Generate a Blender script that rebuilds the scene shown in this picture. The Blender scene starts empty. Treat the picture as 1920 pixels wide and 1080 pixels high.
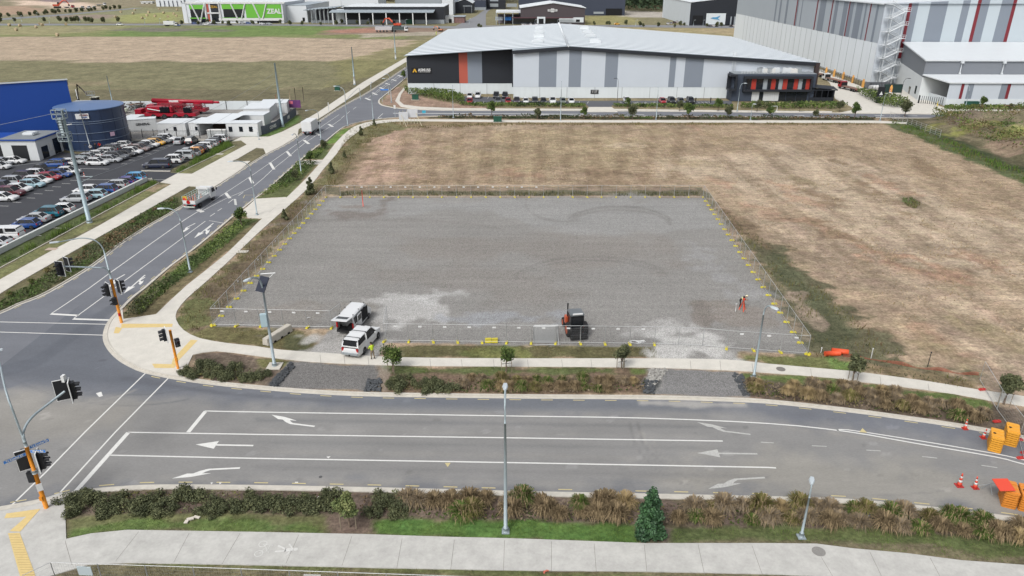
import bpy, bmesh, math, random
import numpy as np
from mathutils import Vector, Matrix
from mathutils.geometry import tessellate_polygon
random.seed(7); RNG = np.random.default_rng(7)
SC = bpy.context.scene
COL = SC.collection
PI = math.pi
# ------------------------------------------------------------ camera, world, sun, exposure
CAM_H, PITCH, FPX = 34.0, math.radians(23.79), 1350.0
cd = bpy.data.cameras.new('camera'); cam = bpy.data.objects.new('camera', cd); COL.objects.link(cam)
cam.location = (0, 0, CAM_H); cam.rotation_euler = (math.pi/2-PITCH, 0, 0)
cd.sensor_width = 36; cd.lens = 36*FPX/1920; cd.clip_start = .5; cd.clip_end = 6000
SC.camera = cam
W = bpy.data.worlds.new('World'); SC.world = W; W.use_nodes = True
nt = W.node_tree; nt.nodes.clear()
sky = nt.nodes.new('ShaderNodeTexSky'); sky.sky_type = 'NISHITA'; sky.sun_disc = False
SUN_EL, SUN_AZ = math.radians(50), math.radians(212)      # azimuth clockwise from +Y
sky.sun_elevation = SUN_EL; sky.sun_rotation = SUN_AZ
sky.air_density = 1.0; sky.dust_density = 4.0; sky.ozone_density = 1.0
bg = nt.nodes.new('ShaderNodeBackground'); bg.inputs[1].default_value = .15
mxw = nt.nodes.new('ShaderNodeHueSaturation'); mxw.inputs['Saturation'].default_value = .25   # cloud cover greys the sky light
ow = nt.nodes.new('ShaderNodeOutputWorld')
nt.links.new(sky.outputs[0], mxw.inputs['Color']); nt.links.new(mxw.outputs[0], bg.inputs[0]); nt.links.new(bg.outputs[0], ow.inputs[0])
sd = bpy.data.lights.new('sun', 'SUN'); sd.energy = 1.35; sd.angle = math.radians(18); sd.color = (1, .965, .92)
sun = bpy.data.objects.new('sun', sd); COL.objects.link(sun)
sun.rotation_euler = (math.pi/2-SUN_EL, 0, math.pi-SUN_AZ)
sun.location = (0, 0, 200)
SC.view_settings.view_transform = 'Standard'; SC.view_settings.look = 'None'
SC.view_settings.exposure = 0.5; SC.view_settings.gamma = 1
SC.cycles.use_denoising = True
SC.cycles.max_bounces = 5; SC.cycles.diffuse_bounces = 2; SC.cycles.transparent_max_bounces = 8
SC.cycles.caustics_reflective = False; SC.cycles.caustics_refractive = False

# ------------------------------------------------------------ survey: photo pixel -> real ground point
_c, _s = math.cos(PITCH), math.sin(PITCH)
def ray(px, py):
    x = (px-960)/FPX; y = -(py-540)/FPX
    return (x, _c+y*_s, -_s+y*_c)
def G(px, py, z=0.0):
    d = ray(px, py); t = (CAM_H-z)/-d[2]
    return Vector((d[0]*t, d[1]*t, z))
def ZT(Y, py):                                  # height of a point at forward distance Y seen on row py
    d = ray(960, py); return CAM_H+Y/d[1]*d[2]
def PW(px, py, Y):
    d = ray(px, py); t = Y/d[1]; return Vector((d[0]*t, Y, CAM_H+t*d[2]))

# ------------------------------------------------------------ materials
K = 1.62
def lin(c):
    c /= 255.0
    return c/12.92 if c <= .04045 else ((c+.055)/1.055)**2.4
def rgb(r, g, b, k=None):
    k = k or K
    return (min(.88, lin(r)/k), min(.88, lin(g)/k), min(.88, lin(b)/k), 1)
MATS = {}
def mat(name, c, rough=.75, metal=0., var=.0, scale=3., bump=0., spec=.4, var2=None, scale2=None, stretch=None, rnd=0., coat=0):
    if name in MATS: return MATS[name]
    m = bpy.data.materials.new(name); m.use_nodes = True; MATS[name] = m
    N, L = m.node_tree.nodes, m.node_tree.links
    b = N['Principled BSDF']
    b.inputs['Roughness'].default_value = rough; b.inputs['Metallic'].default_value = metal
    b.inputs['Specular IOR Level'].default_value = spec
    if coat: b.inputs['Coat Weight'].default_value = coat; b.inputs['Coat Roughness'].default_value = .08
    col = c if len(c) == 4 else rgb(*c)
    b.inputs['Base Color'].default_value = col
    src = None
    if var or rnd:
        tc = N.new('ShaderNodeNewGeometry'); v = tc.outputs['Position']
        if stretch:
            mp = N.new('ShaderNodeMapping'); mp.inputs['Scale'].default_value = stretch
            L.new(v, mp.inputs[0]); v = mp.outputs[0]
        f = None
        for (vv, ss) in ((var, scale), (var2, scale2)):
            if not vv: continue
            n = N.new('ShaderNodeTexNoise'); n.inputs['Scale'].default_value = ss; n.inputs['Detail'].default_value = 5; n.inputs['Roughness'].default_value = .65
            L.new(v, n.inputs['Vector'])
            mr = N.new('ShaderNodeMapRange'); mr.inputs[1].default_value = .25; mr.inputs[2].default_value = .75
            mr.inputs[3].default_value = 1-vv; mr.inputs[4].default_value = 1+vv
            L.new(n.outputs[0], mr.inputs[0])
            if f is None: f = mr.outputs[0]; fn = n.outputs[0]
            else:
                mm = N.new('ShaderNodeMath'); mm.operation = 'MULTIPLY'; L.new(f, mm.inputs[0]); L.new(mr.outputs[0], mm.inputs[1]); f = mm.outputs[0]
        if rnd:
            oi = N.new('ShaderNodeObjectInfo'); mr = N.new('ShaderNodeMapRange'); mr.inputs[3].default_value = 1-rnd; mr.inputs[4].default_value = 1+rnd
            L.new(oi.outputs['Random'], mr.inputs[0])
            if f is None: f = mr.outputs[0]
            else:
                mm = N.new('ShaderNodeMath'); mm.operation = 'MULTIPLY'; L.new(f, mm.inputs[0]); L.new(mr.outputs[0], mm.inputs[1]); f = mm.outputs[0]
        vm = N.new('ShaderNodeVectorMath'); vm.operation = 'SCALE'; vm.inputs[0].default_value = col[:3]
        L.new(f, vm.inputs['Scale']); L.new(vm.outputs[0], b.inputs['Base Color'])
        if bump and var:
            bp = N.new('ShaderNodeBump'); bp.inputs['Strength'].default_value = bump; bp.inputs['Distance'].default_value = .05
            L.new(fn, bp.inputs['Height']); L.new(bp.outputs[0], b.inputs['Normal'])
    return m

def ground_mat():
    m = bpy.data.materials.new('ground_cover'); m.use_nodes = True
    N, L = m.node_tree.nodes, m.node_tree.links; b = N['Principled BSDF']
    b.inputs['Roughness'].default_value = .95; b.inputs['Specular IOR Level'].default_value = .1
    at = N.new('ShaderNodeVertexColor'); at.layer_name = 'Col'
    ge = N.new('ShaderNodeNewGeometry')
    def noise(scale, det, stretch=None, rot=0, rough=.7):
        v = ge.outputs['Position']
        if stretch:
            mp = N.new('ShaderNodeMapping'); mp.inputs['Scale'].default_value = stretch; mp.inputs['Rotation'].default_value = (0, 0, rot)
            L.new(v, mp.inputs[0]); v = mp.outputs[0]
        n = N.new('ShaderNodeTexNoise'); n.inputs['Scale'].default_value = scale; n.inputs['Detail'].default_value = det; n.inputs['Roughness'].default_value = rough
        L.new(v, n.inputs['Vector']); return n.outputs[0]
    def mrange(s, a0, a1, b0, b1):
        r = N.new('ShaderNodeMapRange'); L.new(s, r.inputs[0])
        for i, x in enumerate((a0, a1, b0, b1)): r.inputs[i+1].default_value = x
        return r.outputs[0]
    def mul(a, c):
        x = N.new('ShaderNodeMath'); x.operation = 'MULTIPLY'; L.new(a, x.inputs[0])
        if isinstance(c, (int, float)): x.inputs[1].default_value = c
        else: L.new(c, x.inputs[1])
        return x.outputs[0]
    # grass / straw: clumpy, several scales ; gravel: fine and crisp
    g = mul(mul(mul(mrange(noise(3.6, 5, rough=.8), .32, .68, .6, 1.4), mrange(noise(.8, 6, (.7, 1.25, 1), .12, .8), .34, .66, .66, 1.34)), mrange(noise(.13, 6), .36, .64, .78, 1.22)), mrange(noise(.5, 4, (2.6, .16, 1), -.25), .36, .64, .9, 1.1))
    fg = mul(mul(mul(mrange(noise(10, 2, rough=.95), .36, .64, .62, 1.38), mrange(noise(2.2, 4, rough=.8), .34, .66, .9, 1.1)), mrange(noise(.35, 6, (.16, 1.8, 1)), .32, .68, .91, 1.09)), mrange(noise(.06, 4), .35, .65, .95, 1.05))
    mx = N.new('ShaderNodeMix'); mx.data_type = 'FLOAT'; L.new(at.outputs['Alpha'], mx.inputs[0]); L.new(fg, mx.inputs[2]); L.new(g, mx.inputs[3])
    vm = N.new('ShaderNodeVectorMath'); vm.operation = 'SCALE'; L.new(at.outputs['Color'], vm.inputs[0]); L.new(mx.outputs[0], vm.inputs['Scale'])
    # hue drift in the vegetation
    hs = N.new('ShaderNodeHueSaturation'); hs.inputs['Saturation'].default_value = .88; L.new(vm.outputs[0], hs.inputs['Color'])
    L.new(mrange(noise(.5, 4), .3, .7, .485, .515), hs.inputs['Hue'])
    L.new(hs.outputs[0], b.inputs['Base Color'])
    bp = N.new('ShaderNodeBump'); bp.inputs['Strength'].default_value = .35; bp.inputs['Distance'].default_value = .12
    L.new(noise(3.0, 6), bp.inputs['Height']); L.new(bp.outputs[0], b.inputs['Normal'])
    return m

# ------------------------------------------------------------ mesh helpers
def link(name, me, m=None, parent=None):
    o = bpy.data.objects.new(name, me); COL.objects.link(o)
    if m is not None:
        for x in (m if isinstance(m, (list, tuple)) else [m]): me.materials.append(x)
    if parent is not None: o.parent = parent
    return o
def tag(o, label=None, cat=None, group=None, kind=None):
    if label: o['label'] = label
    if cat: o['category'] = cat
    if group: o['group'] = group
    if kind: o['kind'] = kind
    return o
def thing(name, label, cat, loc=(0, 0, 0), rz=0., group=None):
    o = bpy.data.objects.new(name, None); COL.objects.link(o); o.empty_display_size = .3
    o.location = loc; o.rotation_euler = (0, 0, rz)
    return tag(o, label, cat, group)
CH = {}
def copy_tree(o, parent=None):
    c = o.copy(); COL.objects.link(c)
    if parent is not None: c.parent = parent
    for ch in o.children: copy_tree(ch, c)
    return c
class MB:
    def __init__(s): s.v = []; s.f = []; s.m = []; s.sm = []
    def face(s, pts, mi=0, sm=False):
        n = len(s.v); s.v += [tuple(p) for p in pts]; s.f.append(tuple(range(n, n+len(pts)))); s.m.append(mi); s.sm.append(sm)
    def box(s, x0, y0, z0, x1, y1, z1, mi=0, M=None):
        P = [Vector(p) for p in ((x0,y0,z0),(x1,y0,z0),(x1,y1,z0),(x0,y1,z0),(x0,y0,z1),(x1,y0,z1),(x1,y1,z1),(x0,y1,z1))]
        if M is not None: P = [M @ p for p in P]
        n = len(s.v); s.v += [tuple(p) for p in P]
        for q in ((0,3,2,1),(4,5,6,7),(0,1,5,4),(1,2,6,5),(2,3,7,6),(3,0,4,7)):
            s.f.append(tuple(n+i for i in q)); s.m.append(mi); s.sm.append(False)
    def cbox(s, c, d, rz=0, mi=0, rx=0, ry=0):
        M = Matrix.Translation(Vector(c)) @ Matrix.Rotation(rz, 4, 'Z') @ Matrix.Rotation(ry, 4, 'Y') @ Matrix.Rotation(rx, 4, 'X')
        s.box(-d[0]/2, -d[1]/2, -d[2]/2, d[0]/2, d[1]/2, d[2]/2, mi, M)
    def tube(s, pts, r, n=8, mi=0, cap=True):
        pts = [Vector(p) for p in pts]; R = r if isinstance(r, (list, tuple)) else [r]*len(pts)
        base = len(s.v)
        for i, p in enumerate(pts):
            d = (pts[min(i+1, len(pts)-1)]-pts[max(i-1, 0)]).normalized()
            a = Vector((0, 0, 1)) if abs(d.z) < .9 else Vector((1, 0, 0))
            u = d.cross(a).normalized(); w = d.cross(u)
            for k in range(n):
                t = 2*PI*k/n; s.v.append(tuple(p+(u*math.cos(t)+w*math.sin(t))*R[i]))
        for i in range(len(pts)-1):
            for k in range(n):
                a = base+i*n+k; b = base+i*n+(k+1) % n
                s.f.append((a, b, b+n, a+n)); s.m.append(mi); s.sm.append(n > 5)
        if cap:
            s.f.append(tuple(base+k for k in range(n))); s.m.append(mi); s.sm.append(False)
            e = base+(len(pts)-1)*n; s.f.append(tuple(e+k for k in reversed(range(n)))); s.m.append(mi); s.sm.append(False)
    def loft(s, rings, mi=0, cap=True, sm=False):
        b = len(s.v); n = len(rings[0])
        for r in rings: s.v += [tuple(p) for p in r]
        for i in range(len(rings)-1):
            for k in range(n):
                a = b+i*n+k; c = b+i*n+(k+1) % n
                s.f.append((a, c, c+n, a+n)); s.m.append(mi); s.sm.append(sm)
        if cap:
            s.f.append(tuple(b+k for k in reversed(range(n)))); s.m.append(mi); s.sm.append(False)
            e = b+(len(rings)-1)*n; s.f.append(tuple(e+k for k in range(n))); s.m.append(mi); s.sm.append(False)
    def poly(s, pts, z0, z1=None, mi=0):
        P = [Vector((p[0], p[1], 0)) for p in pts]
        tri = tessellate_polygon([P]); n = len(s.v)
        s.v += [(p.x, p.y, z0) for p in P]
        for t in tri:
            a, b, c = t
            if (P[b]-P[a]).cross(P[c]-P[a]).z < 0: a, c = c, a
            s.f.append((n+a, n+b, n+c)); s.m.append(mi); s.sm.append(False)
        if z1 is not None:
            ar = sum(P[i].x*P[(i+1) % len(P)].y-P[(i+1) % len(P)].x*P[i].y for i in range(len(P)))
            m0 = len(s.v); s.v += [(p.x, p.y, z1) for p in P]; k = len(P)
            for i in range(k):
                j = (i+1) % k; q = (m0+i, m0+j, n+j, n+i)
                s.f.append(q if ar > 0 else q[::-1]); s.m.append(mi); s.sm.append(False)
    def build(s, name, m, parent=None, fix=False, bevel=0):
        me = bpy.data.meshes.new(name); me.from_pydata(s.v, [], s.f)
        me.polygons.foreach_set('material_index', s.m); me.polygons.foreach_set('use_smooth', s.sm)
        if fix or bevel:
            b = bmesh.new(); b.from_mesh(me); bmesh.ops.remove_doubles(b, verts=b.verts, dist=1e-4)
            bmesh.ops.recalc_face_normals(b, faces=b.faces)
            if bevel: bmesh.ops.bevel(b, geom=[e for e in b.edges if len(e.link_faces) == 2 and e.calc_face_angle(0) > .5], offset=bevel, segments=2, affect='EDGES', clamp_overlap=True)
            b.to_mesh(me); b.free()
        me.update()
        return link(name, me, m, parent)
def text_mesh(s, size, name, m, parent, M, bold=0., align='CENTER'):
    cu = bpy.data.curves.new('t', 'FONT'); cu.body = s; cu.size = size; cu.align_x = align; cu.align_y = 'CENTER'; cu.offset = bold; cu.extrude = .01; cu.resolution_u = 3
    t = bpy.data.objects.new('t', cu); COL.objects.link(t); bpy.context.view_layer.update()
    me = bpy.data.meshes.new_from_object(t.evaluated_get(bpy.context.evaluated_depsgraph_get())); bpy.data.objects.remove(t); bpy.data.curves.remove(cu)
    me.transform(M); me.materials.clear(); o = link(name, me, m, parent); return o
def smooth_line(pts, sub=4, closed=False):
    P = [Vector((p[0], p[1], 0)) for p in pts]; out = []
    n = len(P)
    for i in range(n-1):
        p0, p1, p2, p3 = P[max(i-1, 0)], P[i], P[i+1], P[min(i+2, n-1)]
        for k in range(sub):
            t = k/sub
            out.append(.5*((2*p1)+(-p0+p2)*t+(2*p0-5*p1+4*p2-p3)*t*t+(-p0+3*p1-3*p2+p3)*t**3))
    out.append(P[-1]); return out
def gl(pix, z=0): return [G(a, b, z) for a, b in pix]
def ribbon(mb, line, w0, w1, z0, z1=None, mi=0):
    """strip between offsets w0 and w1 to the right of the walked line, top at z0, optional sides down to z1"""
    L = [Vector((p[0], p[1], 0)) for p in line]; A = []; B = []
    for i, p in enumerate(L):
        d = (L[min(i+1, len(L)-1)]-L[max(i-1, 0)]).normalized(); nrm = Vector((d.y, -d.x, 0))
        A.append(p+nrm*w0); B.append(p+nrm*w1)
    for i in range(len(L)-1):
        a, b, c, d = A[i], A[i+1], B[i+1], B[i]
        q = [(a.x, a.y, z0), (d.x, d.y, z0), (c.x, c.y, z0), (b.x, b.y, z0)]
        if (b-a).cross(d-a).z > 0: q = q[::-1]
        mb.face(q, mi)
        if z1 is not None:
            mb.face([(a.x, a.y, z1), (a.x, a.y, z0), (b.x, b.y, z0), (b.x, b.y, z1)], mi)
            mb.face([(d.x, d.y, z0), (d.x, d.y, z1), (c.x, c.y, z1), (c.x, c.y, z0)], mi)
def resample(line, step):
    out = [Vector(line[0])]; acc = 0
    for i in range(len(line)-1):
        a, b = Vector(line[i]), Vector(line[i+1]); d = (b-a).length; t = step-acc
        while t <= d: out.append(a.lerp(b, t/d)); t += step
        acc = (acc+d) % step
    return out

# ------------------------------------------------------------ lines traced on the ground
KN = [(760,147),(745,160),(720,180),(711,189),(714,196),(726,200),(755,204),(830,207.3),(960,207.5),(1100,208),(1440,211),(1760,214.5),(2100,218)]   # block with the striped warehouse
KNE = [(2100,224),(1760,222),(1640,221),(1440,219.5),(1100,218),(960,217.5),(870,217.5),(800,218.5),(740,221),(700,225),(675,229),(655,234.5),(640,241.5),(612,264),(597,273),(562,302),(530,330),(507,351),(480,372),(435,408),(400,438),(367,465),(325,496),(297,519),(272,541),(250,558),(232,576),(212,597),(202,614),(199,634),(207,653),(225,672),(250,687),(275,697),(310,705),(350,712),(400,719),(480,727),(580,735),(705,740.5),(960,744),(1210,746),(1330,749),(1440,754),(1590,770),(1715,787),(1815,802),(1920,822),(2080,856)]
KS = [(-260,1010),(-100,975),(0,955),(50,946),(110,933),(150,924),(225,917),(300,914),(480,915),(730,920),(960,926),(1210,931),(1440,936),(1590,941),(1690,950),(1815,963),(1920,977),(2080,1002)]
KW = [(-330,705),(-120,632),(0,587),(32,572),(67,559),(105,540),(175,497),(225,458),(275,426),(312,405),(335,391),(400,353),(437,329),(497,291),(530,274),(557,257),(617,214.5),(655,192),(695,170),(760,127)]
lKN = smooth_line(gl(KN), 3); lKNE = smooth_line(gl(KNE), 4); lKS = smooth_line(gl(KS), 3); lKW = smooth_line(gl(KW), 3)
far_l = [(760,127),(800,99),(853,55)]; far_r = [(760,147),(838,94),(905,51)]
# asphalt outline: west kerb up, over the far crossing, back down the north block, round the NE block, then along the south kerb
road_poly = list(lKW)+gl(far_l[1:])+gl(far_r[::-1][:-1])+list(lKN)+list(lKNE)+list(lKS[::-1])
ROADS = [road_poly]
m_asph = mat('asphalt', (124,127,134), .9, var=.13, scale=14, var2=.12, scale2=.25, bump=.25, spec=.25, stretch=(.35,1,1))
mb = MB(); mb.poly(road_poly, .02); tag(mb.build('road', m_asph), kind='structure')
# far crossing road and the one beyond it
farE = MB()
farE.poly(gl([(-300,49.5),(0,48),(240,47.5),(470,48),(700,50),(853,54),(905,51.5),(960,51),(1100,50),(1440,54),(1700,56),(1700,51.5),(1440,49),(1200,47),(960,47.5),(911,48),(853,49.5),(700,46.5),(470,45),(240,44.8),(0,44.5),(-300,46)]), .06)
farE.poly(gl([(853,49.5),(911,48),(911,27),(915,21),(925,14),(917,14),(905,21),(893,30)]), .065)
farE.poly(gl([(0,38),(120,29),(240,18),(300,12),(300,10.5),(240,16),(120,26.5),(0,34.5)]), .06)
farE.build('road', mat('asphalt_far', (140,142,146), .9, var=.08, scale=.2))['kind'] = 'structure'

# ------------------------------------------------------------ ground with painted cover types (each polygon is a real patch of cover)
def pip_sd(X, Y, poly):
    P = np.array([(p[0], p[1]) for p in poly]); Q = np.roll(P, -1, 0)
    d2 = np.full(X.shape, 1e18); ins = np.zeros(X.shape, bool)
    for (ax, ay), (bx, by) in zip(P, Q):
        ex, ey = bx-ax, by-ay; l2 = ex*ex+ey*ey+1e-12
        t = np.clip(((X-ax)*ex+(Y-ay)*ey)/l2, 0, 1)
        d2 = np.minimum(d2, (X-ax-t*ex)**2+(Y-ay-t*ey)**2)
        c = ((ay > Y) != (by > Y))
        if abs(by-ay) > 1e-9: ins ^= c & (X < (bx-ax)*(Y-ay)/(by-ay)+ax)
    d = np.sqrt(d2); return np.where(ins, d, -d)
def vnoise(X, Y, s, seed):
    r = np.random.default_rng(seed).random((256, 256)); x = X/s; y = Y/s
    xi = np.floor(x).astype(int); yi = np.floor(y).astype(int); fx = x-xi; fy = y-yi
    fx = fx*fx*(3-2*fx); fy = fy*fy*(3-2*fy)
    g = lambda i, j: r[i % 256, j % 256]
    return (g(xi, yi)*(1-fx)+g(xi+1, yi)*fx)*(1-fy)+(g(xi, yi+1)*(1-fx)+g(xi+1, yi+1)*fx)*fy-.5
GR, ST = 1., 0.   # alpha: vegetation / stone
C_dry=(172,150,122); C_weed=(112,108,82); C_verge=(112,112,82); C_green=(98,124,62); C_mulch=(104,92,74)
C_grav=(151,149,145); C_tan=(186,166,140); C_olive=(134,130,96); C_bed=(92,92,66); C_dirt=(160,134,112); C_pale=(212,211,207)
Z_ = []
def zone(pix, c, a=GR, soft=.6, amp=.5, op=1., ns=2.5, world=None):
    Z_.append(([tuple(p[:2]) for p in (world or gl(pix))], c, a, soft, amp, op, ns))
# far fields, left
zone([(-400,180),(-400,46),(905,46),(905,52),(760,128),(617,210),(430,262),(120,262)], C_olive, soft=3, amp=6)
zone([(-400,62),(-400,46),(470,46),(852,52),(770,72),(500,71),(100,71)], (134,142,88), soft=4, amp=10)
zone([(200,60),(480,48),(700,49),(640,62),(480,70),(200,72)], (116,140,72), soft=4, amp=8)
zone([(-300,62),(-300,50),(240,49),(250,56),(60,66)], (160,154,110), soft=6, amp=12)
zone([(150,56),(330,50),(420,58),(330,60)], (128,124,110), soft=6, amp=12)
zone([(-400,115),(-400,69),(100,69),(500,70),(790,76),(850,56),(760,98),(720,112),(480,116),(250,116)], C_tan, soft=2, amp=4)
zone([(-400,160),(300,165),(640,180),(560,205),(120,205),(-400,205)], (150,136,106), soft=10, amp=14, op=.9)
zone([(640,112),(780,78),(880,52),(852,54),(762,112),(640,190),(560,205),(600,185)], (140,136,88), soft=2, amp=5, op=.8)
zone([(610,55),(700,50),(850,53),(830,64),(700,66),(600,64)], (150,128,110), soft=4, amp=6)
zone([(610,58),(700,53),(712,60),(640,63)], (178,128,106), soft=3, amp=4)
zone([(660,64),(900,58),(870,66),(680,70)], (176,166,146), soft=2, amp=4)
# north block
zone([(760,147),(905,50),(1920,55),(1920,214),(1760,214),(960,207),(712,196)], (150,138,105), soft=1, amp=1)
zone([(905,50),(1440,52),(1440,80),(905,60)], (168,156,112), soft=3, amp=4)
zone([(1090,30),(1190,30),(1190,47),(1090,47)], (158,152,98), soft=5, amp=5)
zone([(1300,55),(1440,52),(1440,80),(1360,66)], (176,160,122), soft=3, amp=4)
zone([(745,160),(775,178),(855,196),(965,205),(830,206),(755,203),(716,196),(714,190)], (165,138,118), soft=.6, amp=1)
# NE block base: dry mown field
FIELD = [tuple(p[:2]) for p in lKNE]+[(120, 49), (230, 120), (230, 175)]
zone(None, C_dry, soft=.3, amp=0, world=FIELD)
zone([(690,232),(960,231),(1300,232),(1300,245),(960,243),(760,250),(690,262)], (160,140,116), soft=2, amp=3, op=.6)
zone([(1200,300),(1500,270),(1700,330),(1920,430),(1920,560),(1600,470)], (192,172,146), soft=6, amp=8, op=.8)
zone([(1420,440),(1560,430),(1760,520),(1920,640),(1920,760),(1700,640),(1560,540)], (160,140,118), soft=5, amp=8, op=.8)
zone([(900,250),(1200,245),(1250,300),(1000,330),(880,300)], (168,150,116), soft=8, amp=10, op=.7)
zone([(660,262),(760,240),(780,330),(680,345),(640,330)], (192,160,138), soft=4, amp=6, op=.7)
for k in range(12):     # mower windrows running away from the camera on the left, slanting on the right
    x = 700+k*52; zone([(x,235),(x+12,235),(x+22-k*2,345),(x-4-k*2,345)], (140,118,92), soft=.7, amp=1.6, op=.55)
for k in range(9):
    x0 = 1330+k*95; zone([(x0-30,262+k*4),(x0-12,260+k*4),(x0+330,520+k*12),(x0+290,520+k*12)], (142,122,98), soft=.8, amp=1.8, op=.5)
_r = random.Random(12)
for k in range(150):     # straw lying in thicker and thinner patches
    x, y = _r.uniform(640, 2000), _r.uniform(236, 700)
    if y > 345 and x < 1340+(y-345)*.75: continue
    L_ = _r.uniform(14, 60)*(y+60)/420; h_ = L_*_r.uniform(.10, .22); sl = .45 if x > 1300 else .0
    zone([(x-L_,y-L_*sl-h_*.3),(x-L_*.3,y-L_*sl*.3-h_),(x+L_*.6,y+L_*sl*.6-h_*.6),(x+L_,y+L_*sl+h_*.2),(x+L_*.2,y+L_*sl*.2+h_),(x-L_*.6,y-L_*sl*.6+h_*.7)], _r.choice([(144,122,96),(150,128,102),(202,182,152),(198,176,148),(182,144,116),(158,142,108)]), soft=2, amp=3, op=_r.uniform(.45,.85))
zone([(1680,366),(1710,370),(1732,388),(1716,394),(1690,380)], (120,112,88), soft=.8, amp=.8, op=.7)
# verge between left road path and field
zone([(640,242),(700,226),(760,224),(830,232),(760,240),(700,262),(662,300),(640,345),(612,352),(606,368),(395,612),(380,640),(345,620),(330,600),(350,560),(480,441),(530,396),(580,351),(605,319),(630,291),(646,268)], (126,122,84), soft=.8, amp=1.6)
zone([(650,300),(700,250),(690,300),(640,345),(620,352),(610,345)], (128,112,84), soft=1, amp=1.5, op=.8)
zone([(612,352),(540,430),(395,612),(375,632),(345,612),(370,560),(480,452),(560,380),(600,345)], (120,104,84), soft=.7, amp=1, op=.9)
zone([(345,560),(392,560),(392,610),(350,616),(336,600)], (112,118,70), soft=.6, amp=1, op=.8)
zone([(606,366),(610,351),(1318,351),(1330,368)], (110,106,82), soft=.4, amp=.6, op=.9)
zone([(640,352),(1310,352),(1310,358),(640,358)], (164,140,118), soft=.5, amp=.8, op=.7)
zone([(1318,370),(1345,400),(1440,455),(1500,500),(1560,560),(1650,640),(1740,690),(1845,720),(1838,735),(1560,700),(1500,672),(1440,520)], C_weed, soft=1.2, amp=2.6)
zone([(1345,385),(1425,430),(1440,465),(1380,440)], (128,108,84), soft=1, amp=1.2, op=.8)
zone([(1440,470),(1475,480),(1560,560),(1640,640),(1580,655),(1520,640),(1470,550)], (86,94,66), soft=1.8, amp=3.4, op=.6)
zone([(1465,540),(1505,550),(1555,610),(1545,628),(1500,600),(1478,565)], (160,142,122), soft=.6, amp=1, op=.85)
zone([(1520,668),(1700,690),(1845,722),(1850,748),(1740,716),(1615,698),(1565,694)], (134,118,88), soft=.6, amp=1)
# green strip and weedy mound far right
zone([(1665,222),(1760,214),(2100,218),(2100,470),(1920,345),(1820,300),(1720,256)], (104,100,74), soft=1, amp=2)
zone([(1650,228),(1700,232),(1790,268),(1860,300),(1990,350),(1990,385),(1900,338),(1790,290),(1700,252)], (94,104,66), soft=1, amp=1.5)
zone([(1690,228),(1730,235),(1800,262),(1900,310),(1990,330),(1990,345),(1880,315),(1780,270)], (74,84,54), soft=1, amp=1.5)
zone([(1735,236),(1745,222),(1820,212),(2100,212),(2100,330),(1920,300),(1830,272)], (128,118,92), soft=1.5, amp=3)
for (x, y, w, h, c) in ((1850,222,90,8,(154,134,106)),(1750,240,22,5,(140,140,72)),(1788,252,20,5,(142,144,70)),(1830,246,30,4,(140,140,76)),(1900,262,40,6,(136,140,72)),(1905,285,35,9,(152,130,108)),(1870,278,25,6,(150,128,106)),(1800,235,40,8,(120,106,92)),(1960,250,50,20,(118,116,84))):
    zone([(x-w,y),(x-w*.5,y-h),(x+w*.5,y-h),(x+w,y),(x+w*.5,y+h),(x-w*.5,y+h)], c, soft=1.5, amp=2.5, op=.9)
# strip between far path and field
zone([(740,230),(960,229.5),(1660,230.5),(1660,234),(960,234),(760,238)], (142,124,92), soft=.6, amp=1)
zone([(800,219.5),(960,218.5),(1640,221),(1640,227),(960,224),(800,222.5)], (86,86,66), soft=.5, amp=.6)
# planting between road and path
zone([(480,374),(530,333),(560,303),(600,304),(575,334),(540,370)], (104,112,68), soft=.3, amp=.4)
zone([(565,300),(600,274),(627,270),(614,291),(606,300)], (100,112,66), soft=.3, amp=.4)
zone([(612,266),(640,243),(656,240),(630,268),(612,272)], (108,138,56), soft=.3, amp=.4)
zone([(492,411),(482,424),(425,476),(350,537),(293,591),(232,600),(216,596),(250,560),(297,521),(367,468),(437,410),(466,412)], (122,112,80), soft=.3, amp=.5)
zone([(250,572),(300,532),(400,450),(450,412),(480,412),(420,462),(330,532),(262,590)], (92,112,60), soft=.4, amp=.6, op=.85)
# front north strips
zone([(400,720),(362,668),(407,661),(480,670),(540,680),(505,724)], (118,104,90), soft=.3, amp=.4)
zone([(480,672),(545,680),(530,690),(490,690)], (120,118,74), soft=.3, amp=.5)
zone([(338,640),(380,640),(480,650),(532,659),(590,664),(600,640),(560,618),(395,612)], (116,110,72), soft=.4, amp=.7)
zone([(535,628),(590,640),(575,662),(530,656)], (100,102,70), soft=.3, amp=.5)
zone([(705,686),(805,689),(960,690),(1212,692),(1216,738),(960,743),(712,740)], (128,108,88), soft=.3, amp=.5)
zone([(716,688),(960,690.5),(1150,692),(1150,700),(960,704),(740,702)], (104,112,68), soft=.4, amp=.7)
zone([(1185,692),(1212,693),(1214,702),(1188,702)], (112,128,66), soft=.3, amp=.4)
zone([(720,648),(1228,650),(1234,673),(960,674),(730,672)], (108,104,70), soft=.4, amp=.6)
zone([(860,655),(990,655),(990,670),(870,670)], (128,134,74), soft=.6, amp=.8, op=.8)
zone([(1384,662),(1440,668),(1560,676),(1615,700),(1565,694),(1440,683),(1390,678)], (116,120,72), soft=.4, amp=.6)
zone([(1560,675),(1600,684),(1615,699),(1565,693)], (108,134,66), soft=.4, amp=.6)
zone([(1385,700),(1440,703),(1565,713),(1690,728),(1865,757),(1920,768),(2080,800),(2080,852),(1815,801),(1590,769),(1400,746)], (112,98,84), soft=.3, amp=.5)
zone([(1385,700),(1440,703),(1565,713),(1690,728),(1865,757),(1860,768),(1690,746),(1565,726),(1440,715),(1392,714)], (104,120,64), soft=.4, amp=.6)
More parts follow.
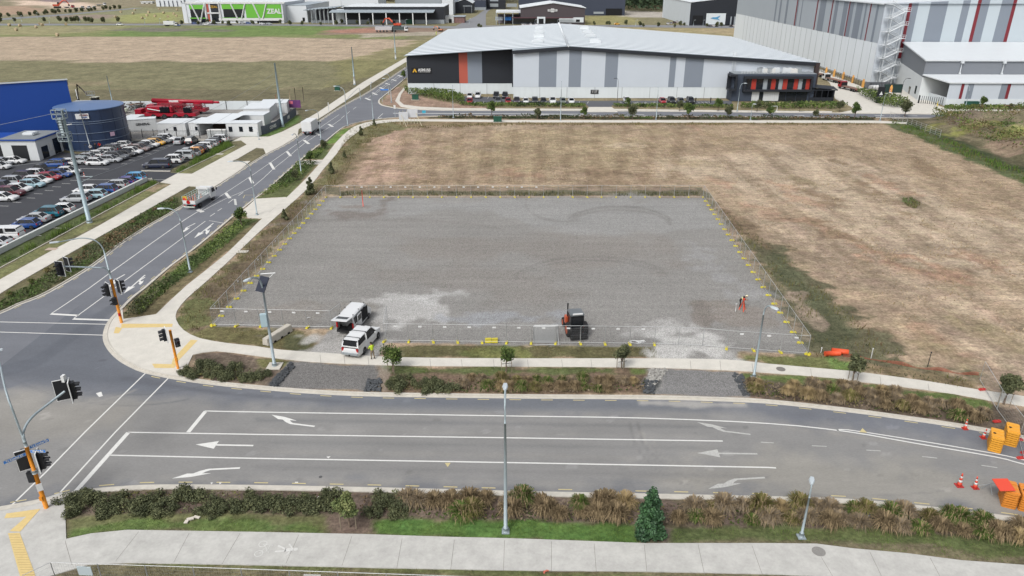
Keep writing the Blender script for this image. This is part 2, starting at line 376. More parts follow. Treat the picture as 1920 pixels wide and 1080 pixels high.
# gravel lot
zone([(395,613),(440,560),(520,470),(610,371),(1318,371),(1515,665),(1430,662),(1384,660),(1386,678),(1235,675),(1228,651),(722,645),(705,688),(575,668),(600,640),(620,618)], C_grav, ST, soft=.3, amp=.3)
zone([(615,372),(1318,372),(1345,420),(1120,440),(900,400),(615,400)], (160,160,158), ST, soft=2, amp=4, op=.7)
zone([(760,445),(1250,455),(1280,480),(800,478)], (146,141,135), ST, soft=3, amp=5, op=.75)
zone([(660,500),(1020,520),(1000,545),(640,530)], (144,139,133), ST, soft=3, amp=5, op=.6)
zone([(480,575),(620,570),(700,580),(560,612),(430,606)], (146,139,130), ST, soft=1.5, amp=3, op=.5)
zone([(612,393),(640,394),(700,398),(715,376),(730,372),(735,392),(722,407),(640,412),(615,405)], (134,126,120), ST, soft=1, amp=1.3, op=.8)
zone([(632,386),(700,386),(690,392),(640,392)], (148,142,136), ST, soft=.7, amp=.6)
for (pp, c, op) in (([(700,560),(735,552),(800,560),(835,580),(830,606),(790,600),(740,615),(712,600)], (196,195,192), .75),
    ([(800,553),(850,552),(830,566),(800,570)], (200,200,198), .6), ([(1180,610),(1240,602),(1300,612),(1330,625),(1280,630),(1190,628)], (196,195,192), .6),
    ([(575,668),(600,638),(640,622),(720,612),(722,660),(705,687)], (186,184,180), .8), ([(1228,626),(1270,622),(1340,632),(1370,650),(1384,678),(1235,674)], (208,207,203), .85),
    ([(560,628),(590,628),(600,640),(570,642)], (200,198,192), .8), ([(960,590),(1060,588),(1040,602),(900,608),(830,600)], (166,170,176), .6)):
    zone(pp, c, ST, soft=1.4, amp=2.0, op=op, ns=1.8)
zone([(1296,565),(1325,560),(1345,600),(1330,612),(1305,600)], (134,126,118), ST, soft=.8, amp=1, op=.8)
zone([(1325,562),(1440,575),(1460,610),(1360,615),(1335,590)], (150,142,134), ST, soft=.8, amp=1, op=.8)
zone([(1290,455),(1400,520),(1440,575),(1400,560),(1320,500)], (166,166,166), ST, soft=2, amp=3, op=.6)
def arcs(cx, cy, rx, ry, a0, a1, w, c, op):
    P = []
    for k in range(15):
        t = math.radians(a0+(a1-a0)*k/14); P.append((cx+rx*math.cos(t), cy-ry*math.sin(t)))
    Q = [(x, y+w) for x, y in P[::-1]]
    zone(P+Q, c, ST, soft=.4, amp=.25, op=op)
arcs(1160,420,100,34,10,170,4,(128,125,121),.5); arcs(1160,426,100,34,10,170,4,(130,127,123),.45)
arcs(1110,530,150,50,20,165,4,(128,125,121),.45); arcs(1110,537,150,50,20,165,4,(130,127,123),.45)
arcs(1060,380,75,34,180,290,4,(130,127,123),.45); arcs(700,440,260,30,20,150,5,(136,132,128),.4)
# gravel driveways over the berm
zone([(545,680),(708,687),(712,737),(505,726),(525,700)], (128,126,124), ST, soft=.25, amp=.35)
zone([(545,690),(500,725),(520,728),(535,705)], (96,98,98), ST, soft=.3, amp=.5)
zone([(690,716),(716,714),(714,738),(680,736)], (92,93,92), ST, soft=.3, amp=.5)
zone([(712,690),(728,700),(732,738),(712,738)], (164,150,134), ST, soft=.3, amp=.5, op=.8)
zone([(1214,692),(1384,698),(1404,747),(1210,740)], (138,137,136), ST, soft=.25, amp=.35)
zone([(1216,694),(1250,694),(1225,740),(1206,738)], (158,156,152), ST, soft=.3, amp=.7)
zone([(1212,715),(1232,716),(1224,740),(1204,739)], (90,92,92), ST, soft=.3, amp=.5)
zone([(1372,699),(1392,702),(1408,748),(1390,746)], (150,150,148), ST, soft=.3, amp=.7)
# west side
WEST = [tuple(p[:2]) for p in lKW[:]]+[(-60, 230), (-130, 230), (-200, 100), (-120, 45)]
zone(None, (120,114,86), soft=.3, amp=0, world=WEST)
zone([(-60,560),(100,478),(300,366),(330,348),(360,352),(400,353),(335,391),(275,426),(175,497),(67,559),(-60,612)], (112,106,76), soft=.3, amp=.6)
zone([(-60,600),(0,566),(80,520),(200,440),(300,380),(335,372),(335,391),(275,426),(175,497),(67,559),(0,587),(-60,612)], (92,98,62), soft=.4, amp=.8, op=.9)
zone([(-60,560),(0,508),(160,420),(300,345),(318,347),(180,424),(0,524),(-60,560)], (126,128,82), soft=.4, amp=.7)
zone([(270,344),(318,347),(290,360),(262,358)], (166,142,118), soft=.5, amp=.8, op=.7)
zone([(-60,505),(285,340),(300,343),(0,503),(-60,536)], (92,104,62), soft=.3, amp=.4)
zone([(325,324),(425,268),(440,274),(336,326)], (92,104,62), soft=.3, amp=.4)
zone([(336,326),(440,275),(440,285),(362,326)], (134,134,90), soft=.3, amp=.5)
zone([(225,268),(440,262),(560,213),(548,197),(230,190),(180,200),(60,210),(-60,230),(-60,262)], (166,163,158), ST, soft=.6, amp=.6)
zone([(240,215),(420,205),(440,225),(250,240)], (140,136,132), ST, soft=1, amp=2, op=.7)
zone([(436,266),(510,256),(560,230),(560,216),(500,240)], (100,128,62), soft=.5, amp=.8)
# south block
zone(None, (118,110,84), soft=.3, amp=0, world=[tuple(p[:2]) for p in lKS]+[(60, 20), (-60, 20)])
zone([(120,930),(480,920),(960,932),(1440,945),(1920,985),(2080,1005),(2080,1060),(1440,1003),(1180,985),(960,978),(480,965),(125,965)], (120,104,92), soft=.3, amp=.5)
zone([(125,975),(250,962),(480,965),(620,968),(620,1003),(480,1000),(300,994),(220,996),(125,1012)], (116,118,76), soft=.25, amp=.4)
zone([(125,995),(250,975),(480,978),(600,985),(600,1003),(300,994),(200,998),(125,1012)], (98,124,58), soft=.3, amp=.5, op=.8)
zone([(610,966),(700,968),(700,1004),(620,1003)], (126,108,94), soft=.3, amp=.4)
zone([(700,978),(760,974),(960,978),(1200,985),(1200,1026),(1100,1018),(960,1012),(820,1010),(700,1006)], (90,124,54), soft=.25, amp=.4)
zone([(1190,986),(1262,990),(1262,1018),(1200,1018)], (120,106,96), soft=.3, amp=.4)
zone([(1255,988),(1440,993),(1600,990),(1750,1003),(1920,1010),(2080,1030),(2080,1080),(1760,1030),(1600,1016),(1440,1014),(1262,1018)], (98,108,64), soft=.25, amp=.5)
zone([(-20,1100),(95,1090),(190,1058),(480,1056),(960,1070),(1440,1085),(1440,1100)], (128,120,88), soft=.2, amp=.3)
zone([(190,1058),(480,1060),(960,1072),(1440,1087),(1440,1100),(960,1080),(480,1068)], (104,116,66), soft=.2, amp=.2, op=.8)
# far top-left quarry and mixed land
zone([(-300,34),(-300,-20),(300,-20),(300,10),(120,24),(0,33)], (150,140,112), soft=8, amp=20)
zone([(10,3),(60,2),(180,6),(175,17),(120,15),(30,8)], (226,200,176), soft=6, amp=14)
zone([(-60,10),(40,12),(110,20),(60,26),(-60,28)], (178,150,124), soft=6, amp=12)
zone([(70,0),(140,0),(140,6),(70,5)], (150,130,132), soft=5, amp=9)
zone([(0,34),(110,27),(190,20),(260,14),(345,18),(348,40),(200,42),(0,43)], (146,146,108), soft=4, amp=8)
zone([(90,30),(180,27),(240,28),(200,36),(120,35)], (158,142,126), soft=4, amp=6)
zone([(230,28),(345,22),(346,40),(260,42),(200,40)], (160,162,98), soft=4, amp=8)
zone([(1165,20),(1320,24),(1320,34),(1165,32)], (192,184,172), soft=5, amp=8)

def terrain():
    bands = [(-72, 62, 28, 124, .28, 0), (-140, -72, 28, 124, .8, 0), (62, 150, 28, 124, .8, 0), (-140, 150, 124, 236, .8, 0), (-140, 150, 236, 452, 3, 0),
             (-700, -140, 28, 452, 7, 0), (150, 700, 28, 452, 7, 0), (-700, 700, 452, 1292, 7, 0)]
    V = []; F = []; C = []; base = 0
    for (x0, x1, y0, y1, st, _) in bands:
        nx = int(round((x1-x0)/st))+1; ny = int(round((y1-y0)/st))+1
        xs = np.linspace(x0, x1, nx); ys = np.linspace(y0, y1, ny); X, Y = np.meshgrid(xs, ys, indexing='ij')
        X = X.ravel(); Y = Y.ravel()
        col = np.tile(np.array([*rgb(140,134,100)[:3], 1.]), (len(X), 1))
        n1 = vnoise(X, Y, 1.3, 3); n2 = vnoise(X, Y, .55, 4)
        for (poly, c, a, soft, amp, op, ns) in Z_:
            P = np.array(poly); pad = soft+amp
            sel = np.nonzero((X > P[:, 0].min()-pad) & (X < P[:, 0].max()+pad) & (Y > P[:, 1].min()-pad) & (Y < P[:, 1].max()+pad))[0]
            if not len(sel): continue
            sdv = pip_sd(X[sel], Y[sel], poly)
            if amp > 3: nn = vnoise(X[sel], Y[sel], 9, 11)*2+vnoise(X[sel], Y[sel], 3, 12)
            else: nn = vnoise(X[sel], Y[sel], ns, 5)*1.3+n1[sel]*.9+n2[sel]*.7
            w = np.clip((sdv+nn*amp)/max(soft, .05)+.5, 0, 1)*op
            tgt = np.array([*rgb(*c)[:3], a]); col[sel] += (tgt-col[sel])*w[:, None]
        Zc = np.full(len(X), .07)
        for rp in ROADS:
            P = np.array([(p[0], p[1]) for p in rp])
            sel = np.nonzero((X > P[:, 0].min()) & (X < P[:, 0].max()) & (Y > P[:, 1].min()) & (Y < P[:, 1].max()))[0]
            if len(sel):
                s_ = pip_sd(X[sel], Y[sel], rp); Zc[sel] = np.where(s_ > -.12, -.25, .07)
        if Y.min() > 400: Zc[:] = np.where(Zc < 0, -.4, 0)
        Zc[(Y > 330)] = np.minimum(Zc[(Y > 330)], 0.0)
        # weedy spoil mound on the right
        mp = [tuple(G(a, b)[:2]) for a, b in ((1738,238),(1745,219),(1830,214),(2100,212),(2100,340),(1920,305),(1840,276))]
        sel = np.nonzero((X > 90) & (X < 170) & (Y > 115) & (Y < 200))[0]
        if len(sel):
            s_ = np.clip(pip_sd(X[sel], Y[sel], mp), 0, 9)/9; Zc[sel] += s_**.7*(2.0+vnoise(X[sel], Y[sel], 7, 8)*2.4+vnoise(X[sel], Y[sel], 2.2, 9)*1.2)
        fld = (Y > 85) & (Y < 178) & (X > 34) & (X < 90)
        Zc[fld] += vnoise(X[fld], Y[fld], 4, 20)*.15
        if y1 > 1200: # quarry spoil and rising ground at the far edge
            Zc += np.clip((Y-760)/500, 0, 1)*(6+vnoise(X, Y, 60, 30)*16)*(X < -150)
        # rough vegetation relief
        Zc += np.where(Zc > 0, col[:, 3]*(n1+n2)*.025, 0)
        V.append(np.stack([X, Y, Zc], 1)); C.append(col)
        i = np.arange(nx-1)[:, None]; j = np.arange(ny-1)[None]; a = (base+i*ny+j).ravel()
        F.append(np.stack([a, a+ny, a+ny+1, a+1], 1)); base += len(X)
    # outer apron
    def q(x0, y0, x1, y1):
        nonlocal base
        V.append(np.array([(x0, y0, -.3), (x1, y0, -.3), (x1, y1, -.3), (x0, y1, -.3)], float)); C.append(np.tile(np.array([*rgb(128,126,92)[:3], 1.]), (4, 1)))
        F.append(np.array([[base, base+1, base+2, base+3]])); base += 4
    q(-3500, -600, 3500, 28); q(-3500, 28, -700, 1292); q(700, 28, 3500, 1292); q(-3500, 1292, 3500, 5000)
    V = np.concatenate(V); F = np.concatenate(F); C = np.concatenate(C)
    me = bpy.data.meshes.new('ground'); me.vertices.add(len(V)); me.vertices.foreach_set('co', V.ravel())
    me.loops.add(F.size); me.loops.foreach_set('vertex_index', F.ravel().astype(np.int32))
    me.polygons.add(len(F)); me.polygons.foreach_set('loop_start', np.arange(0, F.size, 4, dtype=np.int32)); me.polygons.foreach_set('loop_total', np.full(len(F), 4, np.int32))
    me.update(calc_edges=True)
    ca = me.color_attributes.new('Col', 'FLOAT_COLOR', 'POINT'); ca.data.foreach_set('color', C.astype(np.float32).ravel())
    o = link('ground', me, ground_mat()); o['kind'] = 'structure'; me.validate()
terrain()
def wear_layer():
    zs = []
    def wz(pix, c, soft=1.5, amp=1., op=1.): zs.append(([tuple(p[:2]) for p in gl(pix)], c, soft, amp, op))
    wz([(330,745),(480,757),(960,768),(1250,768),(1500,792),(1720,822),(1920,862),(2090,900),(2090,1010),(1920,965),(1690,945),(1440,930),(960,920),(480,908),(220,912),(60,940),(-100,970),(-200,900),(-200,740),(0,738),(180,742)], (143,143,143), 2.4, 1.6)
    wz([(1250,880),(1500,850),(1750,880),(1920,920),(1920,960),(1700,944),(1440,930),(1250,925)], (154,152,147), 3, 3, .8)
    wz([(-100,750),(60,735),(250,760),(230,800),(60,830),(-100,840)], (152,150,146), 3, 2, .8)
    wz([(0,640),(110,560),(200,600),(196,640),(230,690),(340,728),(300,740),(120,722),(0,706),(-100,700)], (112,116,124), 2, 1.5, .8)
    wz([(600,744),(960,750),(1320,753),(1320,768),(960,766),(600,760)], (117,121,128), 1, .8, .8)
    for (pp, c, o) in (([(-60,700),(60,672),(150,610),(240,545),(260,550),(165,622),(70,690),(-60,722)], (106,110,118), .6), ([(230,705),(420,735),(640,752),(640,757),(420,742),(225,714)], (106,109,116), .6),
        ([(480,785),(960,792),(1400,800),(1400,804),(960,798),(480,791)], (126,127,129), .7), ([(480,804),(960,811),(1330,817),(1330,821),(960,816),(480,810)], (152,151,149), .5),
        ([(480,826),(960,833),(1400,840),(1400,845),(960,839),(480,832)], (130,131,132), .6), ([(480,844),(960,851),(1400,860),(1400,865),(960,857),(480,850)], (150,149,147), .6),
        ([(480,872),(960,881),(1440,892),(1440,898),(960,888),(480,879)], (131,131,132), .6), ([(300,893),(960,903),(1300,909),(1300,914),(960,909),(300,899)], (152,151,149), .6),
        ([(1480,800),(1700,828),(1920,872),(1920,878),(1700,834),(1480,805)], (150,148,145), .6), ([(1200,752),(1400,756),(1400,762),(1300,764),(1200,758)], (176,174,170), .7), ([(600,905),(700,906),(690,915),(600,915)], (156,152,146), .5)):
        wz(pp, c, .45, .35, o)
    def arc(cx, cy, rx, ry, a0, a1, w, c, op):
        P = [(cx+rx*math.cos(math.radians(a0+(a1-a0)*k/16)), cy-ry*math.sin(math.radians(a0+(a1-a0)*k/16))) for k in range(17)]
        wz(P+[(x+w, y+w*.35) for x, y in P[::-1]], c, .18, .1, op)
    arc(1370,790,175,120,180,262,3,(118,118,119),.6); arc(1370,790,190,133,180,250,3,(118,118,119),.6); arc(1440,800,240,105,185,262,4,(160,158,154),.6); arc(1480,800,265,118,190,262,4,(158,156,152),.5); arc(1600,860,330,70,200,300,3,(120,120,121),.5); arc(1650,850,300,60,215,300,3,(160,158,153),.5)
    arc(240,560,330,200,225,290,4,(108,111,116),.5); arc(250,560,300,180,230,295,4,(108,111,116),.5); arc(80,700,200,60,190,330,4,(160,158,154),.4)
    xs = np.arange(-48, 62, .22); ys = np.arange(35, 84, .22); X, Y = np.meshgrid(xs, ys, indexing='ij'); sh = X.shape; X = X.ravel(); Y = Y.ravel()
    ins = pip_sd(X, Y, [(p[0], p[1]) for p in road_poly]); col = np.tile(np.array([*rgb(124,127,134)[:3], 1.]), (len(X), 1)); n1 = vnoise(X, Y, 2.2, 41)+vnoise(X, Y, .7, 42)*.6
    for poly, c, soft, amp, op in zs:
        w = np.clip((pip_sd(X, Y, poly)+n1*amp)/soft+.5, 0, 1)*op; col += (np.array([*rgb(*c)[:3], 1.])-col)*w[:, None]
    r = np.random.default_rng(5)
    for _ in range(130):      # drips, patches of dried mud and specks
        cx, cy = r.uniform(-40, 40), r.uniform(38, 60); q = r.uniform(.1, .32)**1; a = r.choice([1.16, 1.12, .88, .93], p=[.3, .2, .25, .25]); m = (X-cx)**2/(1+r.random()*2)+(Y-cy)**2 < q*q; col[m, :3] *= a
    b0 = np.array(rgb(124,127,134)[:3]); col[:, :3] = b0+(col[:, :3]-b0)*1.25; col[:, :3] *= (1+n1*.08)[:, None]; ed = np.clip((Y-76)/6, 0, 1)[:, None]; base = np.array([*rgb(124,127,134)[:3], 1.]); col = col*(1-ed)+base*ed
    idx = np.arange(len(X)).reshape(sh); F = np.stack([idx[:-1, :-1], idx[1:, :-1], idx[1:, 1:], idx[:-1, 1:]], -1).reshape(-1, 4); F = F[(ins[F] > .12).all(1)]
    used_, inv = np.unique(F, return_inverse=True); F = inv.reshape(-1, 4); V = np.stack([X, Y, np.full(len(X), .0245)], 1)[used_]; C = col[used_]
    me = bpy.data.meshes.new('road'); me.vertices.add(len(V)); me.vertices.foreach_set('co', V.ravel()); me.loops.add(F.size); me.loops.foreach_set('vertex_index', F.ravel().astype(np.int32)); me.polygons.add(len(F)); me.polygons.foreach_set('loop_start', np.arange(0, F.size, 4, dtype=np.int32)); me.polygons.foreach_set('loop_total', np.full(len(F), 4, np.int32)); me.update(calc_edges=True)
    ca = me.color_attributes.new('Col', 'FLOAT_COLOR', 'POINT'); ca.data.foreach_set('color', C.astype(np.float32).ravel())
    m = m_asph.copy(); m.name = 'asphalt_worn'; N, L = m.node_tree.nodes, m.node_tree.links; at = N.new('ShaderNodeVertexColor'); at.layer_name = 'Col'
    vm = [n for n in N if n.type == 'VECT_MATH'][0]; L.new(at.outputs['Color'], vm.inputs[0]); o = link('road', me, m); o['kind'] = 'structure'
wear_layer()

# ------------------------------------------------------------ kerbs, paths, driveways
m_kerb = mat('kerb_concrete', (214,209,198), .85, var=.12, scale=2.5, var2=.1, scale2=.6)
m_path = mat('path_concrete', (224,220,210), .85, var=.1, scale=.9, var2=.08, scale2=7)
m_path2 = mat('path_concrete_weathered', (203,202,197), .85, var=.15, scale=.9, var2=.09, scale2=5)
def kerb(line, side, w, z=.15, mtl=None):
    b = MB(); ribbon(b, line, 0, side*w, z, -.1); ribbon(b, line, -side*.30, 0, .034, .0)
    o = b.build('kerb', mtl or m_kerb, fix=True); o['kind'] = 'structure'
ip = min(range(len(lKNE)), key=lambda i: (lKNE[i]-G(350,712)).length)
kerb(lKNE[:ip+1], -1, .16); kerb(lKNE[ip:], -1, .22); kerb(lKS, 1, .34); kerb(lKW, -1, .16); kerb(lKN, -1, .16)
PATH_JOINTS = []
def path(pix, m, z=.13, name='footpath'):
    b = MB(); b.poly(gl(pix) if not isinstance(pix[0], Vector) else pix, z, -.05); o = b.build(name, m); o['kind'] = 'structure'; return o
def smp(pix, n=3): return smooth_line(gl(pix), n)
# east side path of the long road, corner plaza and the front path
pl = [(960,226),(800,224.5),(740,224.5),(700,228),(675,234),(655,244),(630,268),(614,290),(600,307),(575,335),(537,372),(492,411),(480,422),(425,477),(350,537),(293,591)]
pr_ = [(375,540),(350,562),(332,585),(331,602),(345,621),(375,636),(425,645),(480,651),(530,658),(630,665),(750,672),(960,674),(1210,674),(1360,676),(1440,684),(1565,695),(1615,700),(1740,717),(1830,732),(1920,745),(2080,771)]
pr0 = [(960,230),(780,228),(730,230),(697,235),(670,249),(647,268),(630,291),(605,320),(580,352),(530,397),(480,442),(425,495),(375,540)]
lowp = [(2080,799),(1920,764),(1865,755),(1790,741),(1690,727),(1615,718),(1565,711),(1440,701),(1360,696),(1210,691),(960,689),(805,688),(705,686),(580,680),(480,669),(407,660),(362,667)]
kin = [p for p in lKNE]
def near(pt): return min(range(len(kin)), key=lambda i: (kin[i]-Vector((pt.x, pt.y, 0))).length)
a, b_ = near(G(228,579)), near(G(338,710))
def inset(line, w):
    out = []
    for i, p in enumerate(line):
        d = (line[min(i+1, len(line)-1)]-line[max(i-1, 0)]).normalized(); out.append(p+Vector((-d.y, d.x, 0))*w)
    return out
plaza_edge = inset(kin[a:b_+1], .18)
outline = smp(pl, 2)+[G(232,600)]+plaza_edge+[G(343,706)]+smp(lowp[::-1], 2)+smp(pr_[::-1], 2)[:-1]+smp(pr0[::-1], 2)
path(outline, m_path)
path([(480,374),(536,371),(537,372),(492,411),(466,410),(450,401),(467,386)], m_path, .135)
path([(563,302),(605,301),(598,309),(556,309)], m_path, .135)
path([(960,226),(960,230),(1640,231),(1700,233),(1700,230),(1640,227)], m_path)
# north side path of the cross road, with the wide driveways
path([(741,190),(748,176),(758,164),(762,164),(752,178),(749,190),(757,197),(790,201),(850,203.5),(960,204.3),(1098,205),(1098,207.3),(960,206.8),(830,206.6),(775,205),(752,201)], m_path)
path([(1104,201.5),(1147,201.5),(1158,210.5),(1098,210.5)], m_path, .14)
path([(1149,205),(1440,208.5),(1560,209.5),(1560,211.5),(1440,210.7),(1155,207.5)], m_path)
path([(1556,156),(1530,136),(1529,131),(1540,131),(1622,166),(1700,166),(1762,200),(1778,205),(1770,214.3),(1600,212.3),(1575,212),(1605,206),(1592,199),(1566,186)], m_path, .14)
path([(1778,205),(2100,207),(2100,210),(1776,208.5)], m_path)
# west path with its two driveways
lw_out = [(-60,560),(0,526),(100,470),(185,425),(322,346),(301,343),(333,326),(360,327),(440,284),(463,272),(452,264),(436,266),(452,258),(505,257),(529,248),(560,232.5),(595,212),(680,155),(760,109),(800,86)]
lw_in = [(806,90),(764,115),(695,158),(617,211),(600,222),(560,243),(558,256),(530,273),(499,290),(494,279),(481,278),(445,299),(430,305),(470,303),(440,328),(400,352),(397,353),(355,350),(230,421),(100,494),(25,537),(-60,590)]
path(gl(lw_out+lw_in), m_path)
# south path with expansion joints, corner pad and tactile paving
ls_t = [(117,925),(122,935),(125,1013),(170,1003),(240,996),(360,998),(480,1000),(680,1004),(830,1009),(960,1012),(1100,1017),(1210,1021),(1440,1021),(1530,1022),(1600,1031),(1700,1040),(1800,1053),(1920,1062),(2100,1085)]
ls_b = [(2100,1135),(1920,1110),(1700,1090),(1440,1079),(1210,1074),(960,1072),(700,1067),(480,1062),(240,1058),(165,1062),(96,1082),(60,1110),(-120,1140),(-160,1010),(0,959),(50,950)]
path(gl(ls_t+ls_b), m_path2, .13)
jt = MB()
for (x0, y0, x1, y1) in ((260,997,217,1052),(355,999,326,1054),(450,1000,416,1058),(560,1003,536,1057),(660,1005,641,1061),(754,1010,744,1065),(852,1012,845,1068),(946,1013,944,1070),(1034,1015,1034,1071),(1114,1019,1118,1072),(1208,1021,1213,1073),(1309,1021,1321,1078),(1410,1023,1432,1085),(1540,1045,1561,1080),(1631,1035,1655,1085),(1744,1046,1770,1095),(122,1014,135,1060)):
    A, B = G(x0, y0, .13), G(x1, y1, .13); ribbon(jt, [A, B], -.011, .011, .136)
for k in range(26):
    x = 840+k*24.5 if k < 22 else 0
for (x, y0, y1) in ((600,665,682),(645,667,685),(690,670,687),(750,673,688),(806,673,689),(865,674,689),(925,674,690),(989,674,690),(1053,674,690),(1108,674,690),(1170,674,691),(1294,676,694),(1350,676,696),(1410,681,699),(1520,691,708),(1650,706,722),(1740,719,733)):
    ribbon(jt, [G(x, y0, .13), G(x+2, y1, .13)], -.015, .015, .136)
for k in range(10):
    t = k/10; x0 = 470-t*115; y0 = 432+t*102; x1 = 486-t*105; y1 = 438+t*98
    ribbon(jt, [G(x0, y0, .13), G(x1, y1, .13)], -.015, .015, .136)
jt.build('footpath', mat('path_joint', (140,137,130), .9))['kind'] = 'structure'
m_tac = mat('tactile_yellow', (232,206,142), .8, var=.1, scale=3)
tp = MB()
for iq, q in enumerate(([(228,607),(324,607),(323,613),(227,615)],[(217,613),(229,615),(223,625),(213,625)],[(358,637),(371,638),(333,678),(325,672)],[(285,682),(325,683),(325,690),(290,690)],[(325,672),(333,678),(327,690),(319,690)],
          [(12,963),(76,954),(60,968),(8,972)],[(62,958),(76,954),(38,997),(18,996)],[(15,1000),(37,999),(66,1078),(70,1120),(46,1120),(36,1075)])):
    tp.poly(gl(q, .13), .136+iq*.0012)
tp.build('tactile_paving', m_tac)['kind'] = 'structure'
gr = MB()
for k in range(0, 19):
    t = k/12.; y = 1003+t*56
    ribbon(gr, [G(16+t*19, y, .14), G(36+t*22, y, .14)], -.012, .012, .1475)
gr.build('tactile_paving', mat('tactile_gap', (170,146,96), .9))['kind'] = 'structure'
# car park, yard and warehouse forecourt
cp = MB(); cp.poly(gl([(-250,640),(0,468),(285,338.5),(301,343),(333,326),(319,325),(322,318),(430,267),(440,263.5),(340,264),(243,266),(205,292),(150,290),(112,286),(57,303),(-100,330),(-400,420)]), .145)
cp.build('car_park', mat('car_park_asphalt', (66,68,74), .9, var=.12, scale=10, var2=.12, scale2=.4))['kind'] = 'structure'
fp = MB(); fp.poly(gl([(852,180.5),(948,184),(966,190),(1372,190),(1372,198.5),(1147,198.5),(1147,201.5),(1104,201.5),(1100,197.5),(880,197),(862,190)]), .16)
fp.build('forecourt', mat('forecourt_asphalt', (96,99,106), .9, var=.08, scale=3))['kind'] = 'structure'
# ------------------------------------------------------------ painted markings
m_white = mat('road_paint_white', (238,238,234), .75, var=.1, scale=5)
m_yell = mat('road_paint_yellow', (214,200,150), .75, var=.12, scale=5)
m_worn2 = mat('path_paint', (226,226,222), .8, var=.15, scale=6); m_worn = mat('road_paint_worn', (196,196,192), .8, var=.2, scale=6)
mk = MB(); my = MB()
ZM = .031
mwx = MB()
def line(pix, w=.12, mbx=None, sub=1):
    L = smooth_line(gl(pix), sub) if sub > 1 else gl(pix); ribbon(mbx or mk, L, -w/2, w/2, ZM)
line([(21,949),(85,887),(160,810),(276,697)], .13); line([(111,926),(217,810),(320,705)], .13)
line([(0,604),(202,608.5)], .13); line([(0,623),(198,629)], .13); line([(-200,600),(0,604)], .13); line([(-200,618),(0,623)], .13)
line([(143,921),(241,811)], .36); line([(353,811),(386,771)], .34)
line([(384,771),(480,773),(960,780.5),(1210,784.5),(1440,794.5),(1590,810),(1715,831.5),(1865,857),(1920,871),(2050,900)], .14, sub=3)
line([(1570,809),(1590,806.5),(1727,827.5),(1865,851),(1920,863),(2050,892)], .12, sub=3)
line([(240,811),(480,815),(960,821.5),(1355,827.5)], .14); line([(206,854),(480,860),(960,868),(1440,877),(1455,878)], .14)
for a0, b0 in (((1426,829.5),(1451,831)),((1522,836.3),(1550,837.5)),((1624,844.5),(1651,846)),((1729,856.5),(1757,859.5)),((1840,873),(1870,877.5))):
    line([a0, b0], .1, mwx)
line([(97,588),(167,541),(205,513),(347,412),(376,395)], .13, sub=2)
line([(376,394),(427,359),(480,324),(557,270),(595,243),(636,215)], .1, sub=2); line([(377,397),(427,371),(475,350),(510,319),(540,295),(572,268),(620,237),(640,223)], .1, sub=2)
line([(690,184),(717,163),(752,139),(775,122)], .1); line([(700,179),(729,158),(758,139)], .1)
for x0, y0, x1, y1, w in ((423,362,431,372,.75),(468,333,474,344,.75),(506,305,514,318,.75),(538,284,545,293,.75),(570,263,579,270,.9),(592,249,599,254,.9),(616,233,624,238,.9),(685,184,695,188,1.),(698,174,707,178,1.),(712,164,721,168,1.),(723,156,731,159,1.),(735,149,743,152,1.),(746,141,753,144,1.),(370,393,380,398,1.)):
    line([(x0,y0),(x1,y1)], w*.66)
line([(139,597),(210,545),(220,537),(385,415)], .12, sub=2)
for x0, y0, x1, y1 in ((394,406,403,400),(408,396,416,391),(428,381,437,374),(447,367,456,361),(640,222,646,217),(650,214,656,209),(662,205,668,201)):
    line([(x0,y0),(x1,y1)], .12)
line([(95,589),(148,592)], .34); line([(137,598.5),(204,600.5)], .34)
line([(392,414),(422,419)], .1)
for q in ([(459,366),(480,366)],[(456,379),(480,379)],[(459,366),(456,372)]): line(q, .1, my)
# cross road centre line and markings
line([(737,212.5),(960,213.5),(1100,214.5)], .5)
line([(716,221),(706,224)], .3); line([(718,213),(708,222)], .15)
for x in (1012, 1100, 1190, 1262, 1340, 1412, 1490, 1568, 1640, 1702):
    line([(x, 214.6+(x-1012)*.004), (x+18, 214.7+(x-1012)*.004)], .35)
def arrow(tail, head, kind, s=1., side=1, m=None):
    a, h = G(*tail), G(*head); L = (h-a).length; d = (h-a).normalized(); n = Vector((-d.y, d.x, 0))*side
    b = m or mk
    def P(x, y): v = a+d*x+n*y; return (v.x, v.y, 0)
    hw = .5*s
    if kind == 'S':
        b.poly([P(0,.09),P(0,-.09),P(L*.66,-.09),P(L*.66,.09)], ZM); b.poly([P(L*.64,hw),P(L*.64,-hw),P(L,0)], ZM+.002)
    else:   # turn: shaft then a bend to a head pointing diagonally off to the side
        w = .09
        b.poly([P(0,w),P(0,-w),P(L*.5,-w),P(L*.62,.12),P(L*.72,.42),P(L*.58,.5),P(L*.52,.24),P(L*.46,w)], ZM)
        b.poly([P(L*.42,.46),P(L*.80,.36),P(L,.85),P(L*.72,.78)], ZM+.002)
arrow((590,800),(500,789),'T', side=-1); arrow((475,836),(367,834),'S'); arrow((450,878),(330,884),'T', side=1)
mkw = MB(); arrow((1407,815),(1307,803),'T', side=-1, m=mkw)
arrow((1420,851.5),(1307,850),'S', m=mkw); arrow((1434,896),(1320,903),'T', side=1, m=mkw)
arrow((234,515),(190,540),'T', side=1); arrow((272,516),(232,551),'S', s=.8); arrow((272,520),(250,534),'T', side=1, s=.6)
arrow((366,419),(332,436),'T', side=1); arrow((400,419),(364,447),'S', s=.8); arrow((396,424),(376,440),'T', side=1, s=.6)
arrow((1119,202),(1115,195.5),'S', s=1.6); arrow((1130,195),(1133,202),'S', s=1.6)
mwx.build('road_marking', m_worn)['kind'] = 'structure'; mkw.build('road_marking', m_worn)['kind'] = 'structure'
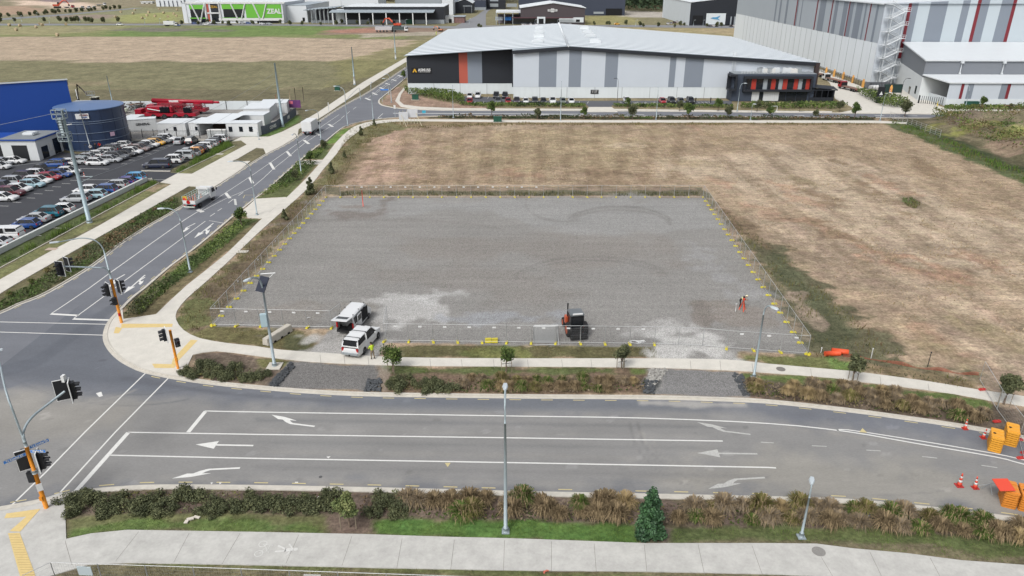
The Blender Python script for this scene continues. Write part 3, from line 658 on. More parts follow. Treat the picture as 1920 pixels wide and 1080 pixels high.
for q in ([(834,868.5),(845,868.5),(839.5,876.5)],[(1611,811),(1626,812),(1617,803.5)]):
    my.poly(gl(q), ZM+.004)
for q in ([(395,905),(400,905.5),(396,909)],[(411,905),(416,905.5),(412,909)],[(180,738),(190,735),(193,743),(186,745)],[(553,904),(559,904),(559,906),(553,906)],[(620,856),(616,860),(612,857)]): mk.poly(gl(q), ZM+.002)
# yellow dashes beside the kerbs
def dashes(ln, off, L=1., gap=1.9, s0=0, s1=1e9):
    pts = resample(ln, .25); n = int(L/.25); per = int((L+gap)/.25)
    for i in range(0, len(pts)-n, per):
        if s0 <= i*.25 <= s1: ribbon(my, pts[i:i+n+1], off-.05, off+.05, ZM)
dashes(lKNE[ip-6:], .5); dashes(lKS, -.55); dashes(lKW, .5); 
i0 = min(range(len(lKNE)), key=lambda i: (lKNE[i]-G(597,273)).length); i1 = min(range(len(lKNE)), key=lambda i: (lKNE[i]-G(212,597)).length)
dashes(lKNE[i0:i1], .5)
# car park stall lines
m_b = MB()
def seg(a, b, w=.1, z=.152): ribbon(m_b, [G(*a, .145), G(*b, .145)], -w/2, w/2, z)
for x, y in ((0,386),(24,379),(50,371),(64,363),(84,357),(98,350),(116,344),(132,338),(147,331)): seg((x,y),(x+16,y+.6))
seg((150,316),(205,317)); seg((78,427),(130,428)); seg((40,441),(78,442)); seg((134,392),(160,393)); seg((105,405),(125,406)); seg((0,458),(35,458))
seg((155,337),(330,337)); 
for x, y in ((228,307),(241,300),(256,293),(272,288),(286,282),(298,277),(311,273)): seg((x,y),(x+12,y+.5))
for x in (868,884.5,899,914,930): seg((x,185),(x+3,180.5), z=.168)
for k in range(15): seg((873+k*16.3,194),(875+k*16.3,190.5), z=.168)
for k in range(5): seg((1166+k*16,194),(1162+k*16,191), z=.168)
for k in range(3): seg((1188+k*16.5,193.3),(1194+k*16.5,193.3), .8, z=.168)
for k in range(5): seg((1306+k*7,194),(1301+k*7,191), z=.168)
m_b.build('car_park_marking', m_white)['kind'] = 'structure'
# cycle and walker symbols on the shared path
def pathsym():
    b = MB(); o = G(536,1031,.13)
    def P(x, y): return (o.x+x, o.y+y, 0)
    Z = .142
    # figure lying along the path: head to the right, legs to the left
    c = [P(.62+.14*math.cos(t*PI/5), .05+.14*math.sin(t*PI/5)) for t in range(10)]; b.poly(c, Z)
    b.poly([P(.45,.16),P(.45,-.1),P(-.05,-.2),P(-.05,.12)], Z)
    b.poly([P(0,.12),P(-.02,-.02),P(-.62,.3),P(-.58,.42)], Z); b.poly([P(0,0),P(0,-.18),P(-.66,-.22),P(-.64,-.1)], Z)
    b.poly([P(.4,.16),P(.3,.16),P(.02,.5),P(.12,.54)], Z); b.poly([P(.4,-.08),P(.3,-.1),P(.12,-.42),P(.22,-.46)], Z)
    o = G(498,1029,.13)
    def ring(cx, cy, r, w=.055, n=18):
        for k in range(n):
            a, c = 2*PI*k/n, 2*PI*(k+1)/n
            b.face([(o.x+cx+r*math.cos(a), o.y+cy+r*math.sin(a), Z), (o.x+cx+r*math.cos(c), o.y+cy+r*math.sin(c), Z), (o.x+cx+(r-w)*math.cos(c), o.y+cy+(r-w)*math.sin(c), Z), (o.x+cx+(r-w)*math.cos(a), o.y+cy+(r-w)*math.sin(a), Z)])
    def bar(x0, y0, x1, y1, w=.045): ribbon(b, [Vector(P(x0, y0)), Vector(P(x1, y1))], -w/2, w/2, Z+.002)
    ring(-.3, .42, .28); ring(-.3, -.42, .28)
    for q in ((-.3,.42,.0,.1),(0,.1,-.3,-.42),(-.3,-.42,.15,-.25),(.15,-.25,0,.1),(.15,-.25,.2,.32),(.2,.32,-.3,.42),(.2,.32,.32,.36),(.32,.36,.34,.24),(.15,-.25,.28,-.28),(.28,-.18,.28,-.4)): bar(*q)
    return b
b = pathsym(); b.build('path_marking', m_yell if False else m_worn2)['kind'] = 'structure'
mk.build('road_marking', m_white)['kind'] = 'structure'; my.build('road_marking', m_yell)['kind'] = 'structure'
# ============================================================ BUILDINGS
class Frame:
    def __init__(s, x, y, rz=0., z=.1):
        s.o = Vector((x, y, z)); s.rz = rz; s.R = Matrix.Rotation(-rz, 3, 'Z')
    def _r(s, px, py): return s.R @ (Vector((0, 0, CAM_H))-s.o), s.R @ Vector(ray(px, py))
    def fy(s, px, py, y=0.):
        o, d = s._r(px, py); t = (y-o.y)/d.y; p = o+d*t; return p.x, p.z
    def fx(s, px, py, x=0.):
        o, d = s._r(px, py); t = (x-o.x)/d.x; p = o+d*t; return p.y, p.z
    def root(s, name, label, cat='building', group=None): return thing(name, label, cat, s.o, s.rz, group)
m_roofw = mat('roof_white', (232,238,242), .5, var=.03, scale=.3)
m_roofg = mat('roof_zinc', (166,178,186), .5, var=.05, scale=.4)
m_clear = mat('roof_translucent', (.72,.75,.77,1), .4)
m_cladw = mat('cladding_pale_grey', (214,223,233), .6, var=.03, scale=.15)
m_cladg = mat('cladding_mid_grey', (142,152,165), .6, var=.03, scale=.15)
m_cladk = mat('cladding_charcoal', (36,41,50), .6, var=.1, scale=.2)
m_conc = mat('tilt_panel_concrete', (.49,.53,.55,1), .85, var=.05, scale=.35, stretch=(3,3,.5))
m_red = mat('cladding_brick_red', (196,98,80), .6, var=.04, scale=.4)
m_dred = mat('cladding_dark_red', (134,42,54), .6)
m_glass = mat('glass_dark', (34,40,48), .12, spec=.6, var=.25, scale=.5)
m_black = mat('metal_black', (34,36,42), .5)
m_steel = mat('galvanised_steel', (186,194,198), .45, .5, var=.06, scale=2)
m_wht = mat('paint_white', (236,238,238), .45)
m_green = mat('sign_green', (116,196,66), .6)
m_blueb = mat('cladding_blue', (30,80,172), .5, var=.04, scale=.12)
m_brown = mat('cladding_brown', (82,74,78), .7)
m_navy = mat('cladding_navy_grey', (62,70,88), .65, var=.05, scale=.1)
m_gold = mat('sign_gold', (230,180,50), .5)
m_dark = mat('void_dark', (22,24,28), .9)
m_orange = mat('paint_orange', (232,124,60), .5)
def stripes(mb, F, pxs, row, z0, zf, y=0., mats=None, off=.04, side=False):
    """vertical cladding bands: pxs = [(px, mat index), ...] edges read along row"""
    for (a, mi), (b, _) in zip(pxs[:-1], pxs[1:]):
        if mi is None: continue
        ra = row(a) if callable(row) else row; rb = row(b) if callable(row) else row
        if side:
            u0, _z = F.fx(a, ra); u1, _z = F.fx(b, rb); mb.face([(-off, u0, z0), (-off, u1, z0), (-off, u1, zf(u1)), (-off, u0, zf(u0))], mi)
        else:
            u0, _z = F.fy(a, ra, y); u1, _z = F.fy(b, rb, y); mb.face([(u0, y-off, z0), (u1, y-off, z0), (u1, y-off, zf(u1)), (u0, y-off, zf(u0))], mi)
def shed(F, name, label, w, depth, hl, hr, ridge=None, wall=None, roof=None, group=None, over=.5, x0=0, cat='building', low=None, lowm=None, rt=.35):
    """portal-frame shed: front from local x0 to x0+w at y=0; ridge=(x, z) runs front to back"""
    r = F.root(name, label, cat, group); x1 = x0+w
    top = [(x0, hl)]+([ridge] if ridge else [])+[(x1, hr)]
    b = MB(); ring0 = [(x0, 0, 0)]+[(x, 0, z) for x, z in top]+[(x1, 0, 0)]; ring1 = [(x, depth, z) for x, _, z in ring0]
    b.loft([ring0, ring1]); ms = [wall or m_cladw]
    if low:
        b.box(x0-.06, -.06, 0, x1+.06, depth+.06, low, 1); ms.append(lowm or m_conc)
    b.build('wall', ms, r, fix=True)
    b = MB(); lo = [(x0-over, hl)]+([ridge] if ridge else [])+[(x1+over, hr)]
    ra = [(x, -over, z+rt) for x, z in lo]; rb = [(x, depth+over, z+rt) for x, z in lo]
    b.loft([[(x, y, z-rt+.02) for x, y, z in reversed(ra)]+ra, [(x, y, z-rt+.02) for x, y, z in reversed(rb)]+rb])
    b.build('roof', roof or m_roofw, r, fix=True); return r
def cladding(r, mbx, ms, name='cladding_band'): return mbx.build(name, ms, r)
def windows(r, rects, m=None, fr=None, y=-.05, name='window', t=.06):
    for (x0, z0, x1, z1) in rects:
        b = MB(); b.box(x0, y, z0, x1, y+.03, z1); w = b.build(name, m or m_glass, r)
        f = MB()
        for q in ((x0-t, z0-t, x1+t, z0), (x0-t, z1, x1+t, z1+t), (x0-t, z0, x0, z1), (x1, z0, x1+t, z1)): f.box(q[0], y-.03, q[1], q[2], y+.035, q[3])
        f.build('frame', fr or m_black, w)

# ---- striped warehouse across the cross road
F = Frame(.4, 213.7, math.radians(-.6), .16)
r = F.root('warehouse', 'long striped warehouse with pale zinc roof and black left wing across the dry field', 'warehouse')
LX, LY, RX = -31.6, 7.2, 85.6; AX = 15.4; AZ = 14.2; LZ = 10.8; RZ = 9.9
def zf(x): return AZ-(AX-x)*(AZ-LZ)/(AX-LX) if x < AX else AZ-(x-AX)*(AZ-RZ)/(RX-AX)
BL, BR, BM = (-28.5, 112), (84.5, 88), (17.5, 95.5)
b = MB(); b.poly([(LX, LY), (0, LY), (0, 0), (RX, 0), (RX-.3, 87), (18, 94.5), (-28, 110)], 3.1, 0, 0)
def wall_quad(mb, x0, x1, y, z0, z1f, mi): mb.face([(x0, y, z0), (x1, y, z0), (x1, y, z1f(x1)), (x0, y, z1f(x0))], mi)
for x0, x1, y in ((LX, 0, LY+.1), (0, AX, .1), (AX, RX, .1)): wall_quad(b, x0, x1, y, 3.05, lambda x: zf(x)-.15, 1)
b.face([(LX, LY+.1, 3.05), (LX, LY+.1, LZ-.2), (-28, 110, LZ-.2), (-28, 110, 3.05)], 2); b.face([(RX, .1, 0), (RX-.3, 87, 0), (RX-.3, 87, RZ-.1), (RX, .1, RZ-.1)], 1)
b.face([(0, .1, 3), (0, LY, 3), (0, LY, 13), (0, .1, 13)], 2); b.face([(-28, 110, 0), (-28, 110, LZ), (18, 94.5, AZ), (18, 94.5, 0)], 1); b.face([(18, 94.5, 0), (18, 94.5, AZ), (RX, 87, RZ), (RX, 87, 0)], 1)
b.build('wall', [m_conc, m_cladw, m_cladk], r)
b = MB()
stripes(b, F, [(961.5,0),(1010,1),(1043,0),(1066,1),(1089,0),(1133.5,1),(1157,0),(1253.5,1),(1265,0),(1282,1),(1316.5,0),(1500,0)], 150, 3.1, lambda x: zf(x)-.9, 0)
stripes(b, F, [(764,2),(861,3),(877,1),(904,2),(961,2)], 140, 3.1, lambda x: zf(x)-.15, LY)
stripes(b, F, [(960,2),(962,0)], 150, 3.1, lambda x: zf(x)-.15, -.02)
cladding(r, b, [m_cladw, m_cladg, m_cladk, m_red])
jb = MB()   # panel joints in the low concrete wall
for px in (1012, 1063, 1115, 1166, 1218, 1269, 1320):
    x, _ = F.fy(px, 176); jb.box(x-.05, -.03, 0, x+.05, .01, 3.05)
for px in (814, 863, 913):
    x, _ = F.fy(px, 170, LY); jb.box(x-.05, LY-.03, 0, x+.05, LY, 3.05)
jb.build('panel_joint', mat('joint_grey', (150,156,160), .9), r)
# roof in strips so the translucent sheets are real sheets
b = MB(); NB = 22
def rp(xa, t):    # point on roof: xa in 0..1 left->ridge, 1..2 ridge->right; t 0 front .. 1 back
    if xa <= 1:
        f0 = Vector((LX-.7, LY-.6, LZ+.1)) if xa < 1 else None
    P = {0: (Vector((LX-.7, LY-.7, LZ+.12)), Vector((BL[0]-.5, BL[1], LZ+.12))), 1: (Vector((AX, -.9, AZ+.15)), Vector((BM[0], BM[1], AZ+.15))), 2: (Vector((RX+1.2, -.9, RZ+.1)), Vector((BR[0]+1, BR[1], RZ+.1)))}
    return P[xa][0].lerp(P[xa][1], t)
lj = Vector((-.3, LY-.7, zf(-.3)+.14)); lf = Vector((-.3, -.9, zf(-.3)+.14))
b.face([tuple(lf), tuple(rp(1, 0)), tuple(rp(1, .02)), tuple(Vector((-.3, LY-.7, zf(-.3)+.14)))], 0)
for k in range(NB):
    for (ta, tb, mi) in ((k/NB, (k+.6)/NB, 0), ((k+.6)/NB, (k+1)/NB, 1)):
        b.face([tuple(rp(0, ta)), tuple(rp(1, .02+ta*.98)), tuple(rp(1, .02+tb*.98)), tuple(rp(0, tb))], mi)
        b.face([tuple(rp(1, ta)), tuple(rp(2, ta)), tuple(rp(2, tb)), tuple(rp(1, tb))], mi)
rb_ = b.build('roof', [m_roofg, m_clear], r)
b = MB(); b.tube([rp(1, 0)+Vector((0, 0, .12)), rp(1, 1)+Vector((0, 0, .12))], .35, 6); b.build('ridge_cap', m_roofw, rb_)
b = MB()
for (p, q) in ((rp(1, 0), lf), (rp(1, 0), rp(2, 0))): b.face([tuple(p), tuple(q), tuple(q-Vector((0, 0, .95))), tuple(p-Vector((0, 0, .95)))]); 
b.face([tuple(rp(2, 0)), tuple(rp(2, 1)), tuple(rp(2, 1)-Vector((0, 0, .6))), tuple(rp(2, 0)-Vector((0, 0, .95)))])
b.build('fascia', m_cladk, rb_)
for (px, py) in ((1008,52),(1008,60),(1008,67),(1007,77),(1091,52),(1098,60),(1104,67),(1114,77)):
    p = G(px, py, 14.3)-F.o; b = MB(); b.cbox((p.x, p.y, 14.3-.4), (3.4, 2.6, 1.1)); b.cbox((p.x, p.y, 14.3+.2), (2.6, 2, .5)); b.build('roof_vent', m_roofw, r)
# wall signs
def wtext(s, size, px, py, y, m, F=F, r=r, name='lettering', bold=.0, sx=1.):
    x, z = F.fy(px, py, y)
    return text_mesh(s, size, name, m, r, Matrix.Translation((x, y-.09, z)) @ Matrix.Rotation(PI/2, 4, 'X') @ Matrix.Scale(sx, 4, (1, 0, 0)), bold)
x, z = F.fy(791, 132.5, LY); b = MB(); b.box(x-3.1, LY-.1, z-.85, x+3.0, LY-.045, z+.85); sg = b.build('sign_board', mat('sign_black', (16,18,24), .7), r)
wtext('ASMUSS', 1.05, 795.5, 131.3, LY-.03, m_wht, bold=.03, sx=1.0); wtext('STEEL & PIPE SUPPLIES', .36, 795.5, 134.9, LY-.03, m_wht)
x, z = F.fy(777.5, 132.3, LY); b = MB()
for q in (((-.65,-.5),(-.25,-.5),(.17,.5),(-.13,.5)), ((.0,.0),(.2,.5),(.7,-.5),(.27,-.5))): b.face([(x+u, LY-.14, z+v) for u, v in q])
b.build('emblem', m_gold, r)
x0, z0 = F.fy(1107.2, 175.8); x1, z1 = F.fy(1122.3, 168.3); b = MB(); b.box(x0, -.12, z0, x1, -.07, z1); b.build('sign_board', MATS['sign_black'], r)
for i, (s, sz) in enumerate((('CUSTOMER', .34), ('DELIVERIES', .3), ('ALL VISITORS', .26))):
    wtext(s, sz, 1114.8, 170+i*1.9, -.06, m_wht)
# access ladder and cage on the front
x, z = F.fy(1375.5, 118); b = MB()
for dx in (-.4, .4): b.box(x+dx-.05, -.5, 7.5, x+dx+.05, -.42, 13)
for k in range(16): b.box(x-.4, -.5, 7.6+k*.33, x+.4, -.44, 7.66+k*.33)
b.build('ladder', m_roofw, r)
# ---- dark two-storey office attached to the warehouse front
OX0, _ = F.fy(1365, 188, -5.2); OX1, _ = F.fy(1524, 188, -5.2); OH = 7.4
m_offw = mat('render_slate', (66,76,92), .75, var=.05, scale=.3)
b = MB(); b.box(OX0+.8, -5.2, 0, OX1, -.06, OH); b.build('office_block', m_offw, r, bevel=.04)
b = MB(); b.box(OX0+.8, -5.0, OH+.003, OX1, -.1, OH+.12); b.build('office_roof', mat('roof_membrane', (150,158,164), .8), r)
b = MB()
XA, ZA = F.fy(1393, 172, -6.2); XB, ZB = F.fy(1519, 146, -6.2); YA = -6.2
b.box(XA, YA, ZA, XB+1, -5.21, ZA+.55); b.box(XA, YA, ZB-.3, XB+1, -5.21, ZB+.35); b.box(XA, YA, ZA+.55, XA+.5, -5.21, ZB-.3); b.box(XB+.5, YA, ZA+.55, XB+1, -5.21, ZB-.3)
b.build('window_surround', m_cladk, r)
wx = [(1400,1408,'g'),(1409,1417.5,'r'),(1419,1430,'g'),(1431,1438.5,'w'),(1440,1445,'g'),(1446,1454,'r'),(1455,1459,'g'),(1460,1467,'w'),(1468,1476,'r'),(1477,1487,'g'),(1488.5,1496,'r'),(1497,1504,'w'),(1505,1510,'g'),(1511,1518,'r')]
m_lred = mat('panel_red', (186,62,50), .5); m_lgr = mat('panel_silver', (168,176,182), .4)
for a, c, k in wx:
    xa, _ = F.fy(a, 158, -5.3); xc, _ = F.fy(c, 158, -5.3)
    b = MB(); b.box(xa, -5.34, ZA+.55, xc, -5.22, ZB-.3)
    b.build({'g': 'window', 'r': 'red_panel', 'w': 'louvre_panel'}[k], {'g': m_glass, 'r': m_lred, 'w': m_lgr}[k], r)
m_stripe = mat('timber_screen_pale', (214,218,220), .8, var=.3, scale=1.2, stretch=(6,6,.05))
for a, c in ((1409.5,1423),(1431,1460)):
    xa, _ = F.fy(a, 180, -5.3); xc, _ = F.fy(c, 180, -5.3); b = MB(); b.box(xa, -5.32, .1, xc, -5.21, 2.9); b.build('screen_panel', m_stripe, r)
for a, c in ((1424,1430),(1461,1473),(1474,1492),(1493,1513)):
    xa, _ = F.fy(a, 180, -5.3); xc, _ = F.fy(c, 180, -5.3); b = MB(); b.box(xa, -5.3, .1, xc, -5.21, 2.8); b.build('window', m_glass, r)
b = MB(); b.box(OX0-.4, -6.6, 3.0, OX0+1.6, -3.2, 3.5); b.box(OX0-.4, -6.6, 6.9, OX0+1.6, -3.2, 7.4); b.box(OX0+1.2, -6.6, 3.5, OX0+1.6, -3.2, 6.9); b.box(OX0-.4, -3.5, 3.5, OX0+1.2, -3.2, 6.9)
b.build('box_window', m_cladk, r)
b = MB()
for k in range(18): b.box(OX0+3+k*.8, -5.0, OH+.12, OX0+3.06+k*.8, -4.94, OH+1.1)
for z in (.5, .8, 1.1): b.box(OX0+3, -5, OH+z, OX0+16.7, -4.95, OH+z+.06)
b.build('roof_railing', m_roofw, r)
for px in (1424.5, 1428, 1443, 1456, 1472, 1478, 1497):
    x, z = F.fy(px, 136, -3); b = MB(); b.box(x-.7, -3.4, OH+.12, x+.7, -2.4, OH+1.5); b.box(x-.5, -3.45, OH+.4, x+.5, -3.38, OH+1.3); b.build('air_conditioner', m_lgr if px % 2 else m_roofw, r, bevel=.03)
for px in (1434, 1449, 1484, 1491):
    x, z = F.fy(px, 136, -3); b = MB(); b.cbox((x, -3, OH+.7), (1.1, .9, 1.1)); b.build('air_conditioner', MATS['road_paint_white'], r)
b = MB(); x0, _ = F.fy(1516, 188, -6); x1, _ = F.fy(1562, 188, -6)
b.box(x0, -6, .1, x1, -5.9, 1.2); b.box(x1-.2, -6, .1, x1, -1, 3.1); b.box(x0, -1.2, .1, x1, -1, 3)
for k in range(5):
    x = x0+(x1-x0)*k/4; b.box(x-.08, -6.05, .1, x+.08, -5.9, 3.2)
b.box(x0, -6.1, 3.1, x1+.8, -5.85, 3.35); b.face([(x0, -1, 4.4), (x1+1.5, -1, 3.6), (x1+.8, -6, 3.36), (x0, -6, 3.9)])
b.build('staff_canopy', m_cladk, r)
b = MB(); b.cbox((RX+.5, -.7, 5), (1.1, 1.1, 9.9)); b.build('corner_post', mat('post_brown', (64,52,52), .7), r)

# ---- tall white and grey high-bay store on the right
F2 = Frame(117.1, 242.5, math.radians(-1.5), .1)
r2 = F2.root('high_bay_store', 'very tall pale grey high bay store with red stripes and zigzag escape stair', 'warehouse')
HH = 24.4
b = MB(); b.box(0, 0, 0, 150, 175, HH, 0); b.face([(0,0,HH),(150,0,HH),(150,0,HH+5),(100,0,HH+6)], 0); b.build('wall', [m_cladw], r2)
m_cladl = mat('cladding_light_grey', (186,196,206), .6, var=.03, scale=.15)
b = MB(); b.face([(-.05, 0, 0), (-.05, 175, 0), (-.05, 175, 12.6), (-.05, 0, 12.6)], 0); b.face([(-.05, 0, 12.6), (-.05, 175, 12.6), (-.05, 175, HH), (-.05, 0, HH)], 1)
row = lambda px: max(-6, 12-(1654-px)*.058)
sidew = [(1300,2),(1449,2),(1453,None),(1456,2),(1458.5,None),(1464,2),(1467,None),(1476,2),(1479.5,None),(1495,3),(1497,2),(1499,None),(1505,2),(1506.5,None),(1533,3),(1535,None),(1539,2),(1550,None),(1561,3),(1563,None),(1567,2),(1573,None),(1583,2),(1591,None),(1593,3),(1595,2),(1602,None),(1607,2),(1619,None),(1624,2),(1627,None),(1633,3),(1635,None),(1645,2),(1649,None)]
stripes(b, F2, sidew[2:], row, 12.6, lambda u: HH-.1, mats=None, off=.09, side=True)
b.build('side_cladding', [mat('tilt_panel_white', (.56,.60,.63,1), .8, var=.06, scale=.35, stretch=(1,1,.15)), m_cladl, m_cladg, m_dred], r2)
b = MB()
for k in range(26): b.box(-.1, 4+k*6.1, 0, -.04, 4.12+k*6.1, 12.6)
b.build('panel_joint', MATS['joint_grey'], r2)
b = MB(); stripes(b, F2, [(1689,2),(1695,1),(1707,0),(1729,1),(1761,0),(1788,1),(1801.5,0),(1815,2),(1821.5,1),(1837,0),(1859,1),(1880,2),(1886.5,0),(1960,1),(1990,0)], 81, 8, lambda u: HH+u*.05-.2)
b.build('front_cladding', [mat('cladding_ice', (206,218,226), .6, var=.02, scale=.2), m_cladg, m_dred], r2)
b = MB(); b.face([(-.6, -.6, HH+.05), (150, -.6, HH+.2), (150, 176, HH+.2), (-.6, 176, HH+.05)][::1]); b.face([(-.6,-.6,HH-.3),(-.6,176,HH-.3),(-.6,176,HH+.05),(-.6,-.6,HH+.05)]); b.build('roof', m_roofw, r2)
st = MB()   # escape stair: landings, stringers, rails and four posts
xl, xr, ya, yb = 1.5, 5.4, -2.9, -1.1
for (x, y) in ((xl, ya), (xr, ya), (xl, yb), (xr, yb)): st.box(x-.07, y-.07, 0, x+.07, y+.07, 23.6)
for k in range(12):
    z = .3+k*2.0; a, c = ((xl, xr) if k % 2 == 0 else (xr, xl)); y = ya if k % 2 == 0 else yb
    for yy in (y-.35, y+.35): st.tube([(a, yy, z), (c, yy, z+2)], .11, 4); st.tube([(a, yy, z+1.05), (c, yy, z+3.05)], .05, 4); st.tube([(a, yy, z+.6), (c, yy, z+2.6)], .035, 4)
    for s_ in range(8): st.box(a+(c-a)*(s_+.5)/8-.14, y-.33, z+2*(s_+.5)/8-.03, a+(c-a)*(s_+.5)/8+.14, y+.33, z+2*(s_+.5)/8+.03)
    e = 1.5 if c == xr else -1.5; st.box(min(c, c+e), ya-.3, z+1.92, max(c, c+e), yb+.3, z+2.04)
    for zz in (2.5, 3.0): st.box(min(c, c+e), ya-.33, z+zz, max(c, c+e), ya-.27, z+zz+.05); st.box(c+e-.03, ya-.3, z+zz, c+e+.03, yb+.3, z+zz+.05)
    for q in (0, .5, 1): st.box(c+e*q-.03, ya-.33, z+2, c+e*q+.03, ya-.27, z+3.05)
st.build('escape_stair', m_roofw, r2)
# lower annex and its lean-to
F3 = Frame(115.8, 209.8, math.radians(-1.2), .1)
r3 = F3.root('annex', 'low grey and white annex with lean-to roof in front of the tall store', 'warehouse')
SK = 8.6   # the annex side wall runs back at a slant
b = MB(); sk = lambda z0, z1, e=0: [[(-e,-e,z0),(120,-e,z0),(120,32,z0),(SK-e,32,z0)],[(-e,-e,z1),(120,-e,z1),(120,32,z1),(SK-e,32,z1+(2 if z1 > 9 else .5))]]
b.loft(sk(0,10.9)); o_ = b.build('wall', mat('cladding_annex_grey', (136,142,150), .65), r3, fix=True)  # upper annex cladding in its own plain mid grey
b = MB(); b.loft(sk(0,6.4,.06)); b.build('lower_wall', mat('annex_panel', (.54,.57,.58,1), .8, var=.05, scale=.35), r3, fix=True)
b = MB(); b.loft([[(-.4,-.4,10.75),(121,-.4,10.75),(121,-.4,11.1),(-.4,-.4,11.1)],[(SK-.4,32.3,12.75),(121,32.3,12.75),(121,32.3,13.1),(SK-.4,32.3,13.1)]]); b.build('roof', m_roofw, r3, fix=True)
b = MB(); b.face([(2.6,-9.7,6.3),(121,-9.7,6.3),(121,-.07,7.2),(-.2,-.07,7.2)]); b.face([(2.6,-9.7,6.0),(121,-9.7,6.0),(121,-9.7,6.3),(2.6,-9.7,6.3)]); b.face([(2.6,-9.7,6.0),(2.6,-9.7,6.3),(-.2,-.07,7.2),(-.2,-.07,6.9)]); b.build('lean_to_roof', m_roofw, r3)
b = MB(); b.box(2.8, -9.4, 0, 120, -9.2, 1.9, 0); b.face([(2.8,-9.3,1.9),(120,-9.3,1.9),(120,-9.3,6.1),(2.8,-9.3,6.1)], 1)
stripes(b, F3, [(1800.5,3),(1806,None),(1813,2),(1824,None),(1875,2),(1887,3),(1893,None),(1960,2),(1975,None)], 170, 1.9, lambda u: 6.05, -9.3)
b.box(2.8, -9.2, 0, 3.1, -.1, 2.2, 0); b.build('lean_to_wall', [m_conc, m_cladw, m_cladg, m_dred], r3)
for px in (1803, 1882):
    x, z = F3.fy(px, 118); b = MB(); b.tube([(x, -.3, 10.6), (x, -.3, 7.3)], .12, 8); b.box(x-.35, -.75, 10.2, x+.35, -.1, 10.9); b.box(x-.2, -.6, 7.2, x+.2, -.1, 7.7); b.build('downpipe', m_roofw, r3)
for (y, z0, z1, w) in ((3.5, 1.2, 3.4, .9), (11, .1, 2.2, 1.), ):
    b = MB(); b.box(-.12, y, z0, -.07, y+w*2, z1, 0, Matrix.Rotation(-math.atan2(SK, 32), 4, 'Z')); b.build('door' if z0 < 1 else 'window', m_glass, r3)
b = MB()
for k in range(14): b.box(-2.2+k*.42, -5.2-k*.3, .05, -2.1+k*.42, -5.1-k*.3, 2.1)
b.box(-2.4, -5.2, .05, -2.2, -4.9, 2.2)
gt = thing('sliding_gate', 'black slatted gate across the recess of the low annex', 'gate', F3.o, F3.rz); b.build('gate_panel', m_black, gt)

# ---- blue building, water tank and small office on the left
F4 = Frame(-96.6, 161, math.radians(31), .1)
r4 = F4.root('blue_warehouse', 'plain bright blue warehouse with white roof at the left edge behind the tank', 'warehouse')
b = MB(); b.loft([[(0,0,0),(0,0,12.2),(-60,0,12.2),(-60,0,0)],[(0,34,0),(0,34,7),(-60,34,7),(-60,34,0)]]); b.build('wall', m_blueb, r4, fix=True)
b = MB(); b.loft([[(.2,-.2,12.22),(.2,-.2,12.5),(-60,-.2,12.5),(-60,-.2,12.22)],[(.2,34,7.05),(.2,34,7.4),(-60,34,7.4),(-60,34,7.05)]]); b.build('roof', m_roofw, r4, fix=True)
tc = Vector((-88.2, 152.6, .1)); TR = 6.45; TH = 8.2
tk = thing('water_tank', 'round dark blue steel water tank with flat blue lid beside the blue warehouse', 'tank', tc)
m_tank = mat('tank_steel_blue', (48,66,98), .35, var=.08, scale=.6, spec=.5)
b = MB(); n = 48; ri = [[(TR*math.cos(2*PI*k/n), TR*math.sin(2*PI*k/n), z) for k in range(n)] for z in (0, TH)]; b.loft(ri, sm=True, cap=False); b.build('tank_wall', m_tank, tk)
b = MB(); b.loft([[(x*1.02, y*1.02, TH-.12) for x, y, _ in ri[0]], [(x*1.02, y*1.02, TH+.05) for x, y, _ in ri[0]], [(x*.05, y*.05, TH+.55) for x, y, _ in ri[0]]]); b.build('lid', mat('tank_lid_blue', (84,116,164), .4, spec=.5), tk)
b = MB()
for z in (.1, 2.05, 3.6, 5.5, 5.9): b.tube([(1.006*TR*math.cos(2*PI*k/48), 1.006*TR*math.sin(2*PI*k/48), z) for k in range(49)], .05, 4, cap=False)
b.build('hoop', mat('tank_hoop', (120,136,158), .5), tk)
b = MB()
for k in range(16):
    a = 2*PI*k/16
    b.box(-.03, -.03, 0, .03, .03, TH, 0, Matrix.Rotation(a, 4, 'Z') @ Matrix.Translation((TR+.01, 0, 0)))
b.build('seam', mat('tank_seam', (40,56,86), .5), tk)
def on_tank(ang, z, w, h, mtl, name, texts=()):
    M = Matrix.Rotation(ang, 4, 'Z') @ Matrix.Translation((0, -TR-.12, z)); b = MB(); b.box(-w/2, -.02, -h/2, w/2, .02, h/2, 0, M); o = b.build(name, mtl, tk)
    for s, sz, dx, dz, mm in texts: text_mesh(s, sz, 'lettering', mm, o, M @ Matrix.Translation((dx, -.05, dz)) @ Matrix.Rotation(PI/2, 4, 'X'), .01)
on_tank(math.radians(16), 7.1, 2.4, 1.05, m_wht, 'tank_sign', (('PIONEER', .38, .35, .2, m_dred), ('TANKS', .34, .35, -.22, m_blueb)))
on_tank(math.radians(58), 3.0, .9, .8, mat('sticker_pink', (226,190,214), .6), 'tank_sign')
b = MB(); b.tube([(TR*.35, -TR-.25, 0), (TR*.35-.4, -TR-.2, TH+.3)], .09, 6, 0)
a = -PI/2-.62; px_, py_ = (TR+.6)*math.cos(a), (TR+.6)*math.sin(a)
b.build('riser_pipe', m_steel, tk)
F5 = Frame(-98.7, 138.2, 0, .15)
r5 = F5.root('site_office', 'small white flat-roofed office with blue roof trim between car park and blue warehouse', 'office building')
b = MB(); b.box(0, 0, 0, 6.9, 8.2, 3.9); b.build('wall', mat('render_white', (226,230,232), .8, var=.03, scale=.4), r5, bevel=.03)
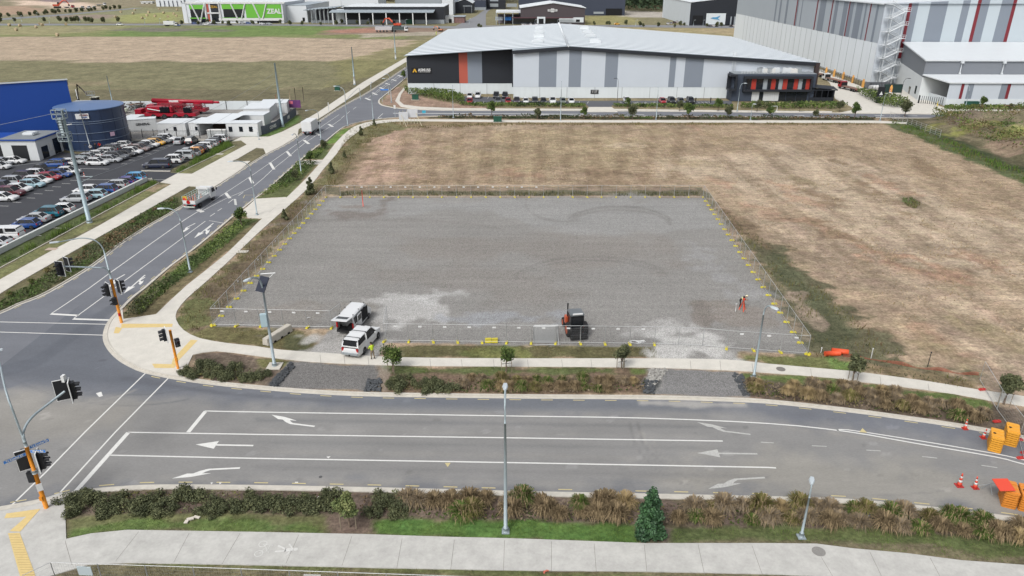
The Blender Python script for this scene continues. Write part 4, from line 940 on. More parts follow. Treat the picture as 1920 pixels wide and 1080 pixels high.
b = MB(); b.box(-.25, -.25, 3.9, 7.15, 8.45, 4.12); b.build('roof_trim', m_blueb, r5)
b = MB(); b.box(-.1, -.1, 4.125, 7.0, 8.3, 4.2); b.build('roof', mat('roof_grey', (140,146,150), .7), r5)
b = MB(); b.cbox((3.8, 3.9, 4.5), (2.2, 2.0, .6)); b.build('roof_light', m_roofw, r5, bevel=.15)
b = MB(); b.box(2.1, -.07, .1, 5.0, -.03, 3.0); b.build('roller_door', m_black, r5)
for (y0, y1, z1) in ((1.2, 3.2, 2.4), (5.2, 7.3, 3.1)):
    b = MB(); b.box(6.93, y0, .1, 6.98, y1, z1); b.build('door', m_glass, r5)
b = MB(); b.box(6.93, 3.9, 1.1, 6.99, 4.6, 2.6); b.build('window', MATS['road_paint_white'], r5)
F6 = Frame(-112, 141, 0, .15); r6 = F6.root('workshop', 'low white workshop at the left edge beside the small office', 'workshop')
b = MB(); b.box(0, 0, 0, 13, 8, 3.1); b.build('wall', MATS['render_white'], r6); b = MB(); b.box(-.1,-.2,3.1,13.1,8,3.3); b.build('roof', m_blueb, r6)
b = MB(); b.box(9.5, -.05, .1, 12.4, -.02, 2.5); b.build('roller_door', m_black, r6)

# ---- containers, portable cabins and yard things behind the car park
m_cont = mat('container_white', (232,235,236), .55, var=.04, scale=.8)
def box_unit(name, label, cat, px, py, L, Wd, Hh, rz, m=m_cont, group=None, ribs=True, wins=(), z=.1, roofm=None, txt=None):
    p = G(px, py, z); t = thing(name, label, cat, p, rz, group)
    b = MB(); b.box(0, 0, 0, L, Wd, Hh)
    if ribs:
        n = int(L/.5)
        for k in range(n): b.box(k*L/n+.06, -.05, .15, k*L/n+.28, 0, Hh-.12)
    b.build('shell', m, t)
    b = MB(); b.box(-.03, -.08, Hh+.003, L+.03, Wd+.05, Hh+.08); b.build('roof', roofm or m_roofw, t)
    for (x0, z0, x1, z1) in wins:
        w = MB(); w.box(x0, -.08, z0, x1, -.055, z1); w.build('window' if z0 > .5 else 'door', m_glass, t)
    if txt: text_mesh(txt[0], txt[1], 'lettering', m_black, t, Matrix.Translation((txt[2], -.09, txt[3])) @ Matrix.Rotation(PI/2, 4, 'X'), .02)
    return t
box_unit('shipping_container', 'white shipping container nearest the round blue tank', 'container', 222, 247, 3.2, 7, 2.6, 0)
box_unit('shipping_container', 'white container with black logo on its right-hand door side', 'container', 241, 248, 6.1, 2.5, 2.7, math.radians(22), txt=('GENERAL', .7, 3.3, 1.6))
box_unit('shipping_container', 'long white container left of the carport roof', 'container', 298, 254.5, 6.3, 6, 2.7, 0, wins=((1.9,1.2,2.3,1.6),(3.6,1.1,4.3,2.0)))
box_unit('shipping_container', 'white container joined to the left side of the carport', 'container', 357, 254, 2.4, 6.4, 2.8, math.radians(-4), wins=((1.4,1.2,2.0,2.0),))
t = thing('carport', 'white carport roof spanning two containers over a dark bay', 'carport', G(374, 254, .1))
b = MB(); b.face([(-.5,-.6,2.9),(6.8,-.6,2.9),(8.6,8,3.5),(1.2,8,3.5)]); b.face([(-.5,-.6,2.75),(6.8,-.6,2.75),(6.8,-.6,2.9),(-.5,-.6,2.9)]); b.build('roof', m_roofw, t)
b = MB(); b.box(.3, 6.6, 0, 7, 6.8, 2.7); b.box(6.5,-.2,0,6.6,6.6,2.7); b.build('back_wall', mat('plywood_brown', (92,78,70), .9), t)
b = MB(); b.box(0.1,-.4,0,.2,-.3,2.75); b.box(6.4,-.4,0,6.5,-.3,2.75); b.build('post', m_steel, t)
box_unit('portable_cabin', 'white portable cabin with three windows beside the driveway', 'cabin', 427, 256, 7.0, 3.4, 2.9, 0, ribs=False, wins=((.5,1.1,1.3,2.2),(2.8,1.1,3.6,2.2),(5.0,1.1,5.8,2.2)))
box_unit('portable_cabin', 'white flat-roofed cabin just behind the three-window cabin', 'cabin', 443, 240, 6.8, 5, 2.9, math.radians(0), ribs=False)
box_unit('portable_cabin', 'white cabin with lean-to roof in the cabin row along the graffiti fence', 'cabin', 459, 228, 6.2, 9, 3.0, math.radians(6), ribs=False)
box_unit('shipping_container', 'white container at the far end of the cabin row', 'container', 489, 214, 5.0, 6, 2.7, math.radians(8))
box_unit('shipping_container', 'pale blue-white container beside the tall pole base', 'container', 520, 213, 2.6, 6, 2.6, math.radians(10))
box_unit('shipping_container', 'white roofed shed seen behind the tank next to the lift mast', 'shed', 137, 212, 6.5, 3, 2.7, math.radians(0), ribs=False)
box_unit('stacked_crates', 'white stacked crates in front of the carport bay', 'crates', 390, 261, 4.0, 1.2, 1.9, 0, ribs=False, m=mat('crate_white', (222,226,226), .7, var=.3, scale=2.2), roofm=MATS['road_paint_white'])
# painted hoarding along the cabins
hp = [G(483,254.5,.1), G(500,250.5,.1), G(520,241.5,.1), G(537,230.5,.1), G(556,215.5,.1)]
t = thing('hoarding', 'dark grey fence with white and blue graffiti lettering along the cabin row', 'fence')
m_hoard = mat('hoarding_grey', (92,100,112), .8, var=.15, scale=1.5)
b = MB()
for p, q in zip(hp[:-1], hp[1:]): b.face([p, q, q+Vector((0,0,1.9)), p+Vector((0,0,1.9))])
b.build('fence_panel', m_hoard, t)
d = (hp[-1]-hp[0]).normalized(); ang = math.atan2(d.y, d.x)
for s, sz, k, mm in (('S', 1.5, .06, mat('paint_cyan', (120,200,230), .7)), ('CONES', 1.0, .4, m_wht), ('HIRE', 1.1, .78, m_wht)):
    p = hp[0].lerp(hp[-1], k); i = min(3, int(k*4)); e = hp[i+1]-hp[i]; a2 = math.atan2(e.y, e.x)
    u = hp[i].lerp(hp[i+1], max(.2, min(.8, k*4-i))); text_mesh(s, sz, 'lettering', mm, t, Matrix.Translation(u+Vector((math.sin(a2), -math.cos(a2), 0))*.12+Vector((0, 0, .95))) @ Matrix.Rotation(a2, 4, 'Z') @ Matrix.Rotation(PI/2, 4, 'X'), .03)
# white panel wall at the back of the yard
p0, p1 = G(205, 206, .1), G(544, 205, .1); t = thing('yard_wall', 'long white concrete panel wall along the back of the yard', 'wall', p0, math.atan2((p1-p0).y, (p1-p0).x)); Lw = (p1-p0).length
b = MB(); b.box(0, 0, 0, Lw, .2, 2.2); b.build('wall_panel', m_conc, t)
b = MB()
for k in range(int(Lw/5.6)): b.box(k*5.6+3, -.12, 0, k*5.6+3.15, 0, 2.3)
b.build('panel_post', mat('post_grey', (110,112,112), .7), t)
p = G(533, 206, .1); t = thing('banner', 'purple and pink banner on the far end of the yard wall', 'sign', p); b = MB(); b.box(0, -.3, .6, 4.6, -.25, 2.6); b.build('sheet', mat('banner_purple', (112,60,120), .7, var=.3, scale=.8), t); b = MB(); b.box(.2,-.34,1.6,2.6,-.31,2.3); b.build('stripe', mat('banner_pink', (226,120,140), .7), t)

# ---- distant buildings beyond the far cross road
def front(px0, px1, base, rz=0):
    p = G(px0, base); q = G(px1, base); return Frame(p.x, p.y, rz, .0), (q.x-p.x)
# green and white head office
F7, w7 = front(346, 533, 43.5)
r7 = shed(F7, 'factory_office', 'green and white factory office with diagonal white braces at the far left', w7, 60, 13.4, 13.4, None, mat('cladding_white', (232,238,244), .6), m_roofw, over=.3, rt=.1)
def frect(F, r, a, t, c, bt, m, name, y=-.1, d=.12):
    x0, z1 = F.fy(a, t, y); x1, z0 = F.fy(c, bt, y); b = MB(); b.box(x0, y-d, max(z0, .02), x1, y, z1); return b.build(name, m, r)
def bar2(F, r, pts, w, m, name, y=-.5):
    q = [F.fy(a, c, y) for a, c in pts]; b = MB(); b.tube([(x, y, z) for x, z in q], w, 4); return b.build(name, m, r)
frect(F7, r7, 354, 9, 383, 17, m_green, 'green_panel'); frect(F7, r7, 356, 17, 385, 33, m_glass, 'window'); frect(F7, r7, 358, 35, 387, 42, m_glass, 'window'); frect(F7, r7, 356, 33, 386, 35, m_green, 'green_panel')
frect(F7, r7, 385, 5, 392.5, 24, m_red, 'brick_panel'); frect(F7, r7, 393, 5, 410, 23, m_cladk, 'sign_wall'); frect(F7, r7, 389, 26, 395, 40, m_red, 'brick_panel'); frect(F7, r7, 396, 26, 412, 41, m_glass, 'window'); frect(F7, r7, 387, 23.2, 412, 25.6, m_wht, 'beam', -.3)
frect(F7, r7, 415, 8, 459, 17, m_green, 'green_panel'); frect(F7, r7, 418, 17, 458, 33, m_glass, 'window'); frect(F7, r7, 459, 8, 529, 33.5, m_green, 'green_panel', -.12); frect(F7, r7, 417, 33, 458, 34.5, m_green, 'green_panel')
frect(F7, r7, 482, 39, 523, 44, m_dark, 'undercroft')
for pts in (((357,7),(374,40)),((383,7),(376,42)),((384,5),(389,40)),((409,5),(416,40)),((432,7),(445,34)),((459,7),(453,35)),((474,7),(487,35)),((499,7),(493,35))): bar2(F7, r7, pts, .5, m_wht, 'brace')
for (a, t, c, bb) in ((346,3.5,533,7),(528.5,5,533,41),(410,34,533,38.5),(346,4,353.5,43.5)): frect(F7, r7, a, t, c, bb, m_wht, 'beam', -.35)
x, z = F7.fy(514, 21.5, -.3); text_mesh('ZEAL', 4.4, 'lettering', m_wht, r7, Matrix.Translation((x, -.4, z)) @ Matrix.Rotation(PI/2, 4, 'X'), .14)
x, z = F7.fy(401, 13, -.3); text_mesh('ZEAL', 2.2, 'lettering', m_gold, r7, Matrix.Translation((x, -.4, z)) @ Matrix.Rotation(PI/2, 4, 'X'), .02)
F8, w8 = front(533.5, 577, 42); r8 = shed(F8, 'factory_hall', 'plain white factory hall joined to the right of the green office', w8, 70, 11.3, 11.3, None, MATS['cladding_white'], m_roofg, over=.2, rt=.2)
frect(F8, r8, 567, 33, 572, 40, m_dark, 'door')
F9, w9 = front(578, 632, 44); r9 = F9.root('pipe_canopy', 'open steel canopy with grey sloping roof between white hall and dark shed', 'canopy')
for k in range(8):
    for y in (0, 26): b = MB(); b.box(k*w9/7-.25, y-.25, 0, k*w9/7+.25, y+.25, 8.5+(y > 0)*1.5); b.build('post', m_steel, r9)
b = MB()
for k in range(9): b.box(-2+k*(w9+3)/9, -2, 8.6+k*.2, -2+k*(w9+3)/9+w9/12, 28, 9.0+k*.2)
b.build('roof', m_roofg, r9); b = MB(); b.box(0, 27, 0, w9, 28, 9); b.build('back_wall', mat('cladding_dim', (84,86,96), .8, var=.5, scale=.3), r9)
frect(F9, r9, 583, 38, 630, 43, m_lgr, 'stacked_panel', 4)
Fa, wa = front(647, 833, 44.5)
ra = shed(Fa, 'loading_shed', 'long charcoal shed with white roof and pale front canopy on steel posts', wa, 45, 11.0, 11.0, None, m_cladk, m_roofw, over=.4, low=2.6, lowm=m_lgr)
frect(Fa, ra, 631, 17, 647, 44, MATS['cladding_white'], 'end_wall', .2)
b = MB(); b.face([(-8,-11,8.2),(wa-6,-11,8.2),(wa-6,-.1,9.2),(-8,-.1,9.2)]); b.face([(-8,-11,7.7),(wa-6,-11,7.7),(wa-6,-11,8.2),(-8,-11,8.2)]); b.build('canopy_roof', m_roofg, ra)
for k in range(8): b = MB(); b.box(-6+k*(wa-2)/7.4, -10.8, 0, -5.3+k*(wa-2)/7.4, -10.2, 7.8); b.build('post', m_wht, ra)
b = MB(); b.box(wa*.62, -2, 0, wa*.7, -.2, 3); b.build('green_bin', mat('bin_green', (40,92,72), .7), ra)
Fb, wb = front(642, 711, 30); rb2 = shed(Fb, 'office_tower', 'tall white block with dark upper windows behind the charcoal shed', wb, 40, 20, 20, None, MATS['cladding_white'], m_roofw)
windows(rb2, [tuple(q) for q in ((20,15,24,19.5),(29,15.5,34,19),(38,15,42,19.5),(45,15,49,19.5))])
Fc, wc = front(742, 828, 26); rc = shed(Fc, 'grey_shed', 'grey shed with bright green stripe behind the charcoal shed', wc, 50, 12.0, 12.0, (wc*.5, 14), m_lgr, m_roofw)
frect(Fc, rc, 802, 7, 820, 9.5, m_green, 'green_panel', -.3)
Fd, wd = front(829, 850, 28); rd_ = shed(Fd, 'white_shed', 'narrow white shed left of the small black sheds', wd, 60, 14, 14, None, MATS['cladding_white'], m_roofw)
Fe, we = front(851, 886, 25); re_ = shed(Fe, 'black_shed', 'small black gabled shed at the corner of the far side road', we, 40, 8, 8, (we*.6, 11.5), m_cladk, m_roofw); frect(Fe, re_, 868, 10.5, 885, 12, m_lgr, 'canopy', -3); 
for px in (870, 884): frect(Fe, re_, px, 11.5, px+.8, 25, m_lgr, 'post', -3.2)
Ff, wf = front(884, 911, 19); shed(Ff, 'black_shed', 'long dark shed with strip windows further up the side road', wf, 40, 9, 9, None, m_navy, m_roofw, low=2.5, lowm=m_lgr)
Fg, wg = front(911, 948, 17); rg = shed(Fg, 'apartment_office', 'dark cluster of offices near the top of the side road', wg, 30, 14, 11, None, m_cladk, m_roofw); windows(rg, [(4,2,12,5),(4,7,12,10),(20,2,30,5)], m_lgr)
Fh, wh = front(818, 851, 43); rh = shed(Fh, 'gatehouse', 'small white flat gatehouse right of the charcoal shed', wh, 8, 4.2, 4.2, None, m_wht, m_roofw, over=.2); windows(rh, [(2,.1,4.2,2.6),(9,.1,11,2.6)])
Fi, wi = front(852, 871, 43); shed(Fi, 'brick_store', 'low brick-red store with pale roof right of the white gatehouse', wi, 14, 4, 4, None, mat('brick_dull', (140,110,106), .9, var=.3, scale=.8), m_roofg)
Fj, wj = front(930, 976, 46); rj = F = None
rj = Fj.root('forecourt_canopy', 'white forecourt canopy over a crowded yard left of the brown shop', 'canopy')
b = MB(); b.box(0, 0, 7.6, wj+3, 20, 8.6); b.build('roof', m_roofw, rj)
for k in range(4): b = MB(); b.box(k*wj/3, .3, 0, k*wj/3+.5, .8, 7.6); b.build('post', m_steel, rj)
b = MB(); b.box(1, 14, .1, wj, 15, 6); b.build('back_wall', mat('shop_mixed', (120,112,120), .8, var=.6, scale=.35), rj)
for x, c in ((8,(40,120,200)),(14,(120,60,60)),(20,(200,205,210)),(26,(60,70,90)),(2,(180,190,200))):
    b = MB(); b.cbox((x, 5, 3.6), (5, 3, 2.2)); b.build('display_board', mat('display_%d' % x, c, .7), rj)
Fk, wk = front(976, 1096, 46.5)
rk = shed(Fk, 'brown_shop', 'dark brown gabled shop with white roof and white sign over its door', wk, 40, 10.6, 10.6, (wk*.5, 13.8), m_brown, m_roofw, over=.6)
frect(Fk, rk, 962, 34, 1048, 45, m_glass, 'shop_window', -.3, .2); frect(Fk, rk, 960, 32.5, 1075, 34, mat('awning_red', (96,60,66), .7), 'awning', -1.6, 1.2); frect(Fk, rk, 1048, 32.6, 1094, 42, m_conc, 'white_wall', -.3)
frect(Fk, rk, 1007, 31.5, 1022, 44, m_conc, 'porch', -1.8, 1.4); frect(Fk, rk, 1010, 35, 1019, 44, m_dark, 'door', -3.3, .1); frect(Fk, rk, 1080, 36.5, 1087, 41, m_dark, 'window', -.5)
frect(Fk, rk, 1027, 17.5, 1045, 21.5, m_wht, 'sign_board', -.3); frect(Fk, rk, 1033, 16, 1039, 23, m_wht, 'sign_board', -.31)
x, z = Fk.fy(1036, 19.5, -.6); text_mesh('MOTORS', 1.3, 'lettering', m_brown, rk, Matrix.Translation((x, -.6, z)) @ Matrix.Rotation(PI/2, 4, 'X'), .0)
Fl, wl = front(973, 1171, 29)
rl = shed(Fl, 'machinery_depot', 'very long slate grey depot with white roof behind the brown shop', wl, 60, 16.5, 16.5, None, m_navy, m_roofw)
frect(Fl, rl, 1136, 16, 1166, 29, m_dark, 'open_bay', -.2); frect(Fl, rl, 1113, 22, 1132, 26, m_lgr, 'low_wall', -.3)
x, z = Fl.fy(1014, 11, -.3); text_mesh('Robert Walters', 3.4, 'lettering', m_wht, rl, Matrix.Translation((x, -.6, z)) @ Matrix.Rotation(PI/2, 4, 'X'), .05)
Fm, wm = front(1292, 1480, 48)
rm = shed(Fm, 'hangar', 'wide black gabled hangar with pale side wall and blue bird emblem panel', wm, 95, 14.5, 10, (wm*.46, 18), m_cladk, m_roofw, over=.4)
b = MB(); b.face([(-.1,0,0),(-.1,0,14.4),(-.1,95,14.4),(-.1,95,0)]); b.build('side_wall', mat('cladding_white2', (226,234,240), .6, var=.05, scale=.2), rm)
frect(Fm, rm, 1325, 25, 1359, 46, m_conc, 'emblem_panel', -.2); frect(Fm, rm, 1299, 29, 1317, 45, m_dark, 'open_bay', -.15); frect(Fm, rm, 1362, 31, 1418, 46, mat('hangar_glass', (52,56,64), .3), 'window', -.1)  # hangar glazing in one even dark blue-grey
b = MB(); pts = [(1332,34),(1337,32.2),(1342,32.5),(1351,29),(1348,33),(1346,34),(1350,38),(1343,36.2),(1338,35.6)]
b.face([(Fm.fy(a, c, -.5)[0], -.5, Fm.fy(a, c, -.5)[1]) for a, c in pts]); b.build('emblem', mat('emblem_blue', (90,166,212), .6), rm)
for px in (1370,1377,1384,1391): frect(Fm, rm, px, 31, px+.6, 47, m_lgr, 'post', -3)
for px in (1317,1327,1378,1382): 
    x, z = Fm.fy(px, 3, 20); b = MB(); b.tube([(x, 20, 12), (x, 20, 21)], .8, 6); b.build('roof_flue', m_wht, rm)
Fn, wn = front(294, 346, 13); rn = shed(Fn, 'white_store', 'large white store with dark fins behind the hay field', wn, 60, 16, 16, None, MATS['cladding_white'], m_roofw)
for k in range(6): frect(Fn, rn, 300+k*8, 1, 300.8+k*8, 13, m_navy, 'fin', -.3)
Fo, wo = front(265, 286, 9.5); ro = shed(Fo, 'white_cabin', 'low white cabin beside a yellow machine at the edge of the hay field', wo, 6, 3.2, 3.2, None, m_wht, m_roofw); windows(ro, [(3,1,5,2.2),(8,1,10,2.2),(13,1,15,2.2)])
Fp, wp = front(350, 640, 14); shed(Fp, 'factory_hall', 'big pale roofed factory hall right behind the green office', wp, 90, 13.5, 13.5, None, MATS['cladding_white'], m_roofg)
Fq, wq = front(505, 525, 3); 
# ============================================================ VEHICLES
m_tyre = mat('tyre_rubber', (40,40,42), .9); m_rim = mat('wheel_alloy', (150,152,156), .4, .6)
m_cg = mat('car_glass', (26,30,36), .16, spec=.35); m_tl = mat('tail_light_red', (190,30,30), .3); m_hl = mat('headlight_clear', (230,232,235), .2)
m_trim = mat('plastic_black', (38,38,40), .7)
PAINT = dict(white=(238,240,241), silver=(186,190,194), grey=(104,108,112), black=(34,36,42), red=(170,32,48), darkred=(104,28,42), blue=(28,78,152), navy=(38,46,70), cyan=(66,160,214), paleblue=(170,204,216), teal=(20,110,132), purple=(70,60,140), yellow=(240,180,40), orange=(238,160,48), brown=(134,112,108), plum=(60,46,62), greengrey=(110,120,110))
PM = {}
def paint(n):
    if n not in PM: PM[n] = mat('car_paint_'+n, PAINT[n], .32, 0, spec=.5, coat=.5)
    return PM[n]
# profiles: length, width, belt height, roof height, hood x, windscreen foot, roof front, roof rear, rear glass foot, bonnet z, tail z
CARS = dict(
 hatch=(4.2,1.76,.92,1.48, 1.05,1.75,3.55,4.05,.86,.95),
 sedan=(4.65,1.80,.92,1.44, 1.25,2.0,3.45,4.15,.86,.98),
 wagon=(4.75,1.80,.94,1.50, 1.2,1.95,4.25,4.65,.88,.98),
 suv=(4.6,1.87,1.05,1.72, 1.15,1.85,4.05,4.5,1.02,1.08),
 ute=(5.3,1.88,1.08,1.80, 1.25,1.95,3.15,3.45,1.08,1.08),
 canopy=(5.3,1.90,1.08,1.82, 1.25,1.95,5.0,5.22,1.08,1.08))
def wheel_mesh(r=.34, w=.24):
    b = MB(); n = 18
    rg = lambda y, rr: [(rr*math.cos(2*PI*k/n), y, rr*math.sin(2*PI*k/n)) for k in range(n)]
    b.loft([rg(-w/2, r*.7), rg(-w/2, r*.94), rg(-w/2+.04, r), rg(w/2-.04, r), rg(w/2, r*.94), rg(w/2, r*.7)], 0, sm=False)
    for s in (-1, 1):
        y = s*(w/2+.006); b.face(rg(y, r*.62) if s < 0 else rg(y, r*.62)[::-1], 1)
        for k in range(5):
            a = 2*PI*k/5
            b.face([(math.cos(a-.12)*r*.6, y+s*.006, math.sin(a-.12)*r*.6), (math.cos(a+.12)*r*.6, y+s*.006, math.sin(a+.12)*r*.6), (.03, y+s*.006, 0.03), (-.03, y+s*.006, -.03)], 2)
    return b
def make_car(kind, name='parked_car', cat='car', detail=False):
    L, Wd, zb, zr, h, rf, rr, rg, bz, tz = CARS[kind]; t = thing(name, 'car', cat); X = lambda x: L/2-x     # +x is the nose
    hw = Wd/2; b = MB()
    # lower hull: stations nose -> tail; each ring is a rounded section
    def ring(x, hw_, z0, z1, k=.86):
        return [(X(x), -hw_*.92, z0), (X(x), -hw_, z0+.14), (X(x), -hw_, z0+(z1-z0)*.62), (X(x), -hw_*k-.04, z1), (X(x), 0, z1+.03), (X(x), hw_*k+.04, z1), (X(x), hw_, z0+(z1-z0)*.62), (X(x), hw_, z0+.14), (X(x), hw_*.92, z0), (X(x), 0, z0)]
    st = [(0,.66,.34,bz*.66),(.07,.80,.28,bz*.76),(.25,.93,.22,bz*.86),(.6,.99,.2,bz*.93),(h,1,.2,bz),(rf*.8+.3,1,.2,zb),(L*.6,1,.2,zb+.01),(L-.6,1,.2,tz),(L-.2,.96,.22,tz*.98),(L-.04,.88,.28,tz*.9),(L,.8,.34,tz*.72)]
    if kind == 'ute': st = st[:7]+[(L-.5,1,.24,tz),(L-.06,.99,.3,tz),(L,.97,.36,tz*.96)]
    b.loft([ring(x, hw*w, z0, z1) for x, w, z0, z1 in st], 0, sm=False)
    # roof skin and pillars
    gw, tw = hw*.88, hw*.70; x0, x1, x2, x3 = h-.05, rf, rr, rg
    if kind == 'canopy': tw = hw*.80; gw = hw*.93
    R = lambda x, y, z: (X(x), y, z)
    b.loft([[R(x1,-tw,zr-.03), R(x1,tw,zr-.03), R(x1,tw*.9,zr+.015), R(x1,-tw*.9,zr+.015)], [R((x1+x2)/2,-tw*1.02,zr-.01), R((x1+x2)/2,tw*1.02,zr-.01), R((x1+x2)/2,tw*.92,zr+.05), R((x1+x2)/2,-tw*.92,zr+.05)], [R(x2,-tw,zr-.04), R(x2,tw,zr-.04), R(x2,tw*.9,zr), R(x2,-tw*.9,zr)]], 0)
    pw = .05
    for s in (-1, 1):
        for xa, xb in ((x0, x1), (x3, x2)):
            b.tube([R(xa, s*gw, zb-.02 if xa != x3 else (tz if kind != 'ute' else zb)-.02), R(xb, s*tw, zr-.01)], pw, 4)
        xm = x1+(x2-x1)*.42; b.tube([R(xm+.05, s*(gw+.005), zb), R(xm, s*(tw+.012), zr-.01)], .04, 4)
        if kind in ('wagon', 'suv', 'canopy'): xm = x1+(x2-x1)*.8 if kind != 'canopy' else 3.35; b.tube([R(xm+.1, s*(gw+.005), zb), R(xm, s*(tw+.012), zr-.01)], .05 if kind != 'canopy' else .12, 4)
    if kind == 'canopy':
        for s in (-1, 1): b.face([R(3.4, s*(gw+.02), zb), R(L-.08, s*(gw+.02), zb), R(L-.08, s*(gw-.0), zb+.22), R(3.4, s*(gw-.0), zb+.22)])
        b.loft([[R(L-.25,-gw,zb),R(L-.25,gw,zb),R(L-.3,tw,zr-.05),R(L-.3,-tw,zr-.05)],[R(L-.1,-gw,zb),R(L-.1,gw,zb),R(L-.1,gw*.99,zb+.12),R(L-.1,-gw*.99,zb+.12)]])
    body = b.build('body', paint('white'), t, fix=True, bevel=.025 if not detail else .03)
    g = MB(); zl = tz if kind != 'ute' else zb
    base = [R(x0, -gw, zb-.03), R(x0, gw, zb-.03), R(x3, gw, zl-.03), R(x3, -gw, zl-.03)]; top = [R(x1, -tw, zr-.02), R(x1, tw, zr-.02), R(x2, tw, zr-.03), R(x2, -tw, zr-.03)]
    g.loft([base, top]); g.build('windows', m_cg, t, fix=True)
    if kind == 'ute':
        tb = MB(); tb.box(X(L-.12), -hw*.86, tz+.01, X(rg+.18), hw*.86, tz+.035); tb.build('tray_cover', m_trim, t)
    wb = (.19, .80) if kind not in ('ute', 'canopy') else (.175, .775)
    r_ = .33 if kind in ('hatch', 'sedan', 'wagon') else .38
    w0 = None
    for fx in wb:
        for s in (-1, 1):
            if w0 is None: w = wheel_mesh(r_).build('wheel', [m_tyre, m_trim, m_rim], t); w0 = w
            else: w = w0.copy(); COL.objects.link(w); w.parent = t
            w.location = (X(L*fx), s*(hw-.1), r_)
    for s in (-1, 1):
        q = MB(); q.cbox((X(.13), s*hw*.68, bz*.74), (.14, .34, .14), s*-.35); q.build('headlight', m_hl, t)
        q = MB(); q.cbox((X(L-.06), s*hw*.78, tz*.82), (.12, .22, .2 if kind in ('hatch','sedan') else .3), s*.2); q.build('tail_light', m_tl, t)
        q = MB(); q.cbox((X(rf*.86), s*(hw+.09), zb+.06), (.1, .2, .13)); q.build('mirror', paint('white'), t)
    q = MB(); q.box(X(L+.015), -.2, tz*.52, X(L), .2, tz*.52+.12); q.build('number_plate', m_wht, t)
    return t
PROTO = {k: make_car(k) for k in CARS}
for k in PROTO.values(): k.location = (0, 0, -50)
used = set()
def place_car(kind, color, px, py, rz, label, group=None, z=.15, cat=None):
    t = PROTO[kind] if kind not in used else copy_tree(PROTO[kind]); used.add(kind)
    p = G(px, py, z); t.location = p; t.rotation_euler = (0, 0, rz); t.scale = (.94, .94, .94); t['label'] = label; t['category'] = cat or {'ute': 'ute', 'canopy': 'ute', 'suv': 'car'}.get(kind, 'car')
    if group: t['group'] = group
    COLQ.append((t, color)); return t
COLQ = []
ORD = 'first second third fourth fifth sixth seventh eighth ninth tenth eleventh twelfth thirteenth fourteenth fifteenth sixteenth seventeenth eighteenth nineteenth twentieth'.split()
ORD += ['twenty-'+x for x in ORD[:9]]+['thirtieth']+['thirty-'+x for x in ORD[:9]]+['fortieth']+['forty-'+x for x in ORD[:9]]+['fiftieth']+['fifty-'+x for x in ORD[:9]]
KN_ = dict(hatch='hatchback', sedan='sedan', wagon='station wagon', suv='four-wheel drive', ute='ute with covered tray', canopy='ute with canopy')
def row_of(cars, rz, where, group):
    for i, (kind, c, x, y) in enumerate(cars):
        cn = {'cyan': 'bright blue', 'paleblue': 'pale blue', 'darkred': 'dark red', 'plum': 'dark purple', 'greengrey': 'green-grey'}.get(c, c)
        kk = KN_[kind] if len((cn+' '+KN_[kind]+' '+where).split()) < 16 else KN_[kind].split(' with')[0].replace('four-wheel drive', 'SUV').replace('station ', '')
        place_car(kind, c, x, y, rz+random.uniform(-.02, .02), '%s %s, %s %s' % (cn, kk, ORD[i], where), group)
# centres of the cars on the ground, nearest first
row_of([('sedan','silver',-8,462),('canopy','white',10,447),('hatch','blue',50,427),('sedan','silver',66,416),('suv','teal',90,406),('hatch','white',115,398),('wagon','silver',144,378),('hatch','paleblue',178,371),('suv','blue',196,363),('hatch','white',163,362),('wagon','silver',216,352.5),('hatch','purple',234,346),('suv','cyan',250,340)],
       PI+.04, 'from the near end of the row along the low white wall', 'cars parked along the low white wall')
row_of([('sedan','white',8,376),('suv','darkred',22,367),('hatch','white',38,359),('hatch','paleblue',62,351),('wagon','white',73,344),('hatch','red',93,337.5),('hatch','blue',113,332),('hatch','white',130,326.5)],
       .02, 'from the near end of the middle row facing the aisle', 'cars in the middle row facing right')
row_of([('suv','navy',-4,356),('suv','silver',18,347),('suv','plum',40,337),('wagon','white',60,331),('ute','black',80,325),('suv','blue',104,314),('hatch','white',124,310.5),('hatch','silver',148,307.5)],
       PI+.02, 'from the near end of the row backing onto the middle row', 'cars in the middle row facing left')
row_of([('hatch','white',184,309.5),('hatch','silver',209,304),('suv','grey',220,299),('sedan','black',236,293),('hatch','white',249,288.5),('wagon','brown',260,283.5),('sedan','black',270,279.5),('hatch','white',281,275.5),('hatch','yellow',292,272),('wagon','grey',303,268.3),('suv','white',314,264.8)],
       .02, 'from the near end of the upper row facing right', 'cars in the upper row facing right')
row_of([('hatch','silver',160,300),('hatch','white',178,295),('wagon','white',194,290),('suv','grey',206,285.5),('sedan','white',212,281.5),('hatch','white',228,277)],
       PI, 'from the near end of the row beside the round tank', 'cars beside the round tank')
row_of([('canopy','navy',296,314.5),('suv','white',322,305.5),('canopy','silver',341,298.5),('ute','silver',352,293.5),('hatch','orange',363,289),('hatch','navy',371,284.5),('wagon','white',380,279.5),('wagon','silver',391,274.5),('hatch','black',399,270),('suv','white',409,266.5)],
       PI+.04, 'from the near end of the upper row along the grass strip', 'cars in the upper row along the grass strip')
row_of([('sedan','silver',339,268.5),('suv','black',360,269.5)], PI/2+.08, 'from the left of the pair parked below the containers', 'cars parked below the containers')
row_of([('hatch','white',0,317),('hatch','silver',6,309),('sedan','white',27,306.5)], .05, 'in the short row beside the small white office', 'cars beside the small office')
row_of([('hatch','white',881,183.5),('suv','white',896,183),('suv','black',930.5,183),('suv','black',947,183.5)], -PI/2, 'from the left against the black wing of the warehouse', 'cars parked against the black wing')
